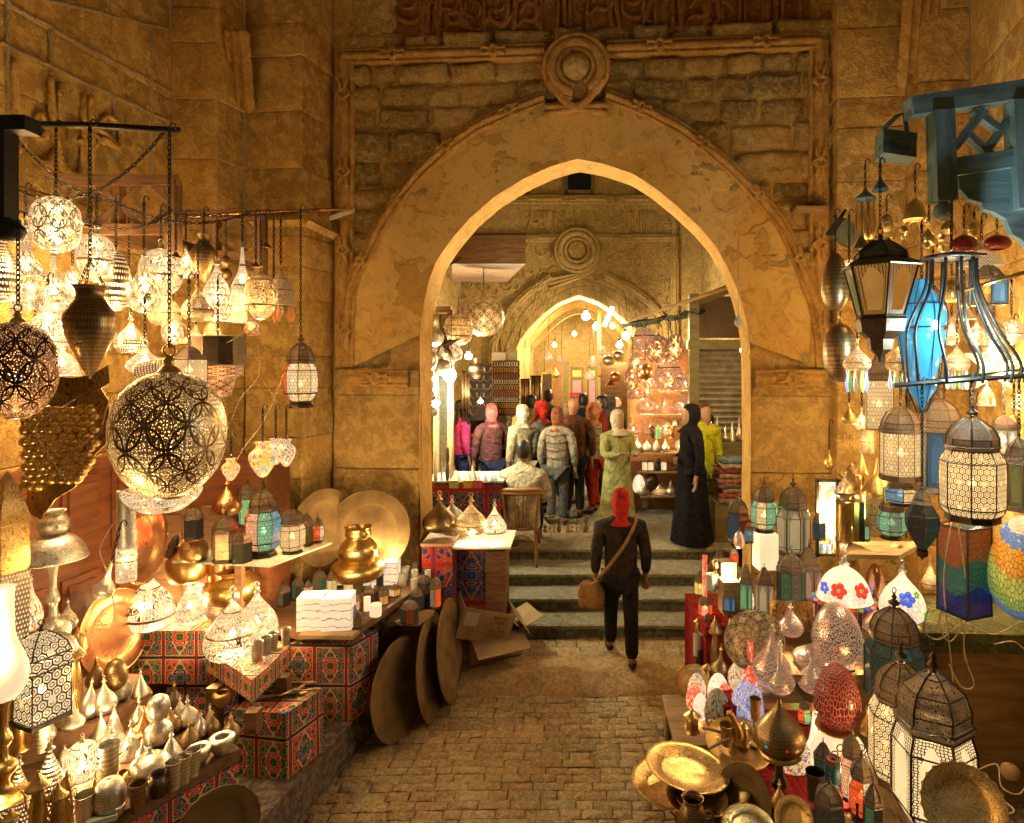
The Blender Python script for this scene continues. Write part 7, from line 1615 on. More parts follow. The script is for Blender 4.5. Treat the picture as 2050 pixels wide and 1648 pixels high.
XR = [
 (1700, 520, 560, 34, 4.5, 'sphere', L_CIRC, "round fretwork lamp glowing in the gap by the pier edge", 6, 430), (1738, 440, 480, 30, 4.4, 'drop', BRASS, "brass drop high beside the fringe cap", 0, 400), (1775, 430, 465, 26, 4.3, 'globe2', BRASS_E, "small engraved globe above the copper lantern's dome", 0, 400),
 (1860, 450, 492, 34, 4.2, 'onion', BRASS, "brass onion pendant over the cage's crown", 0, 400), (1898, 430, 470, 30, 4.1, 'drop', BRASS_E, "engraved drop beside the bracket's knob", 0, 405), (1950, 445, 480, 30, 4.2, 'globe2', BRASS, "small brass globe below the curved board", 0, 425),
 (1905, 640, 690, 34, 4.5, 'bigonion', L_ARAB, "bright onion lamp in the heart of the cage's view", 8, 560), (1770, 740, 790, 30, 4.4, 'drop', L_CIRC, "fretwork drop right under the copper lantern's tip", 6, 700), (1725, 820, 862, 26, 4.6, 'onion', L_SCALE, "small scale lamp above the bead curtain's right", 5, 770),
 (1870, 700, 742, 30, 4.5, 'sphere', L_DOTS, "drilled ball behind the blue glass lamp's foot", 6, 640), (1955, 905, 940, 30, 4.6, 'onion', L_CIRC, "small onion lamp behind the big domed lantern", 5, 800), (2030, 705, 745, 34, 4.3, 'bigonion', L_SCALE, "scale-pattern onion right of the patchwork star", 6, 640),
 (1862, 930, 985, 30, 4.5, 'tall', L_CIRC, "tall fretwork drop between the filigree lanterns, lower one", 6, 860), (1660, 900, 940, 20, 5.3, 'drop', BRASS, "brass drop hanging flat against the pier's right", 0, 850), (1745, 560, 600, 26, 4.6, 'egg', L_ARAB, "pierced egg glowing behind the copper lantern", 6, 480),
 (1990, 960, 1010, 30, 4.4, 'bigonion', L_ARAB2, "dim pierced onion behind the huge mosaic vase", 4, 880), (1820, 870, 905, 26, 4.7, 'sphere', L_PIN, "pin-lit ball left of the blue-arched lantern", 5, 800), (1725, 905, 950, 30, 4.7, 'cone', BRASS_E, "engraved brass cone behind the gold bell shade", 0, 850),
 (1555, 1225, 1262, 24, 4.3, 'egg', MERC, "small crackled egg at the gold board's left corner", 3, None), (1520, 1395, 1440, 26, 4.1, 'tall', MERC, "thin crackled drop under the pale shelf edge", 3, None), (1640, 1385, 1430, 30, 3.95, 'onion', MERC, "crackled onion left of the dark red egg", 4, None),
 (1765, 1240, 1290, 34, 4.1, 'egg', MZ_MULTI, "glowing mosaic egg between the leaded lamp and rear floor lantern", 4, None), (1560, 1570, 1620, 30, 3.3, 'onion', BRASS_E, "engraved brass onion at the bronze lamp's foot", 0, None), (1620, 1610, 1660, 34, 3.1, 'coffee', BRASS, "brass coffee pot at the bottom edge in the right stall", 0, None),
 (1460, 1380, 1420, 22, 4.4, 'egg', MZ_ORANGE, "small orange mosaic egg behind the speckled one", 3, None), (1545, 1440, 1480, 26, 4.0, 'egg', MZ_REDL, "small red glowing egg left of the bronze dome", 3, None), (1500, 1180, 1222, 20, 4.75, 'egg', MZ_WHITE, "tiny white mosaic egg behind the green-lit lantern", 3, None),
]
for x, a, b, w, D, pf, m_, l, pw, hg in XR: goods(x, a, b, w, D, pf, m_, l, power=pw, hang=hg, name="hanging_lamp" if hg else "metal_lamp")
# ================================================================ UPPER COURT BEYOND THE ARCH
ZF2 = .68
YB = 13.5
def B(px, py, y=YB): p = W(px, py, y); return (p.x, p.z)
bw = empty("second_archway", (0, YB, 0), "far olive-lit stone wall with a second knotted arch and carved inscription", "archway")
def WB(u, z, n=0.0): return Vector((u, YB-n-YB, z))      # local to bw
_AWO, _Wl = AW_O, Wl
op2 = [(1022, 1000), (1022, 770), (1029, 712), (1040, 684), (1062, 655), (1090, 628), (1120, 606), (1159, 591), (1196, 604), (1230, 624), (1262, 650), (1284, 682), (1295, 720), (1298, 770), (1298, 1000)]
ex2 = [(984, 770), (988, 690), (1003, 645), (1030, 612), (1062, 583), (1105, 556), (1159, 541), (1212, 553), (1262, 578), (1300, 606), (1330, 645), (1344, 700), (1346, 770)]
o2 = resample([B(*p) for p in op2], 90); e2 = resample([B(*p) for p in ex2], 90)
mb = MB(); X0, X1 = B(905, 700)[0]-.1, B(1365, 700)[0]+1.9; TZ = 8.6
for i in range(89):
    a, b = o2[i], o2[i+1]
    if abs(a[0]-b[0]) < 1e-3: continue
    mb.add([WB(a[0], a[1]), WB(b[0], b[1]), WB(b[0], TZ), WB(a[0], TZ)], [(0, 1, 2, 3)], None, (.95, .93, .85))
mb.add([WB(X0, 0), WB(o2[0][0], 0), WB(o2[0][0], TZ), WB(X0, TZ), WB(o2[-1][0], 0), WB(X1, 0), WB(X1, TZ), WB(o2[-1][0], TZ)], [(0, 1, 2, 3), (4, 5, 6, 7)], None, (.95, .93, .85))
V = []
for p in o2:
    for d in (0, -.3, -.7): V.append(WB(p[0], p[1], d))
mb.add(V, [(i*3+k, (i+1)*3+k, (i+1)*3+k+1, i*3+k+1) for i in range(89) for k in range(2)], None, (1.1, 1.05, .9), True); mb.build("wall_face", S_FAR, bw)
# voussoir rings
mb = MB()
for ring_, (f0, f1) in enumerate(((.02, .36), (.38, .66), (.68, .9))):
    n = 44
    for i in range(n):
        k0, k1 = 16+i*58/n, 16+(i+.93)*58/n
        def at_(k, f): j = int(k); t = k-j; a = Vector(o2[j]).lerp(Vector(o2[min(j+1, 89)]), t); b = Vector(e2[j]).lerp(Vector(e2[min(j+1, 89)]), t); return a.lerp(b, f)
        c = rnd.uniform(.6, 1.15); q = [at_(k0, f0), at_(k1, f0), at_(k1, f1), at_(k0, f1)]; d = .05+rnd.uniform(0, .03)
        mb.add([WB(p.x, p.y, d) for p in q]+[WB(p.x, p.y, 0) for p in q], [(0, 1, 2, 3), (0, 4, 5, 1), (1, 5, 6, 2), (2, 6, 7, 3), (3, 7, 4, 0)], None, (c, c*.97, c*.85))
mb.build("arch_stones", S_FAR, bw)
Wl = lambda u, z, n=0.0: WB(u, z, n)
mb = molding(resample([B(*p) for p in ex2[:6]], 40), .17, .06, knots=4); molding(resample([B(*p) for p in ex2[7:]], 40), .17, .06, knots=4, mbx=mb)
molding(dens([B(905, 478), B(1120, 478)], .1), .17, .05, knots=2, mbx=mb); molding(dens([B(1190, 478), B(1350, 478), B(1350, 700)], .1), .16, .05, knots=3, mbx=mb)
molding(dens([B(905, 400), B(1372, 402)], .1), .2, .04, knots=5, mbx=mb); molding(dens([B(1350, 410), B(1350, 470)], .1), .12, .04, mbx=mb)
cu, cz = B(1155, 503)
for r_, t_ in ((.36, .07), (.25, .045), (.46, .04)): mb.tube([WB(cu+cos(a)*r_, cz+sin(a)*r_, .13) for a in [2*pi*k/32 for k in range(32)]], t_, 6, True)
for k in range(3): mb.tube(curve3([WB(cu+.34+.06*k, cz-.1, .12), WB(cu+.25+.05*k, cz-.42, .12), WB(cu-.05, cz-.52-.05*k, .11), WB(cu-.6, cz-.62-.1*k, .09)], 5), .04, 6)
mb.build("moulding", S_FAR, bw)
mb = MB(); mb.lathe([(.001, .0), (.18, 0)], 20, WB(cu, cz, .16), Matrix.Rotation(R(90), 3, 'X'))
for a in range(8): mb.tube([WB(cu, cz, .17), WB(cu+.17*cos(a*pi/4), cz+.17*sin(a*pi/4), .165)], .012, 4)
mb.build("rosette", S_FAR, bw)
u0, z0 = B(1062, 466); u1, z1 = B(1345, 420)
calligraphy(u0, u1, z0, z1, 9, lambda a, b, n: WB(a, b, n), .026).build("carved_inscription", S_FAR, bw)
# arabesque carved spandrels
mb = MB(); mbr = MB(); rr = random.Random(6); exz = [B(*p) for p in ex2]
for s in range(150):
    x, y = rr.uniform(930, 1345), rr.uniform(492, 640); p = B(x, y)
    if inside(p, [B(q[0], q[1]-8) for q in ex2]) or abs(p[0]-cu) < .5 and abs(p[1]-cz) < .5: continue
    a0 = rr.uniform(0, 6.3); sg = rr.choice((-1, 1)); L = rr.uniform(.10, .2); pts = [WB(p[0]+L*(1-t/7)*cos(a0+sg*t*.75), p[1]+L*(1-t/7)*sin(a0+sg*t*.75), .02) for t in range(7)]; (mb if p[0] < cu else mbr).tube(pts, [.018]*6+[.03], 4)
mb.build("carved_arabesque", S_FAR, bw); mbr.build("carved_arabesque", S_FAR, bw)
mb = MB(); a = B(1133, 386); b = B(1187, 342); mb.box((((a[0]+b[0])/2), -.01, (a[1]+b[1])/2), (b[0]-a[0]-.1, .02, b[1]-a[1]-.1)); mb.build("window_pane", simple("night_glass", (.008, .012, .03), .15), bw)
mb = MB()
for x in (a[0], b[0]): mb.box((x, -.04, (a[1]+b[1])/2), (.08, .1, b[1]-a[1]+.08))
for z in (a[1], b[1]): mb.box(((a[0]+b[0])/2, -.04, z), (b[0]-a[0], .1, .08))
mb.build("window_frame", WOODG, bw)
for px_ in (1040, 1290): mb = MB(); p = B(px_, 380); mb.box((p[0], -.02, p[1]), (.42, .06, .5)); mb.build("shutter", WOODG, bw)
Wl = _Wl
# courtyard side walls
wl2 = empty("court_wall", (0, 0, 0), "left wall of the upper court behind the jewellery boards", "wall")
mb = MB(); blocks(mb, Vector((-2.45, 6.4, 0)), Vector((0, 1, 0)), Vector((1, 0, 0)), 7.1, .6, [.5]*15, 71, col0=.8); mb.build("stonework", S_FAR, wl2)
wr2 = empty("court_wall", (0, 0, 0), "right wall of the upper court above the roller shutter", "wall")
mb = MB(); blocks(mb, Vector((2.75, 13.5, 0)), Vector((0, -1, 0)), Vector((-1, 0, 0)), 7.1, .6, [.5]*15, 72, col0=.7); mb.build("stonework", S_FAR, wr2)
# vaulted passage beyond
pv = empty("vaulted_passage", (0, 14.5, 0), "yellow-lit vaulted stone passage beyond the second arch", "passage")
def pvb(mb, nm, mat=S_FAR): return mb.build(nm, mat, pv, loc=(0, -14.5, 0))
mb = MB(); blocks(mb, Vector((-1.45, 14.2, 0)), Vector((0, 1, 0)), Vector((1, 0, 0)), 9, .6, [.45]*7, 81, col0=1.25); pvb(mb, "side_wall"); mb = MB(); blocks(mb, Vector((1.75, 23.2, 0)), Vector((0, -1, 0)), Vector((-1, 0, 0)), 9, .6, [.45]*7, 82, col0=1.1); pvb(mb, "side_wall")
mb = MB(); n = 16
for j in range(9):
    y0, y1 = 14.2+j, 15.2+j
    for i in range(n):
        def vp(t, y): t = t*2-1; return (.15+1.6*t, y, 3.7+1.25*(1-abs(t)**1.9))
        c = rnd.uniform(.8, 1.2); mb.add([vp(i/n, y0), vp((i+1)/n, y0), vp((i+1)/n, y1), vp(i/n, y1)], [(0, 3, 2, 1)], None, (c, c, c*.9))
pvb(mb, "vault")
for k, y in enumerate((15.6, 18.2, 20.8)):
    mb = MB(); V = []
    for i in range(25):
        t = i/24*2-1; x = .15+1.5*t; z = 3.4+1.2*(1-abs(t)**1.7)
        V += [(x, y, z+.2), (x, y, z), (x, y+.35, z), (x, y+.35, z+.2)]
    mb.add(V, [(i*4+a_, (i+1)*4+a_, (i+1)*4+a_+1, i*4+a_+1) for i in range(24) for a_ in range(3)], None, (1.2, 1.15, 1.0), True); pvb(mb, "rib_arch")
mb = MB(); mb.box((.15, 23.3, 2.4), (3.8, .2, 5.5)); pvb(mb, "end_wall")
for i, (x0, x1, c_, l) in enumerate(((1142, 1168, "lit", "pink-lit glass door with an amber fanlight at the passage end, left one"), (1176, 1194, "lit", "pink-lit glass door with an amber fanlight at the passage end, right one"))):
    D = 19.0; e = empty("glass_door", W((x0+x1)/2, 840, D), l, "door"); s_ = D/F; h = 108*s_; w = (x1-x0)*s_; e.location.z = ZF2
    h = W(0, 735, D).z-ZF2
    MB().box((0, 0, h*.45), (w*.7, .02, h*.72)).build("pane", mat_fill("pink_lit_pane", (.70, .36, .34), .4), e)
    MB().box((0, 0, h*.91), (w*.7, .02, h*.11)).build("fanlight", mat_fill("amber_fanlight", (1, .55, .1), 1.0), e)
    mb = MB()
    for sx in (-1, 1): mb.box((sx*w*.42, 0, h/2), (w*.16, .08, h))
    for z in (.04, .84, .98): mb.box((0, -.001, z*h), (w, .09, h*.05))
    mb.build("frame", WOODG, e)
for i, (x0, x1, D, z1, c_, l) in enumerate(((1128, 1138, 17.5, 2.9, WOODG, "dark green tall cabinet half way down the passage"), (1086, 1104, 15.2, 2.0, DARKM, "rack of dark trinkets on the passage's left"), (1196, 1204, 15.5, 3.6, WOODG, "green wooden post at the passage's right"), (1106, 1124, 17.0, 2.3, WOOD, "brown carved stand against the passage wall"), (1140, 1166, 16.0, 1.5, KH2, "cloth-covered trestle deep in the passage"))): block(x0, x1, D, ZF2, ZF2+z1, .3, c_, ("cabinet", "rack", "post", "stand", "trestle")[i], l, ("cabinet", "rack", "post", "stand", "trestle")[i])
for i, (x, y, D, m_) in enumerate(((1098, 700, 17, L_ARAB), (1124, 712, 18, L_CIRC), (1112, 735, 16, BRASS), (1188, 712, 16.5, L_ARAB), (1180, 738, 18, L_SCALE), (1204, 690, 15.2, L_CIRC), (1206, 735, 14.8, COPPER), (1090, 745, 15.4, BRASS))): goods(x, y, y+22, 18, D, ('onion', 'sphere', 'drop', 'egg')[i % 4], m_, "far little %s lamp in the passage, %s" % (("onion-shaped", "round", "teardrop", "egg-shaped")[i % 4], ("high on the left", "left of the middle", "low on the left", "high right of the doors", "just above the pink doors", "topmost on the right", "lowest on the right", "by the trinket rack")[i]), hang=y-60, seg=14, finial=False)
# awning box, pole lamps
aw2 = empty("awning", W(985, 520, 8.3), "boxy wooden awning with a lit pale underside projecting from the left court wall", "awning"); 
V0 = [W(922, 500, 8.0), W(1056, 527, 8.0), W(1020, 470, 9.6), W(918, 480, 9.6)]; o_ = aw2.location
mb = MB(); a_ = [p-o_ for p in (W(905, 528, 7.7), W(1052, 528, 7.7), W(1016, 527-50, 9.4), W(905, 527-50, 9.4))]; a_ = [Vector((p.x, p.y, a_[0].z)) for p in a_]
mb.add(a_, [(0, 1, 2, 3)]); mb.build("soffit", simple("painted_soffit", (.55, .42, .36), .6), aw2)
mb = MB(); 
for p, q in ((0, 1), (1, 2)): mb.add([a_[p], a_[q], a_[q]+Vector((0, 0, .38)), a_[p]+Vector((0, 0, .38))], [(0, 1, 2, 3)])
mb.build("fascia", WOOD, aw2)
mb = MB(); t_ = [p+Vector((0, 0, .38)) for p in a_]; t_[0] += Vector((0, -.1, -.05)); t_[1] += Vector((.1, -.1, -.05)); t_[2] += Vector((.1, 0, .35)); t_[3] += Vector((0, 0, .35)); mb.add(t_, [(0, 1, 2, 3)]); mb.build("tin_roof", WOOD, aw2)
pole = MB().tube([W(850, 552, 7.2), W(985, 490, 8.2)], .014, 6).build("awning_pole", IRON); tag(pole, "thin iron pole propped up under the awning", "pole")
ca = empty("slanted_canopy", W(1380, 620, 9.0), "slanting pole and torn canvas canopy over the copper lamp shop", "canopy"); o_ = ca.location
mb = MB(); mb.tube([W(1262, 642, 9.0)-o_, W(1505, 560, 8.6)-o_], .03, 6); mb.build("pole", WOODL, ca)
mb = MB(); V = []; 
for i in range(13):
    for j in range(5):
        p = W(1245+i*14, 648-i*2.2+j*2, 9.0+j*.35)+Vector((0, 0, noise.noise((i*.6, j*.8, 1))*.10)); V.append(p-o_)
mb.add(V, [(i*5+j, (i+1)*5+j, (i+1)*5+j+1, i*5+j+1) for i in range(12) for j in range(4)], smooth=True); mb.build("canvas", cloth("dark_canvas", (.05, .08, .07)), ca)
# roller shutter shop front
rs = empty("roller_shutter", W(1445, 860, 9.2), "closed metal roller shutter in an olive wooden frame inside the arch's right side", "shutter"); s_ = 9.2/F; o_ = rs.location; o_.z = ZF2
mb = MB(); x0, x1 = -50*s_, 75*s_; zt_ = W(0, 700, 9.2).z-ZF2; n = 22
V = []
for i in range(n*4+1):
    z = .55+(zt_-.55)*i/(n*4); d = .028*abs(sin(pi*i/4)); V += [(x0, -d, z), (x1, -d, z)]
mb.add(V, [(2*i, 2*i+1, 2*i+3, 2*i+2) for i in range(n*4)], smooth=False); mb.build("slats", simple("dull_shutter_metal", (.42, .38, .30), .45, .7, 8), rs)
mb = MB(); fr_ = 60*s_; zc_ = W(0, 590, 9.2).z-ZF2
mb.box((x0-.06, -.06, zc_/2), (.14, .14, zc_)); mb.box(((x0+x1)/2, -.06, zt_+.07), (x1-x0+.3, .128, .14)); mb.box((x1+.06, -.06, zc_/2), (.14, .14, zc_+.6))
mb.build("frame", WOODG, rs); mb = MB(); a = W(1382, 610, 9.14)-o_; b = W(1540, 545, 9.14)-o_; mb.tube([a, b], .07, 4); mb.build("sloping_rail", WOODG, rs)
mb = MB(); mb.box(((x0+x1)/2, -.02, (zt_+.14+zc_)/2), (x1-x0, .02, zc_-zt_-.2)); mb.build("dusty_window", simple("dusty_glass", (.10, .06, .035), .3, 0, 30, .4), rs)
# copper lamp shop with shelves
shp = empty("lamp_shelves", W(1320, 990, 9.4), "tiered shelves of the glowing copper lamp shop in the upper court", "shelves"); o_ = shp.location; o_.z = ZF2
D9 = 9.4
def zz9(y, D=D9): return W(0, y, D).z
SZs = {782: 0, 829: 0, 905: 0, 942: 0, 990: 0}
for y_, xa, xb in ((782, 1300, 1390), (829, 1280, 1392), (905, 1262, 1392), (942, 1275, 1392), (990, 1280, 1392)):
    a, b = W(xa, y_, D9), W(xb, y_, D9); MB().box((( a.x+b.x)/2-o_.x, .05, a.z-ZF2-.012), (b.x-a.x, .34, .02)).build("shelf", WOODL, shp)
a, b = W(1262, 0, D9+.3), W(1394, 0, D9+.3); MB().box(((a.x+b.x)/2-o_.x, .36, 1.25), (b.x-a.x, .04, 2.5)).build("back_panel", simple("peach_board", (.50, .24, .10), .7), shp)
MB().box((W(1392, 0, D9).x-o_.x, .1, 1.3), (.06, .5, 2.6)).build("post", WOODG, shp)
CL = glowm("lit_copper_fretwork", 'arab', 6, 4, (.55, .28, .13), (1.0, .50, .26), .85, .3); CLD = glowm("dim_copper_fretwork", 'circ', 8, 4, (.5, .26, .12), (1.0, .5, .25), .6, .35)
SHP = [
 (1290, 655, 702, 46, 'sphere', CL, "pinkish globe lamp at the top left of the copper lamp shop", 0), (1318, 672, 728, 50, 'globe2', CLD, "banded copper globe near the top of the shop", 5), (1352, 668, 722, 40, 'egg', CLD, "egg-shaped copper lamp with a star of light at the shop's top right", 5),
 (1275, 708, 742, 34, 'sphere', CL, "small bright globe above the teardrop lamp", 6), (1266, 710, 782, 36, 'drop', CLD, "dark copper teardrop lamp at the shop's left side", 4), (1292, 728, 762, 30, 'sphere', COPPER, "plain copper ball lamp in the middle of the shop", 0), (1338, 700, 782, 60, 'bigonion', CL, "largest glowing copper onion lamp on the top shelf", 12),
 (1372, 748, 782, 42, 'onion', CL, "low glowing copper onion at the top shelf's right", 6), (1275, 770, 800, 40, 'onion', CLD, "bulbous copper lamp left of the second shelf", 5), (1300, 748, 778, 28, 'squat', CL, "squat glowing lamp beside the teardrop", 4),
 (1296, 786, 828, 46, 'bigonion', CL, "wide glowing onion at the second shelf's left", 8), (1330, 782, 828, 22, 'tall', CL, "slim glowing teardrop in the second shelf's middle", 4), (1366, 788, 828, 46, 'bigonion', CL, "wide glowing onion at the second shelf's right", 8),
 (1268, 844, 872, 34, 'onion', CL, "glowing onion lamp just left of the third tier", 5), (1302, 842, 866, 24, 'cone', CL, "small glowing cone on the third tier", 3), (1333, 842, 874, 26, 'egg', CL, "glowing egg lamp at the third tier's middle", 4), (1352, 836, 852, 16, 'dome', SILVER, "little bright dome at the back of the third tier", 0),
 (1276, 876, 905, 22, 'drop', SILVER, "silver drop, first on the mirror-bright tier", 0), (1295, 880, 905, 20, 'onion', SILVER, "silver onion, second on the mirror-bright tier", 0), (1314, 878, 905, 18, 'onion', SILVER_E, "silver engraved onion, third on the mirror-bright tier", 0), (1332, 878, 905, 16, 'drop', SILVER, "silver drop, fourth on the mirror-bright tier", 0), (1362, 880, 902, 22, 'sphere', L_CIRC, "glowing little ball at the end of the mirror-bright tier", 3),
 (1279, 950, 988, 26, 'egg', MZ_WHITE, "white spotted dome lamp on the lowest shelf", 0), (1286, 962, 990, 30, 'onion', SILVER, "silver onion on the lowest shelf's left", 0), (1305, 946, 985, 28, 'sphere', G_BLUE if False else DARKM, "dark blue ball lamp behind the glowing onion on the lowest shelf", 0), (1317, 966, 990, 30, 'onion', L_PIN, "glowing pink-white onion on the lowest shelf", 6), (1343, 962, 992, 22, 'drop', SILVER, "silver drop at the lowest shelf's right end", 0),
]
for x, a, b, w, pf, m_, l, pw in SHP: goods(x, a, b, w, D9 if a > 740 else D9-.2, pf, m_, l, power=pw, seg=20, hang=(640 if a < 735 else None), bulb=(True if pw else None), name="shop_lamp", group=None)
for i, x in enumerate((1291, 1303, 1329)): panelbox(x, 926, 941, 10, D9-.05, ("first", "second", "third")[i]+" tiny glowing square lantern from the left on the fourth shelf", G_CREAM, "box_lamp", frame=IRON)
goods(1318, 918, 942, 12, D9-.05, 'gourd', IRON, "small dark bottle between the tiny square lanterns", "bottle", seg=12)
for i, (x, c_) in enumerate(((1305, DARKM), (1318, G_GREEN), (1345, COPPER))): goods(x, 850, 878, 14, D9-.1, 'coffee', c_, ("dark figurine", "green bottle", "copper figurine")[i]+" standing at the third tier's front", "figurine", seg=12)
# silver vases on the counter below the shutter, folded cloths
block(1392, 1500, 8.7, ZF2, W(0, 885, 8.7).z, .35, WOODG, "shop_counter", "narrow counter of little silver vases below the roller shutter", "counter")
for i, x in enumerate((1412, 1424, 1436, 1452, 1466, 1480, 1493)): goods(x, 852-(i % 3)*8, 884, 16, 8.75, ('tall', 'cone', 'bottle')[i % 3], SILVER, "little silver vase on the counter under the shutter, %s" % ("at its left end", "cone-shaped, next to the leftmost", "bottle-shaped near the left", "tall, in the middle", "cone-shaped, right of the middle", "bottle-shaped, second from the right end", "at its right end")[i], "vase", seg=14, finial=False)
for i in range(9):
    c_ = ((.35, .28, .18), (.40, .10, .08), (.36, .26, .16), (.20, .16, .14), (.42, .16, .15), (.38, .28, .2), (.22, .06, .06), (.45, .35, .25), (.16, .25, .28))[i]
    z = ZF2+.52-(8-i)*0+(-.36+i*.062); p = W(1468, 0, 8.0); mb = MB(); n = 12; V = []
    w, d, t = .42+.05*sin(i*2.3), .34, .052
    for k in range(n+1):
        x = -w/2+w*k/n; s = noise.noise((k*.5, i*3.1, 0))*.012; V += [(x, -d/2, s), (x, -d/2-.015, t/2+s), (x, -d/2, t+s), (x, d/2, t+s)]
    mb.add(V, [(k*4+j, (k+1)*4+j, (k+1)*4+j+1, k*4+j+1) for k in range(n) for j in range(3)]+[(0, 1, 2, 3), (n*4+3, n*4+2, n*4+1, n*4)], smooth=True)
    o = mb.build("folded_cloth", cloth("folded_cloth_%d" % i, c_), loc=(p.x+.02*sin(i), 8.0, z+.34)); tag(o, ("sand", "brick red", "beige striped", "grey-brown", "rose pink", "cream", "dark maroon", "ivory", "blue crumpled")[i]+" folded cloth in the pile beside the arch's right jamb", "cloth", "folded cloths piled by the right jamb")
block(1432, 1504, 7.85, ZF2, ZF2+.50, .4, WOODG, "cloth_stand", "low stand under the pile of folded cloths", "stand")
# left court stall: hanging lamps in the arch's left edge, jewellery boards, souvenir table
LC = [
 (968, 595, 672, 84, 8.0, 'sphere', L_CIRC2, "large dim fretwork globe hanging inside the arch's left side", dict(hang=505, power=8)),
 (918, 628, 690, 58, 7.8, 'globe2', L_ARAB2, "pierced banded globe left of the large dim one", dict(hang=600, power=8)),
 (862, 625, 664, 34, 7.0, 'sphere', SILVER, "small silver ball at the arch's left jamb, topmost", dict(hang=600)),
 (868, 658, 694, 42, 7.1, 'sphere', SILVER_D, "silver ball below the topmost one", dict()), (850, 650, 690, 26, 6.9, 'sphere', SILVER, "silver ball hugging the jamb", dict()),
 (895, 670, 722, 62, 7.6, 'bigonion', L_CIRC, "glowing onion lamp behind the dark metal star", dict(power=10)),
 (858, 700, 742, 36, 7.0, 'sphere', SILVER, "silver globe below the glowing onion at the jamb", dict()), (885, 718, 752, 36, 7.3, 'sphere', SILVER_D, "drilled silver globe right of the jamb globes", dict()),
 (852, 742, 768, 30, 6.95, 'squat', SILVER, "flat silver disc lamp on the jamb", dict()), (856, 775, 805, 36, 7.0, 'squat', SILVER_D, "lens-shaped silver lamp on the jamb", dict()), (860, 808, 834, 34, 7.0, 'squat', SILVER, "lowest lens-shaped silver lamp on the jamb", dict()),
 (952, 728, 758, 40, 8.6, 'sphere', DARKM, "small dark ball lamp by the jewellery boards", dict()),
 (1232, 745, 765, 24, 11.0, 'sphere', COPPER, "copper ball in the far shop window, left", dict()), (1218, 712, 732, 26, 11.2, 'sphere', SILVER, "silver ball in the far shop, upper left", dict()), (1238, 702, 722, 24, 11.3, 'sphere', SILVER, "silver ball in the far shop, upper right", dict()), (1222, 760, 778, 22, 11.0, 'onion', COPPER, "copper onion in the far shop window", dict()), (1212, 790, 812, 20, 10.8, 'egg', MZ_REDL, "glowing red egg in the far shop window", dict(power=3)), (1234, 795, 815, 20, 10.8, 'egg', MZ_ORANGE, "glowing orange egg in the far shop window", dict(power=3)),
]
for h_ in LC: goods(*h_[:8], cat="lamp", name="hanging_lamp", seg=20, **h_[8])
block(1203, 1256, 11.6, ZF2, 2.95, .2, WOOD, "far_shop_front", "dark shop front with lamps right of the passage", "shop front")
ms = empty("metal_star", W(888, 690, 7.2), "dark folded metal star hanging before the glowing onion", "star"); mb = MB(); V = []
for k in range(10): r_ = .21 if k % 2 == 0 else .07; a = 2*pi*k/10+.35; V.append((r_*cos(a), .05*sin(a*2), r_*sin(a)))
V += [(0, -.06, 0), (0, .06, 0)]; mb.add(V, [(k, (k+1) % 10, 10) for k in range(10)]+[((k+1) % 10, k, 11) for k in range(10)]); mb.build("points", DARKM, ms)
# bulbs; the two distant passage ones are added to brighten the vault
for x, y, D, pw, cc, r_, l in ((1110, 690, 19.5, 20, WARM, 5, "distant bare bulb by the passage's left wall"), (1150, 668, 21.5, 22, WARM, 5, "most distant bare bulb deep in the passage"), (1173, 632, 14.6, 60, WARM, 9, "bare bulb hanging highest under the second arch"), (1195, 653, 16.5, 60, WARM, 9, "bare bulb right of the highest one"), (1226, 652, 14.9, 40, WARM, 6, "small bulb by the fluorescent tube"), (1253, 672, 12.0, 30, WARM, 8, "bare bulb above the copper lamp shop's left corner"), (1240, 690, 11.6, 24, WARM, 7, "bare bulb just under the corner bulb"),
    (938, 712, 8.4, 16, WARM, 8, "bare bulb left of the ring boards"), (900, 752, 7.4, 26, (.85, 1, .75), 13, "large white globe bulb by the glass cabinet"), (877, 806, 7.2, 9, WARM, 5, "small bulb low beside the jamb"), (962, 803, 8.6, 9, WARM, 5, "bulb shining in front of the necklaces"), (1487, 700, 6.9, 16, WARM, 6, "bright bulb in front of the roller shutter")):
    e = empty("light_bulb", W(x, y+r_, D), l, "bulb"); q = r_*D/F; uobj("glass", 'bulb' if r_ < 10 else 'sphere', BULB if cc is WARM else BULBC, e, q, q*2.2, (0, 0, 0), 14)
    MB().tube([(0, 0, q*2), (0, 0, q*2+.04)], q*.45, 8).build("socket", IRON, e); MB().tube(curve3([(0, 0, q*2), (.02, 0, q*2+.25), (0, .1, q*2+.7)], 4), .004, 4).build("flex", IRON, e); lamp_light((0, -q*1.3, -.02), pw, cc, .04, e)
tb_2 = empty("tube_light", W(1218, 634, 13.2), "short tilted fluorescent tube under the second arch", "tube lamp"); MB().tube([(-.09, 0, -.2), (.09, 0, .2)], .045, 8).build("tube", BULB, tb_2)
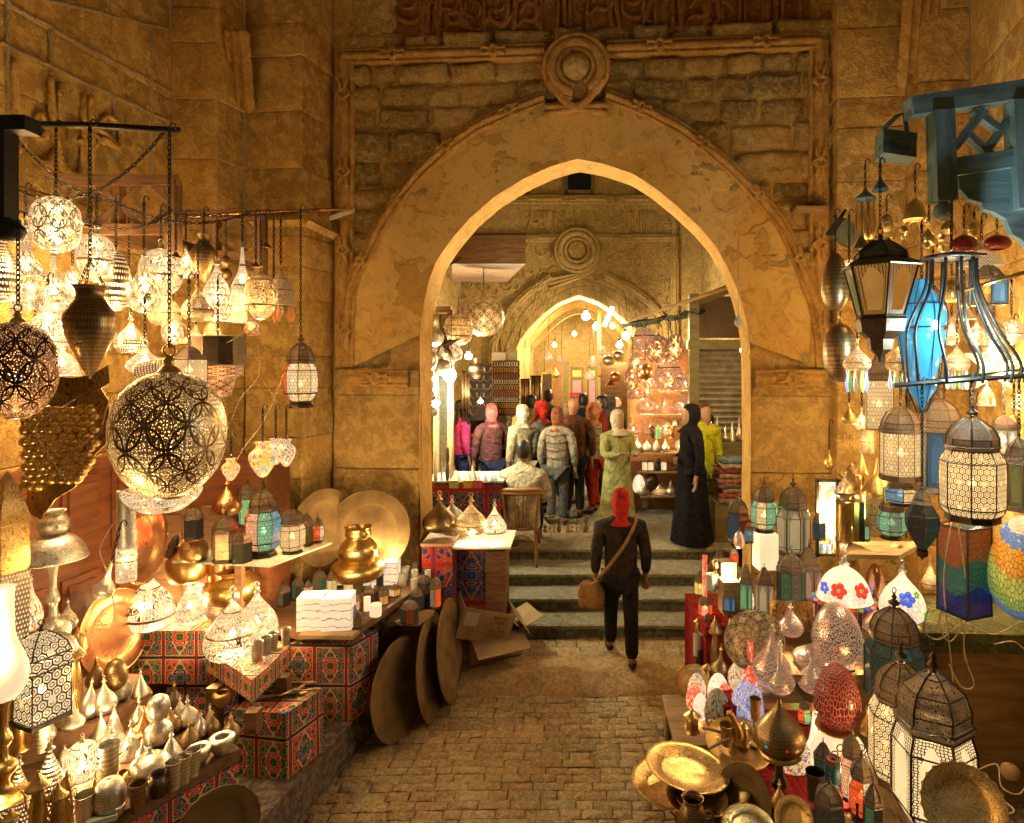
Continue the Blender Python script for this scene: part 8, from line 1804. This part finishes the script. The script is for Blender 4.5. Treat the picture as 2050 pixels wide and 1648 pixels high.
# ring boards and necklaces
def board(px0, px1, py0, py1, D, label, kind, name="jewellery_board"):
    e = empty(name, W((px0+px1)/2, py1, D), label, "jewellery board"); s_ = D/F; w = (px1-px0)*s_; h = (py1-py0)*s_
    MB().box((0, .015, h/2), (w, .03, h)).build("backing", simple("black_velvet", (.02, .012, .01), .9), e)
    rr = random.Random(int(px0)); k = 0
    if kind == 'rings':
        for j in range(9):
            mb = MB()
            for i in range(11):
                x = -w/2+w*(i+.5)/11; z = h*(1-(j+.6)/9.3); mb.tube([(x+.026*cos(a), -.02, z+.034*sin(a)) for a in [2*pi*q/8 for q in range(8)]], .006, 4, True)
            mb.build("bracelet_row", (SILVER, BRASS, COPPER)[j % 3], e)
    elif kind == 'neck':
        for i in range(16):
            cx = -w/2+w*(.2+.6*(i % 3)/2); z = h*(1-.06-(i//3)*.15); mb = MB(); r_ = w*.17
            mb.tube([(cx+r_*cos(a), -.02, z+r_*1.5*sin(a)) for a in [pi+pi*q/10 for q in range(11)]], .010, 4); mb.build("necklace", (SILVER, BRASS)[i % 2], e)
    else:
        for i in range(9):
            x = -w/2+w*(i+.5)/9; mb = MB(); mb.tube([(x, -.02, h*.97), (x, -.02, h*rr.uniform(.05, .3))], .010, 5); mb.build("bead_string", (SILVER, COPPER, BRASS, DARKM)[i % 4], e)
    return e
board(986, 1040, 722, 832, 9.6, "black board with rows of silver and gold rings and bracelets", 'rings'); board(940, 984, 728, 842, 9.5, "board of draped silver necklaces left of the ring board", 'neck')
board(1042, 1062, 758, 830, 10.2, "board of bead strings just right of the ring board", 'beads'); board(1062, 1084, 752, 830, 10.6, "second board of coloured bead strings", 'beads'); board(925, 940, 742, 850, 9.4, "narrow rack of long pendants beside the necklaces", 'beads')
block(1017, 1036, 9.7, W(0, 722, 9.7).z, W(0, 700, 9.7).z, .02, WOODG, "picture", "small dark picture leaning on top of the ring board", "picture", rz=.1)
block(985, 1012, 9.75, W(0, 722, 9.75).z, W(0, 706, 9.75).z, .02, PAPER, "sign_board", "blank pale board above the ring board", "board")
gcab = empty("glass_cabinet", W(880, 960, 7.9), "tall narrow glass cabinet in a pale wooden frame at the court's left edge", "cabinet"); s_ = 7.9/F
for x in (-30, -6, 22): MB().box((x*s_, 0, 1.0), (.07, .07, 2.3)).build("frame_post", WOODL, gcab)
for x in (-18, 8): MB().box((x*s_, .05, 1.0), (22*s_, .01, 2.2)).build("mirror", simple("tarnished_mirror", (.5, .5, .4), .12, .9), gcab)
for z in (-.1, 2.15): MB().box((-4*s_, 0, z), (56*s_, .09, .07)).build("rail", WOODL, gcab)
st2 = empty("souvenir_table", W(930, 1035, 7.4), "table of pyramids and obelisks under red patterned cloth", "table"); zt2 = W(0, 965, 7.4).z; st2.location.z = ZF2
MB().box((0, .3, (zt2-ZF2)/2), (150*7.4/F, .6, zt2-ZF2)).build("cloth", KH2, st2); MB().box((0, .28, zt2-ZF2+.012), (158*7.4/F, .66, .02)).build("top", PAPER, st2)
PYR = simple("pale_glazed_stone", (.6, .55, .45), .35)
for i, (x, w, h, y) in enumerate(((913, 24, 24, 965), (936, 22, 20, 966), (946, 18, 30, 958), (955, 16, 16, 964), (972, 12, 18, 958), (985, 10, 14, 964), (992, 12, 12, 960))):
    mb = MB(); D = 7.3+.05*(i % 4); s_ = D/F; mb.lathe([(w*.6*s_, 0), (.001, h*s_)], 4, a0=.5+i*.1, smooth=False); o = mb.build("pyramid", PYR, loc=W(x, y, D)); o.location.z = zt2+.022; tag(o, "%s souvenir pyramid on the table, %s" % (("big pale", "shiny pale", "tall pointed", "low white", "thin white", "tiny grey", "tiny pale")[i], ("farthest left", "second from the left", "behind the second one", "over the pink box", "right of the low one", "near the seated man", "closest to the seated man")[i]), "pyramid")
for i, (x, c_) in enumerate(((908, (.45, .45, .3)), (936, (.55, .38, .08)), (955, (.5, .12, .18)))): 
    o = MB().box((0, 0, .05), (.10, .05, .085)).build("gift_box", cloth("gift_%d" % i, c_), loc=(W(x, 0, 7.1).x, 7.13, zt2+.022)); o.location.z = zt2+.022-.045; tag(o, ("pale green", "yellow", "pink")[i]+" gift box at the souvenir table's front edge", "gift box")
for i, x in enumerate((852, 862, 872, 884, 896, 905)):
    goods(x, 905-(i % 3)*10, 962, 9, 7.35+.04*(i % 2), ('stem', 'gourd', 'cone')[i % 3], (BRASS, DARKM, WOODL)[i % 3], "slender %s statuette on the souvenir table, %s" % (("brass", "dark", "sandstone")[i % 3], ("against the jamb", "second from the jamb", "third from the jamb", "in the middle group", "near the big pyramid", "beside the big pyramid")[i]), "statuette", seg=10, finial=False)
sg = empty("souvenir_figures", (0, 0, 0), None, None); bpy.data.objects.remove(sg)
for i in range(12):
    x = 1092+i*9; h = (10, 18, 14, 22, 12, 16)[i % 6]; D = 8.0+.15*(i % 3); goods(x, 1060-h-(i % 2)*4, 1066, 9, D, ('gourd', 'stem', 'cone')[i % 3], WOOD if i % 2 else BRASS, "%s carved figure by the top step, %s" % (("short dark", "tall brass", "thin dark", "tallest brass", "squat dark", "plain brass")[i % 6], ("next to the chair leg", "second from the chair", "third from the chair", "fourth from the chair", "fifth from the chair", "just left of the row's middle", "just right of the row's middle", "fifth from the right end", "fourth from the right end", "third from the right end", "second from the right end", "at the right end")[i]), "figurine", seg=8, finial=False, group="small carved figures lined up on the top step")
goods(1105, 1035, 1048, 30, 7.9, 'bowl', WOODG, "upturned green hat on the floor near the chair", "hat", finial=False)
# ---- bentwood chair
chx = W(1043, 1140, 7.38).x; chy = 7.38; zc0 = .535
ch_ = empty("bentwood_chair", (chx, chy, zc0), "old bentwood chair with a curved top rail, seen from behind", "chair"); bend = WOOD
CHW = mat_wood("worn_chair_wood", (.30, .15, .05), (.16, .08, .03), 1.5, .4)
mb = MB(); mb.tube(curve3([(-.24, .06, .86), (-.2, -.0, .90), (0, -.045, .905), (.2, 0, .90), (.24, .06, .86)], 6), .03, 8); mb.tube(curve3([(-.24, .06, .84), (-.2, 0, .865), (0, -.045, .865), (.2, 0, .865), (.24, .06, .84)], 6), .03, 8); mb.build("top_rail", CHW, ch_)
for s in (-1, 1): MB().tube(curve3([(s*.19, -.06, 0), (s*.175, .0, .42), (s*.20, -.0, .70), (s*.22, 0, .88)], 5), .018, 8).build("leg", CHW, ch_)
for s in (-1, 1): MB().tube([(s*.19, .44, .145), (s*.17, .40, .42)], .018, 8).build("leg", CHW, ch_)
for x0, x1 in ((-.08, -.05), (-.03, -.02), (.03, .02), (.08, .05)): MB().tube([(x0, -.03, .86), (x1, 0, .44)], .009, 6).build("spindle", CHW, ch_)
MB().lathe([(.001, .42), (.21, .42), (.22, .44), (.21, .455), (.001, .455)], 24, (0, .2, 0)).build("seat", CHW, ch_)
MB().tube(curve3([(-.17, .0, .1), (-.12, 0, .30), (0, 0, .36), (.12, 0, .30), (.17, 0, .1)], 6), .010, 6).build("hoop", CHW, ch_)
MB().tube([(.17*cos(a), .2+.17*sin(a), .2) for a in [2*pi*k/20 for k in range(20)]], .010, 6, True).build("hoop", CHW, ch_)
# ================================================================ PEOPLE
def skin(name, nodes, edges, mat, parent, sub=1, root=0):
    """nodes: {key:(x,y,z,rx,ry)}"""
    ks = list(nodes); me = bpy.data.meshes.new(name); me.from_pydata([nodes[k][:3] for k in ks], [(ks.index(a), ks.index(b)) for a, b in edges], []); me.update()
    o = bpy.data.objects.new(name, me); link(o, parent)
    md = o.modifiers.new("Skin", 'SKIN'); md.use_smooth_shade = True
    sv = me.skin_vertices[0].data if me.skin_vertices else None
    if sv is None:
        bm = bmesh.new(); bm.from_mesh(me); bm.verts.layers.skin.verify(); bm.to_mesh(me); bm.free(); sv = me.skin_vertices[0].data
    for i, k in enumerate(ks): sv[i].radius = nodes[k][3:5]; sv[i].use_root = (i == root)
    o.modifiers.new("Sub", 'SUBSURF').levels = sub; o.modifiers["Sub"].render_levels = sub
    me.materials.append(mat); return o
def cyc(*k): return list(zip(k, k[1:]))
def hand(nd, ed, w, d, s, side):
    """five curled fingers from the wrist key w along direction d"""
    wx, wy, wz = nd[w][:3]; d = Vector(d).normalized(); sdv = d.cross(Vector((0, 1, .2))).normalized()
    p = Vector((wx, wy, wz))+d*.06*s; k = w+"p"; nd[k] = (*p, .028*s, .016*s); ed.append((w, k))
    for i, (o_, L) in enumerate(((-.028, .065), (-.010, .075), (.010, .070), (.027, .055))):
        a = p+d*.035*s+sdv*o_*s; b = a+d*L*.55*s+Vector((0, -.008, 0)); c = b+d*L*.4*s+Vector((0, -.018, -.0))
        for q, pt in enumerate((a, b, c)): nd[k+str(i)+str(q)] = (*pt, .009*s, .009*s)
        ed += cyc(k, k+str(i)+"0", k+str(i)+"1", k+str(i)+"2")
    a = p-d*.01*s-sdv*.035*s*side+Vector((0, -.015, 0)); b = a+d*.035*s-sdv*.012*s*side; nd[k+"t0"] = (*a, .010*s, .010*s); nd[k+"t1"] = (*b, .009*s, .009*s); ed += cyc(w, k+"t0", k+"t1")
def headnodes(nd, ed, neck, x, y, z, s, turn=0):
    """z = chin height region; face looks to -y turned by `turn`"""
    f = Vector((sin(turn), -cos(turn), 0)); sd = Vector((cos(turn), sin(turn), 0))
    def P(a, b, c): v = f*a+sd*b; return (x+v.x*s, y+v.y*s, z+c*s)
    return
    nd['h1'] = (*P(.015, 0, .045), .062*s, .066*s); nd['h2'] = (*P(.005, 0, .11), .078*s, .085*s); nd['h3'] = (*P(-.005, 0, .168), .066*s, .074*s); nd['h4'] = (*P(-.005, 0, .212), .028*s, .03*s)
    ed += cyc(neck, 'h1', 'h2', 'h3', 'h4')
    nd['n1'] = (*P(.088, 0, .095), .013*s, .015*s); nd['n2'] = (*P(.103, 0, .082), .010*s, .010*s); ed += cyc('h2', 'n1', 'n2')
    for q, b in (('eL', -.078), ('eR', .078)): nd[q] = (*P(-.01, b, .10), .012*s, .02*s); ed.append(('h2', q))
def face(root, x, y, z, s, turn, mat):
    f = Vector((sin(turn), -cos(turn), 0)); sd = Vector((cos(turn), sin(turn), 0))
    for b in (-.03, .03): mb = MB(); mb.lathe([(.011*s*sin(pi*k/6), -.011*s*cos(pi*k/6)) for k in range(7)], 8, Vector((x, y, z+.115*s))+f*.078*s+sd*b*s); mb.build("eye", HAIR, root)
    mb = MB(); mb.tube([Vector((x, y, z+.052*s))+f*.082*s-sd*.022*s, Vector((x, y, z+.05*s))+f*.088*s, Vector((x, y, z+.052*s))+f*.082*s+sd*.022*s], .006*s, 5); mb.build("mouth", mat, root)
LIPS = simple("lips", (.28, .09, .06), .5)
def loft(name, rings, x, y, z, s, turn, mat, parent, amp=.0, seg=24, into=None):
    f = Vector((sin(turn), -cos(turn), 0)); sd = Vector((cos(turn), sin(turn), 0)); V = []
    for fw, zz_, rx, ry in rings:
        for k in range(seg):
            a = 2*pi*k/seg; w = 1+amp/.1*noise.noise((cos(a)*2, sin(a)*2, zz_*14+x*9+s)); v = f*(fw+sin(a)*ry*w)+sd*(cos(a)*rx*w); V.append((x+v.x*s, y+v.y*s, z+zz_*s))
    fs = [(i*seg+k, i*seg+(k+1) % seg, (i+1)*seg+(k+1) % seg, (i+1)*seg+k) for i in range(len(rings)-1) for k in range(seg)]+[tuple(range(seg))]
    if into is not None: return V, fs
    return MB().add(V, fs, smooth=True).build(name, mat, parent)
def bake_body(o, x, y, z, s, turn):
    '''one continuous body mesh: evaluated limbs and torso plus the modelled head'''
    bpy.context.view_layer.update(); dg = bpy.context.evaluated_depsgraph_get(); me = bpy.data.meshes.new_from_object(o.evaluated_get(dg))
    V = [tuple(v.co) for v in me.vertices]; Fs = [tuple(p.vertices) for p in me.polygons]; mat = o.data.materials[0]
    hv, hf = loft("", [(.02, -.06, .046, .05), (.025, -.01, .047, .055), (.04, .005, .045, .058), (.034, .03, .056, .068), (.018, .07, .068, .086), (.004, .12, .076, .098), (-.004, .17, .077, .100), (-.008, .21, .064, .084), (-.01, .236, .036, .048), (-.01, .246, .004, .005)], x, y, z, s, turn, None, None, 0, 20, into=1)
    b = len(V); V += hv; Fs += [tuple(b+i for i in q) for q in hf]
    f = Vector((sin(turn), -cos(turn), 0)); sd = Vector((cos(turn), sin(turn), 0)); H = Vector((x, y, z))
    def P(a, c, d): return tuple(H+(f*a+sd*c)*s+Vector((0, 0, d*s)))
    b = len(V); V += [P(.098, 0, .125), P(.125, 0, .082), P(.092, -.018, .078), P(.092, .018, .078), P(.095, 0, .07)]; Fs += [(b, b+2, b+1), (b, b+1, b+3), (b+1, b+2, b+4), (b+1, b+4, b+3)]
    for q in (-1, 1):
        b = len(V); V += [P(.01, q*.074, .135), P(-.02, q*.095, .14), P(-.02, q*.09, .10), P(.0, q*.076, .085)]; Fs += [(b, b+1, b+2, b+3)]
    n = bpy.data.meshes.new("body"); n.from_pydata(V, [], Fs); n.polygons.foreach_set("use_smooth", [True]*len(Fs)); n.materials.append(mat); n.update(); o.modifiers.clear(); o.data = n; return o
def person(px, D, H, face_a, label, top, legs=None, head='hair', hc=None, robe=False, arms='down', build=1.0, lean=0.0, zf=ZF2, stripes=None, skinm=None, walk=.0, extra=None, turn=0.0):
    """face_a: direction the body faces, 0 = towards the viewer, pi = away"""
    s = H/1.72; loc = W(px, 0, D); loc.z = zf; root = empty("person", loc, label, "person", rz=face_a); sk = skinm or SKIN; b = build
    lx = lean
    nd = {}; ed = []
    nd['pel'] = (0, 0, .94*s, .13*s*b, .10*s*b); nd['waist'] = (0, -.01+lx*.2, 1.10*s, .12*s*b, .09*s*b); nd['chest'] = (0, lx*.6, 1.30*s, .15*s*b, .11*s*b); nd['nb'] = (0, lx, 1.44*s, .07*s, .06*s); nd['nk'] = (0, lx*1.05-.01, 1.49*s, .05*s, .052*s)
    ed += cyc('pel', 'waist', 'chest', 'nb', 'nk'); headnodes(nd, ed, 'nk', 0, lx*1.1-.02, 1.50*s, s, turn)
    A = {}
    for q, sg in (('L', -1), ('R', 1)):
        kind = arms if isinstance(arms, str) else arms[0 if sg < 0 else 1]
        sh = (sg*.185*s*b, lx, 1.38*s)
        if kind == 'down': el, wr, dr_ = (sg*.235*s*b, .02+lx, 1.10*s), (sg*.235*s*b, -.04+lx, .86*s), (0, -.1, -1)
        elif kind == 'fwd': el, wr, dr_ = (sg*.22*s*b, -.04+lx, 1.12*s), (sg*.13*s, -.26+lx, 1.16*s), (-sg*.3, -1, .2)
        elif kind == 'up': el, wr, dr_ = (sg*.24*s*b, -.10+lx, 1.14*s), (sg*.15*s, -.22+lx, 1.36*s), (-sg*.2, -.4, 1)
        elif kind == 'belly': el, wr, dr_ = (sg*.24*s*b, .0+lx, 1.10*s), (sg*.06*s, -.19+lx, 1.05*s), (-sg, -.3, 0)
        A[q] = (sh, el, wr)
        nd['s'+q] = (*sh, .062*s, .06*s); nd['e'+q+'l'] = (*el, .042*s, .042*s); nd['w'+q] = (*wr, .026*s, .03*s); ed += cyc('nb', 's'+q, 'e'+q+'l', 'w'+q); hand(nd, ed, 'w'+q, dr_, s, sg)
        w_ = walk*sg; hp = (sg*.09*s, 0, .90*s); kn = (sg*.095*s, -w_*.14-.02, .50*s); an = (sg*.095*s, -w_*.24+(.02), .09*s); toe = (sg*.11*s, an[1]-.15*s, .035*s)
        nd['p'+q] = (*hp, .085*s, .085*s); nd['k'+q] = (*kn, .055*s, .058*s); nd['a'+q] = (*an, .036*s, .042*s); nd['t'+q] = (*toe, .04*s, .028*s); ed += cyc('pel', 'p'+q, 'k'+q, 'a'+q, 't'+q)
        A[q] += (hp, kn, an, toe)
    bake_body(skin("body", nd, ed, sk, root, 1), 0, lx*1.1-.02, 1.50*s, s, turn)
    face(root, 0, lx*1.1-.02, 1.50*s, s, turn, LIPS)
    # upper garment
    g = {}; ge = []; c = .022*s
    g['hem'] = (0, .0, (.80 if not robe else .9)*s, .175*s*b, .135*s*b); g['wst'] = (0, -.005+lx*.2, 1.06*s, .165*s*b, .125*s*b); g['ch'] = (0, lx*.6, 1.28*s, .19*s*b, .135*s*b); g['col'] = (0, lx, 1.42*s, .135*s, .10*s); g['cl2'] = (0, lx*1.03, 1.48*s, .075*s, .075*s); g['cl3'] = (0, lx*1.03, 1.51*s, .066*s, .07*s)
    ge += cyc('wst', 'hem'); ge += cyc('wst', 'ch', 'col', 'cl2', 'cl3')
    for q in 'LR':
        sh, el, wr = A[q][:3]; g['s'+q] = (sh[0]*.97, sh[1], sh[2]+.0, .088*s, .085*s); g['e'+q] = (*el, .066*s, .066*s); g['w'+q] = (*Vector(el).lerp(Vector(wr), .92), .05*s, .05*s); ge += cyc('col', 's'+q, 'e'+q, 'w'+q)
    skin("robe_top" if robe else "jacket", g, ge, top, root, root=1)
    if robe:
        mb = MB(); n = 12; pr_ = [(.17*b, .13*b, 1.12), (.18*b, .145*b, .95), (.20*b, .17*b, .7), (.225*b, .19*b, .4), (.25*b, .22*b, .12), (.26*b, .23*b, .04)]; V = []
        for rx, ry, z in pr_:
            for k in range(40):
                a = 2*pi*k/40; f = 1+.05*sin(a*7+z)*(1.2-z); V.append((rx*cos(a)*f*s, (ry*sin(a)*f)*s, z*s))
        mb.add(V, [(i*40+k, i*40+(k+1) % 40, (i+1)*40+(k+1) % 40, (i+1)*40+k) for i in range(len(pr_)-1) for k in range(40)], smooth=True); mb.build("robe_skirt", top, root)
    else:
        t = {}; te = []; t['c'] = (0, 0, .90*s, .155*s*b, .12*s*b)
        for q in 'LR':
            hp, kn, an, toe = A[q][3:]; t['h'+q] = (hp[0], hp[1], hp[2]-.08*s, .105*s, .105*s); t['k'+q] = (*kn, .078*s, .08*s); t['a'+q] = (an[0], an[1], an[2]+.01, .062*s, .07*s); te += cyc('c', 'h'+q, 'k'+q, 'a'+q)
            z = {'a': (an[0], an[1]+.02, .05*s, .045*s, .045*s), 'b': (toe[0], toe[1]+.04, .045*s, .05*s, .035*s), 'c': (toe[0], toe[1]-.03, .035*s, .035*s, .025*s)}; skin("shoe", z, cyc('a', 'b', 'c'), HAIR, root)
        skin("trousers", t, te, legs or cloth("dark_trousers", (.03, .03, .045)), root)
    hx, hy, hz = 0, lx*1.1-.02, 1.50*s; f = Vector((sin(turn), -cos(turn), 0)); tt = turn
    def hp_(a, bb, cz): v = f*a+Vector((cos(tt), sin(tt), 0))*bb; return (hx+v.x*s, hy+v.y*s, hz+cz*s)
    if head in ('hair', 'long'):
        rg = [(-.02, .262, .012, .015), (-.02, .252, .05, .062), (-.02, .232, .073, .092), (-.026, .19, .084, .102), (-.034, .14, .084, .098), (-.045, .09, .078, .085), (-.055, .05, .06, .06)]
        if head == 'long': rg += [(-.075, -.02, .085, .05), (-.085, -.12, .10, .05), (-.085, -.25, .10, .045), (-.085, -.36, .07, .03)]
        loft("hair", rg, hx, hy, hz, s, turn, hc or HAIR, root, .006)
    elif head == 'hijab':
        loft("headscarf", [(-.02, .270, .012, .015), (-.02, .262, .045, .055), (-.022, .243, .072, .088), (-.026, .20, .090, .106), (-.030, .15, .094, .110), (-.030, .10, .092, .104), (-.026, .05, .084, .094), (-.01, .0, .078, .088), (.0, -.03, .092, .096), (.0, -.06, .125, .125), (.0, -.085, .16, .15), (.0, -.10, .15, .14)], hx, hy, hz, s, turn, hc, root, .012)
    if stripes:
        for k in range(4):
            z = (1.36-.11*k)*s; mb = MB(); mb.tube([( (.195+.004*k)*b*s*cos(a), (.140)*b*s*sin(a)+lx*(.6-.1*k), z+.012*sin(a*3)) for a in [2*pi*i/30 for i in range(30)]], .006, 5, True); mb.build("stripe", stripes, root)
    if extra: extra(root, s)
    return root
C = cloth
GREY = C("grey_knit", (.30, .27, .20)); DK = C("navy_trousers", (.03, .035, .06))
# seated man on the bentwood chair
sm = empty("person", (chx, chy, zc0), "seated man in a cream jacket with short black hair, seen from behind on the chair", "person")
nd = {}; ed = []
nd['pel'] = (0, .22, .56, .15, .12); nd['waist'] = (0, .20, .74, .14, .11); nd['chest'] = (0, .22, .96, .17, .12); nd['nb'] = (0, .26, 1.12, .08, .07); nd['nk'] = (0, .28, 1.17, .056, .058); ed += cyc('pel', 'waist', 'chest', 'nb', 'nk')
headnodes(nd, ed, 'nk', 0, .30, 1.18, 1.02, R(180))
for q, sg in (('L', -1), ('R', 1)):
    nd['s'+q] = (sg*.2, .25, 1.05, .07, .07); nd['e'+q+'l'] = (sg*.29, .27, .80, .05, .05); nd['w'+q] = (sg*.17, .48, .68, .03, .03); ed += cyc('nb', 's'+q, 'e'+q+'l', 'w'+q); hand(nd, ed, 'w'+q, (-sg*.3, 1, -.1), 1, sg)
    nd['p'+q] = (sg*.11, .26, .54, .10, .10); nd['k'+q] = (sg*.17, .66, .54, .065, .065); nd['a'+q] = (sg*.17, .64, .22, .045, .05); nd['t'+q] = (sg*.18, .80, .17, .045, .03); ed += cyc('pel', 'p'+q, 'k'+q, 'a'+q, 't'+q)
bake_body(skin("body", nd, ed, SKIN, sm), 0, .29, 1.20, 1.0, R(180)); face(sm, 0, .29, 1.20, 1.0, R(180), LIPS)
CREAM = C("cream_jacket_cloth", (.48, .40, .27))
g = {'hem': (0, .17, .40, .26, .18), 'w': (0, .17, .62, .235, .17), 'c': (0, .20, .90, .24, .165), 'co': (0, .25, 1.09, .16, .12), 'nk': (0, .27, 1.165, .085, .085), 'n2': (0, .275, 1.20, .07, .072)}
ge = cyc('w', 'hem')+cyc('w', 'c', 'co', 'nk', 'n2')
for q, sg in (('L', -1), ('R', 1)): g['s'+q] = (sg*.21, .24, 1.02, .10, .10); g['e'+q] = (sg*.30, .25, .79, .085, .085); g['w'+q] = (sg*.20, .42, .69, .06, .06); ge += cyc('co', 's'+q, 'e'+q, 'w'+q)
skin("jacket", g, ge, CREAM, sm, 2, root=1)
t = {'c': (0, .24, .54, .18, .14)}; te = []
for q, sg in (('L', -1), ('R', 1)): t['h'+q] = (sg*.11, .34, .54, .115, .11); t['k'+q] = (sg*.17, .66, .54, .085, .085); t['a'+q] = (sg*.17, .64, .25, .065, .07); te += cyc('c', 'h'+q, 'k'+q, 'a'+q)
skin("trousers", t, te, DK, sm)
loft("hair", [(-.02, .262, .012, .015), (-.02, .252, .05, .062), (-.02, .232, .075, .093), (-.024, .19, .086, .104), (-.03, .14, .086, .102), (-.036, .09, .080, .092), (-.045, .045, .066, .072)], 0, .29, 1.20, 1.0, R(180), HAIR, sm, .008)
# standing and walking people
BLK = C("black_abaya_cloth", (.010, .010, .014))
def bag(root, s): mb = MB(); mb.lathe(smoothprof([(.0, 0), (.09, .01), (.12, .08), (.10, .18), (.05, .22)], 3), 16, (-.27*s, -.02, .80*s), sy=.5); mb.tube([(-.27*s, 0, .98*s), (-.22*s, 0, 1.3*s), (-.16*s, 0, 1.42*s)], .008, 5); mb.build("handbag", BLK, root)
person(1384, 7.85, 1.70, R(-80), "woman in a long black abaya with a handbag, standing on the top step facing left", BLK, head='hijab', hc=BLK, robe=True, arms=('belly', 'down'), build=1.15, extra=bag)
person(1236, 8.3, 1.60, R(25), "woman in a cream headscarf and pale green tunic holding a phone", C("pale_green_tunic", (.40, .40, .16)), head='hijab', hc=C("cream_scarf", (.58, .50, .34)), robe=True, arms=('fwd', 'fwd'), build=1.1)
RED = C("red_scarf", (.50, .03, .02))
def pole_(root, s):
    TAN = C('tan_canvas', (.30, .15, .05)); MB().tube(curve3([(-.14, -.02, 1.47*s), (-.12, .10, 1.42*s), (-.03, .165, 1.25*s), (.10, .17, 1.06*s), (.21, .13, .90*s), (.26, .06, .80*s)], 5), .017, 6).build('bag_strap', TAN, root); MB().lathe(smoothprof([(.02, 0), (.11, .01), (.13, .12), (.11, .23), (.02, .26)], 3), 16, (.28, .04, .56*s), sy=.55).build('shoulder_bag', TAN, root)
person(1243, 5.95, 1.60, R(180), "walker in a dark jacket and red headscarf with a tan bag strap across the back", C("dark_brown_jacket", (.035, .025, .015)), C("black_trousers", (.018, .016, .012)), head='hijab', hc=RED, arms='down', build=1.1, walk=.8, zf=.10, extra=pole_)
person(924, 9.6, 1.66, R(120), "long-haired woman in a bright pink padded jacket and blue jeans", C("pink_padding", (.62, .06, .26)), C("blue_jeans", (.03, .05, .18)), head='long', arms=('down', 'fwd'))
person(984, 9.2, 1.62, R(-150), "woman in a pink headscarf with turquoise sleeves and plum waistcoat", C("plum_waistcoat", (.12, .05, .06)), C("navy_skirt", (.02, .03, .08)), head='hijab', hc=C("pink_scarf", (.6, .18, .2)), arms=('fwd', 'down'), build=1.2)
person(1008, 9.9, 1.72, R(110), "person in a beige headscarf beside the ring board", C("beige_coat", (.40, .30, .2)), head='hijab', hc=C("sage_scarf", (.30, .32, .2)))
person(1046, 9.0, 1.62, R(-140), "person in a cream coat and pale scarf adjusting something overhead", C("cream_coat", (.48, .42, .28)), C("cream_trousers", (.4, .36, .26)), head='hijab', hc=C("ivory_scarf", (.62, .55, .42)), arms=('up', 'down'))
person(1083, 9.3, 1.66, R(-120), "woman in a vivid red headscarf in the middle of the crowd", C("greyish_tunic", (.24, .26, .2)), head='hijab', hc=RED)
person(1116, 8.7, 1.60, R(160), "woman in a brown headscarf and a grey jacket with dark stripes", GREY, C("slate_trousers", (.08, .08, .08)), head='hijab', hc=C("brown_scarf", (.25, .09, .04)), stripes=C("dark_red_stripe", (.12, .03, .03)), build=1.15)
person(1148, 9.1, 1.72, R(-170), "bald man in a dark brown jacket with orange light on his head", C("brown_jacket", (.12, .05, .03)), DK, head='none', skinm=simple("warm_skin", (.45, .20, .10), .5, 0, 8, .1, .05), build=1.2)  # orange lamplight on the head is put into the skin colour
person(1188, 9.4, 1.62, R(-110), "woman in an orange headscarf turned right and a striped grey jumper", GREY, C("red_trousers", (.3, .03, .02)), head='hijab', hc=C("orange_scarf", (.55, .2, .08)), stripes=C("dark_red_stripe2", (.12, .03, .03)))
person(1098, 11.4, 1.74, R(180), "dark-haired person at the back of the crowd near the bead boards", C("dark_green_coat", (.05, .06, .04)))
person(1222, 10.4, 1.68, R(180), "person with a blue-grey headscarf walking away behind the crowd", C("blue_grey_coat", (.06, .07, .10)), head='hijab', hc=C("blue_grey_scarf", (.16, .18, .24)))
person(1168, 10.8, 1.70, R(170), "person in a dark coat half hidden behind the bald man", C("teal_dark_coat", (.04, .06, .06)))
person(1410, 8.5, 1.68, R(20), "person in a bright yellow top behind the woman in black", C("yellow_top", (.55, .58, .03)), C("yellow_skirt", (.4, .42, .04)), hc=C("reddish_hair", (.14, .05, .02)), head='hair')
person(1438, 9.0, 1.50, R(-60), "person in a dark jacket bending at the silver vase counter", C("dark_green_jacket", (.05, .06, .045)), arms='fwd', lean=-.18)
person(1064, 10.2, 1.70, R(-160), "tall person in a mustard coat just behind the red headscarf", C("mustard_coat", (.32, .22, .06)), head='hair')
person(1132, 10.0, 1.58, R(150), "short person in a white scarf between the brown scarf and the bald man", C("pale_coat", (.34, .30, .24)), head='hijab', hc=C("white_scarf", (.6, .52, .4)))
person(1205, 10.0, 1.70, R(-90), "person in a maroon jumper right of the orange scarf, looking at the copper lamps", C("maroon_jumper", (.2, .03, .03)), head='hair')
person(960, 10.6, 1.68, R(180), "person in a dark shawl in front of the necklace board", C("dark_shawl", (.07, .05, .05)), head='hijab', hc=C("grey_scarf", (.25, .22, .18)))
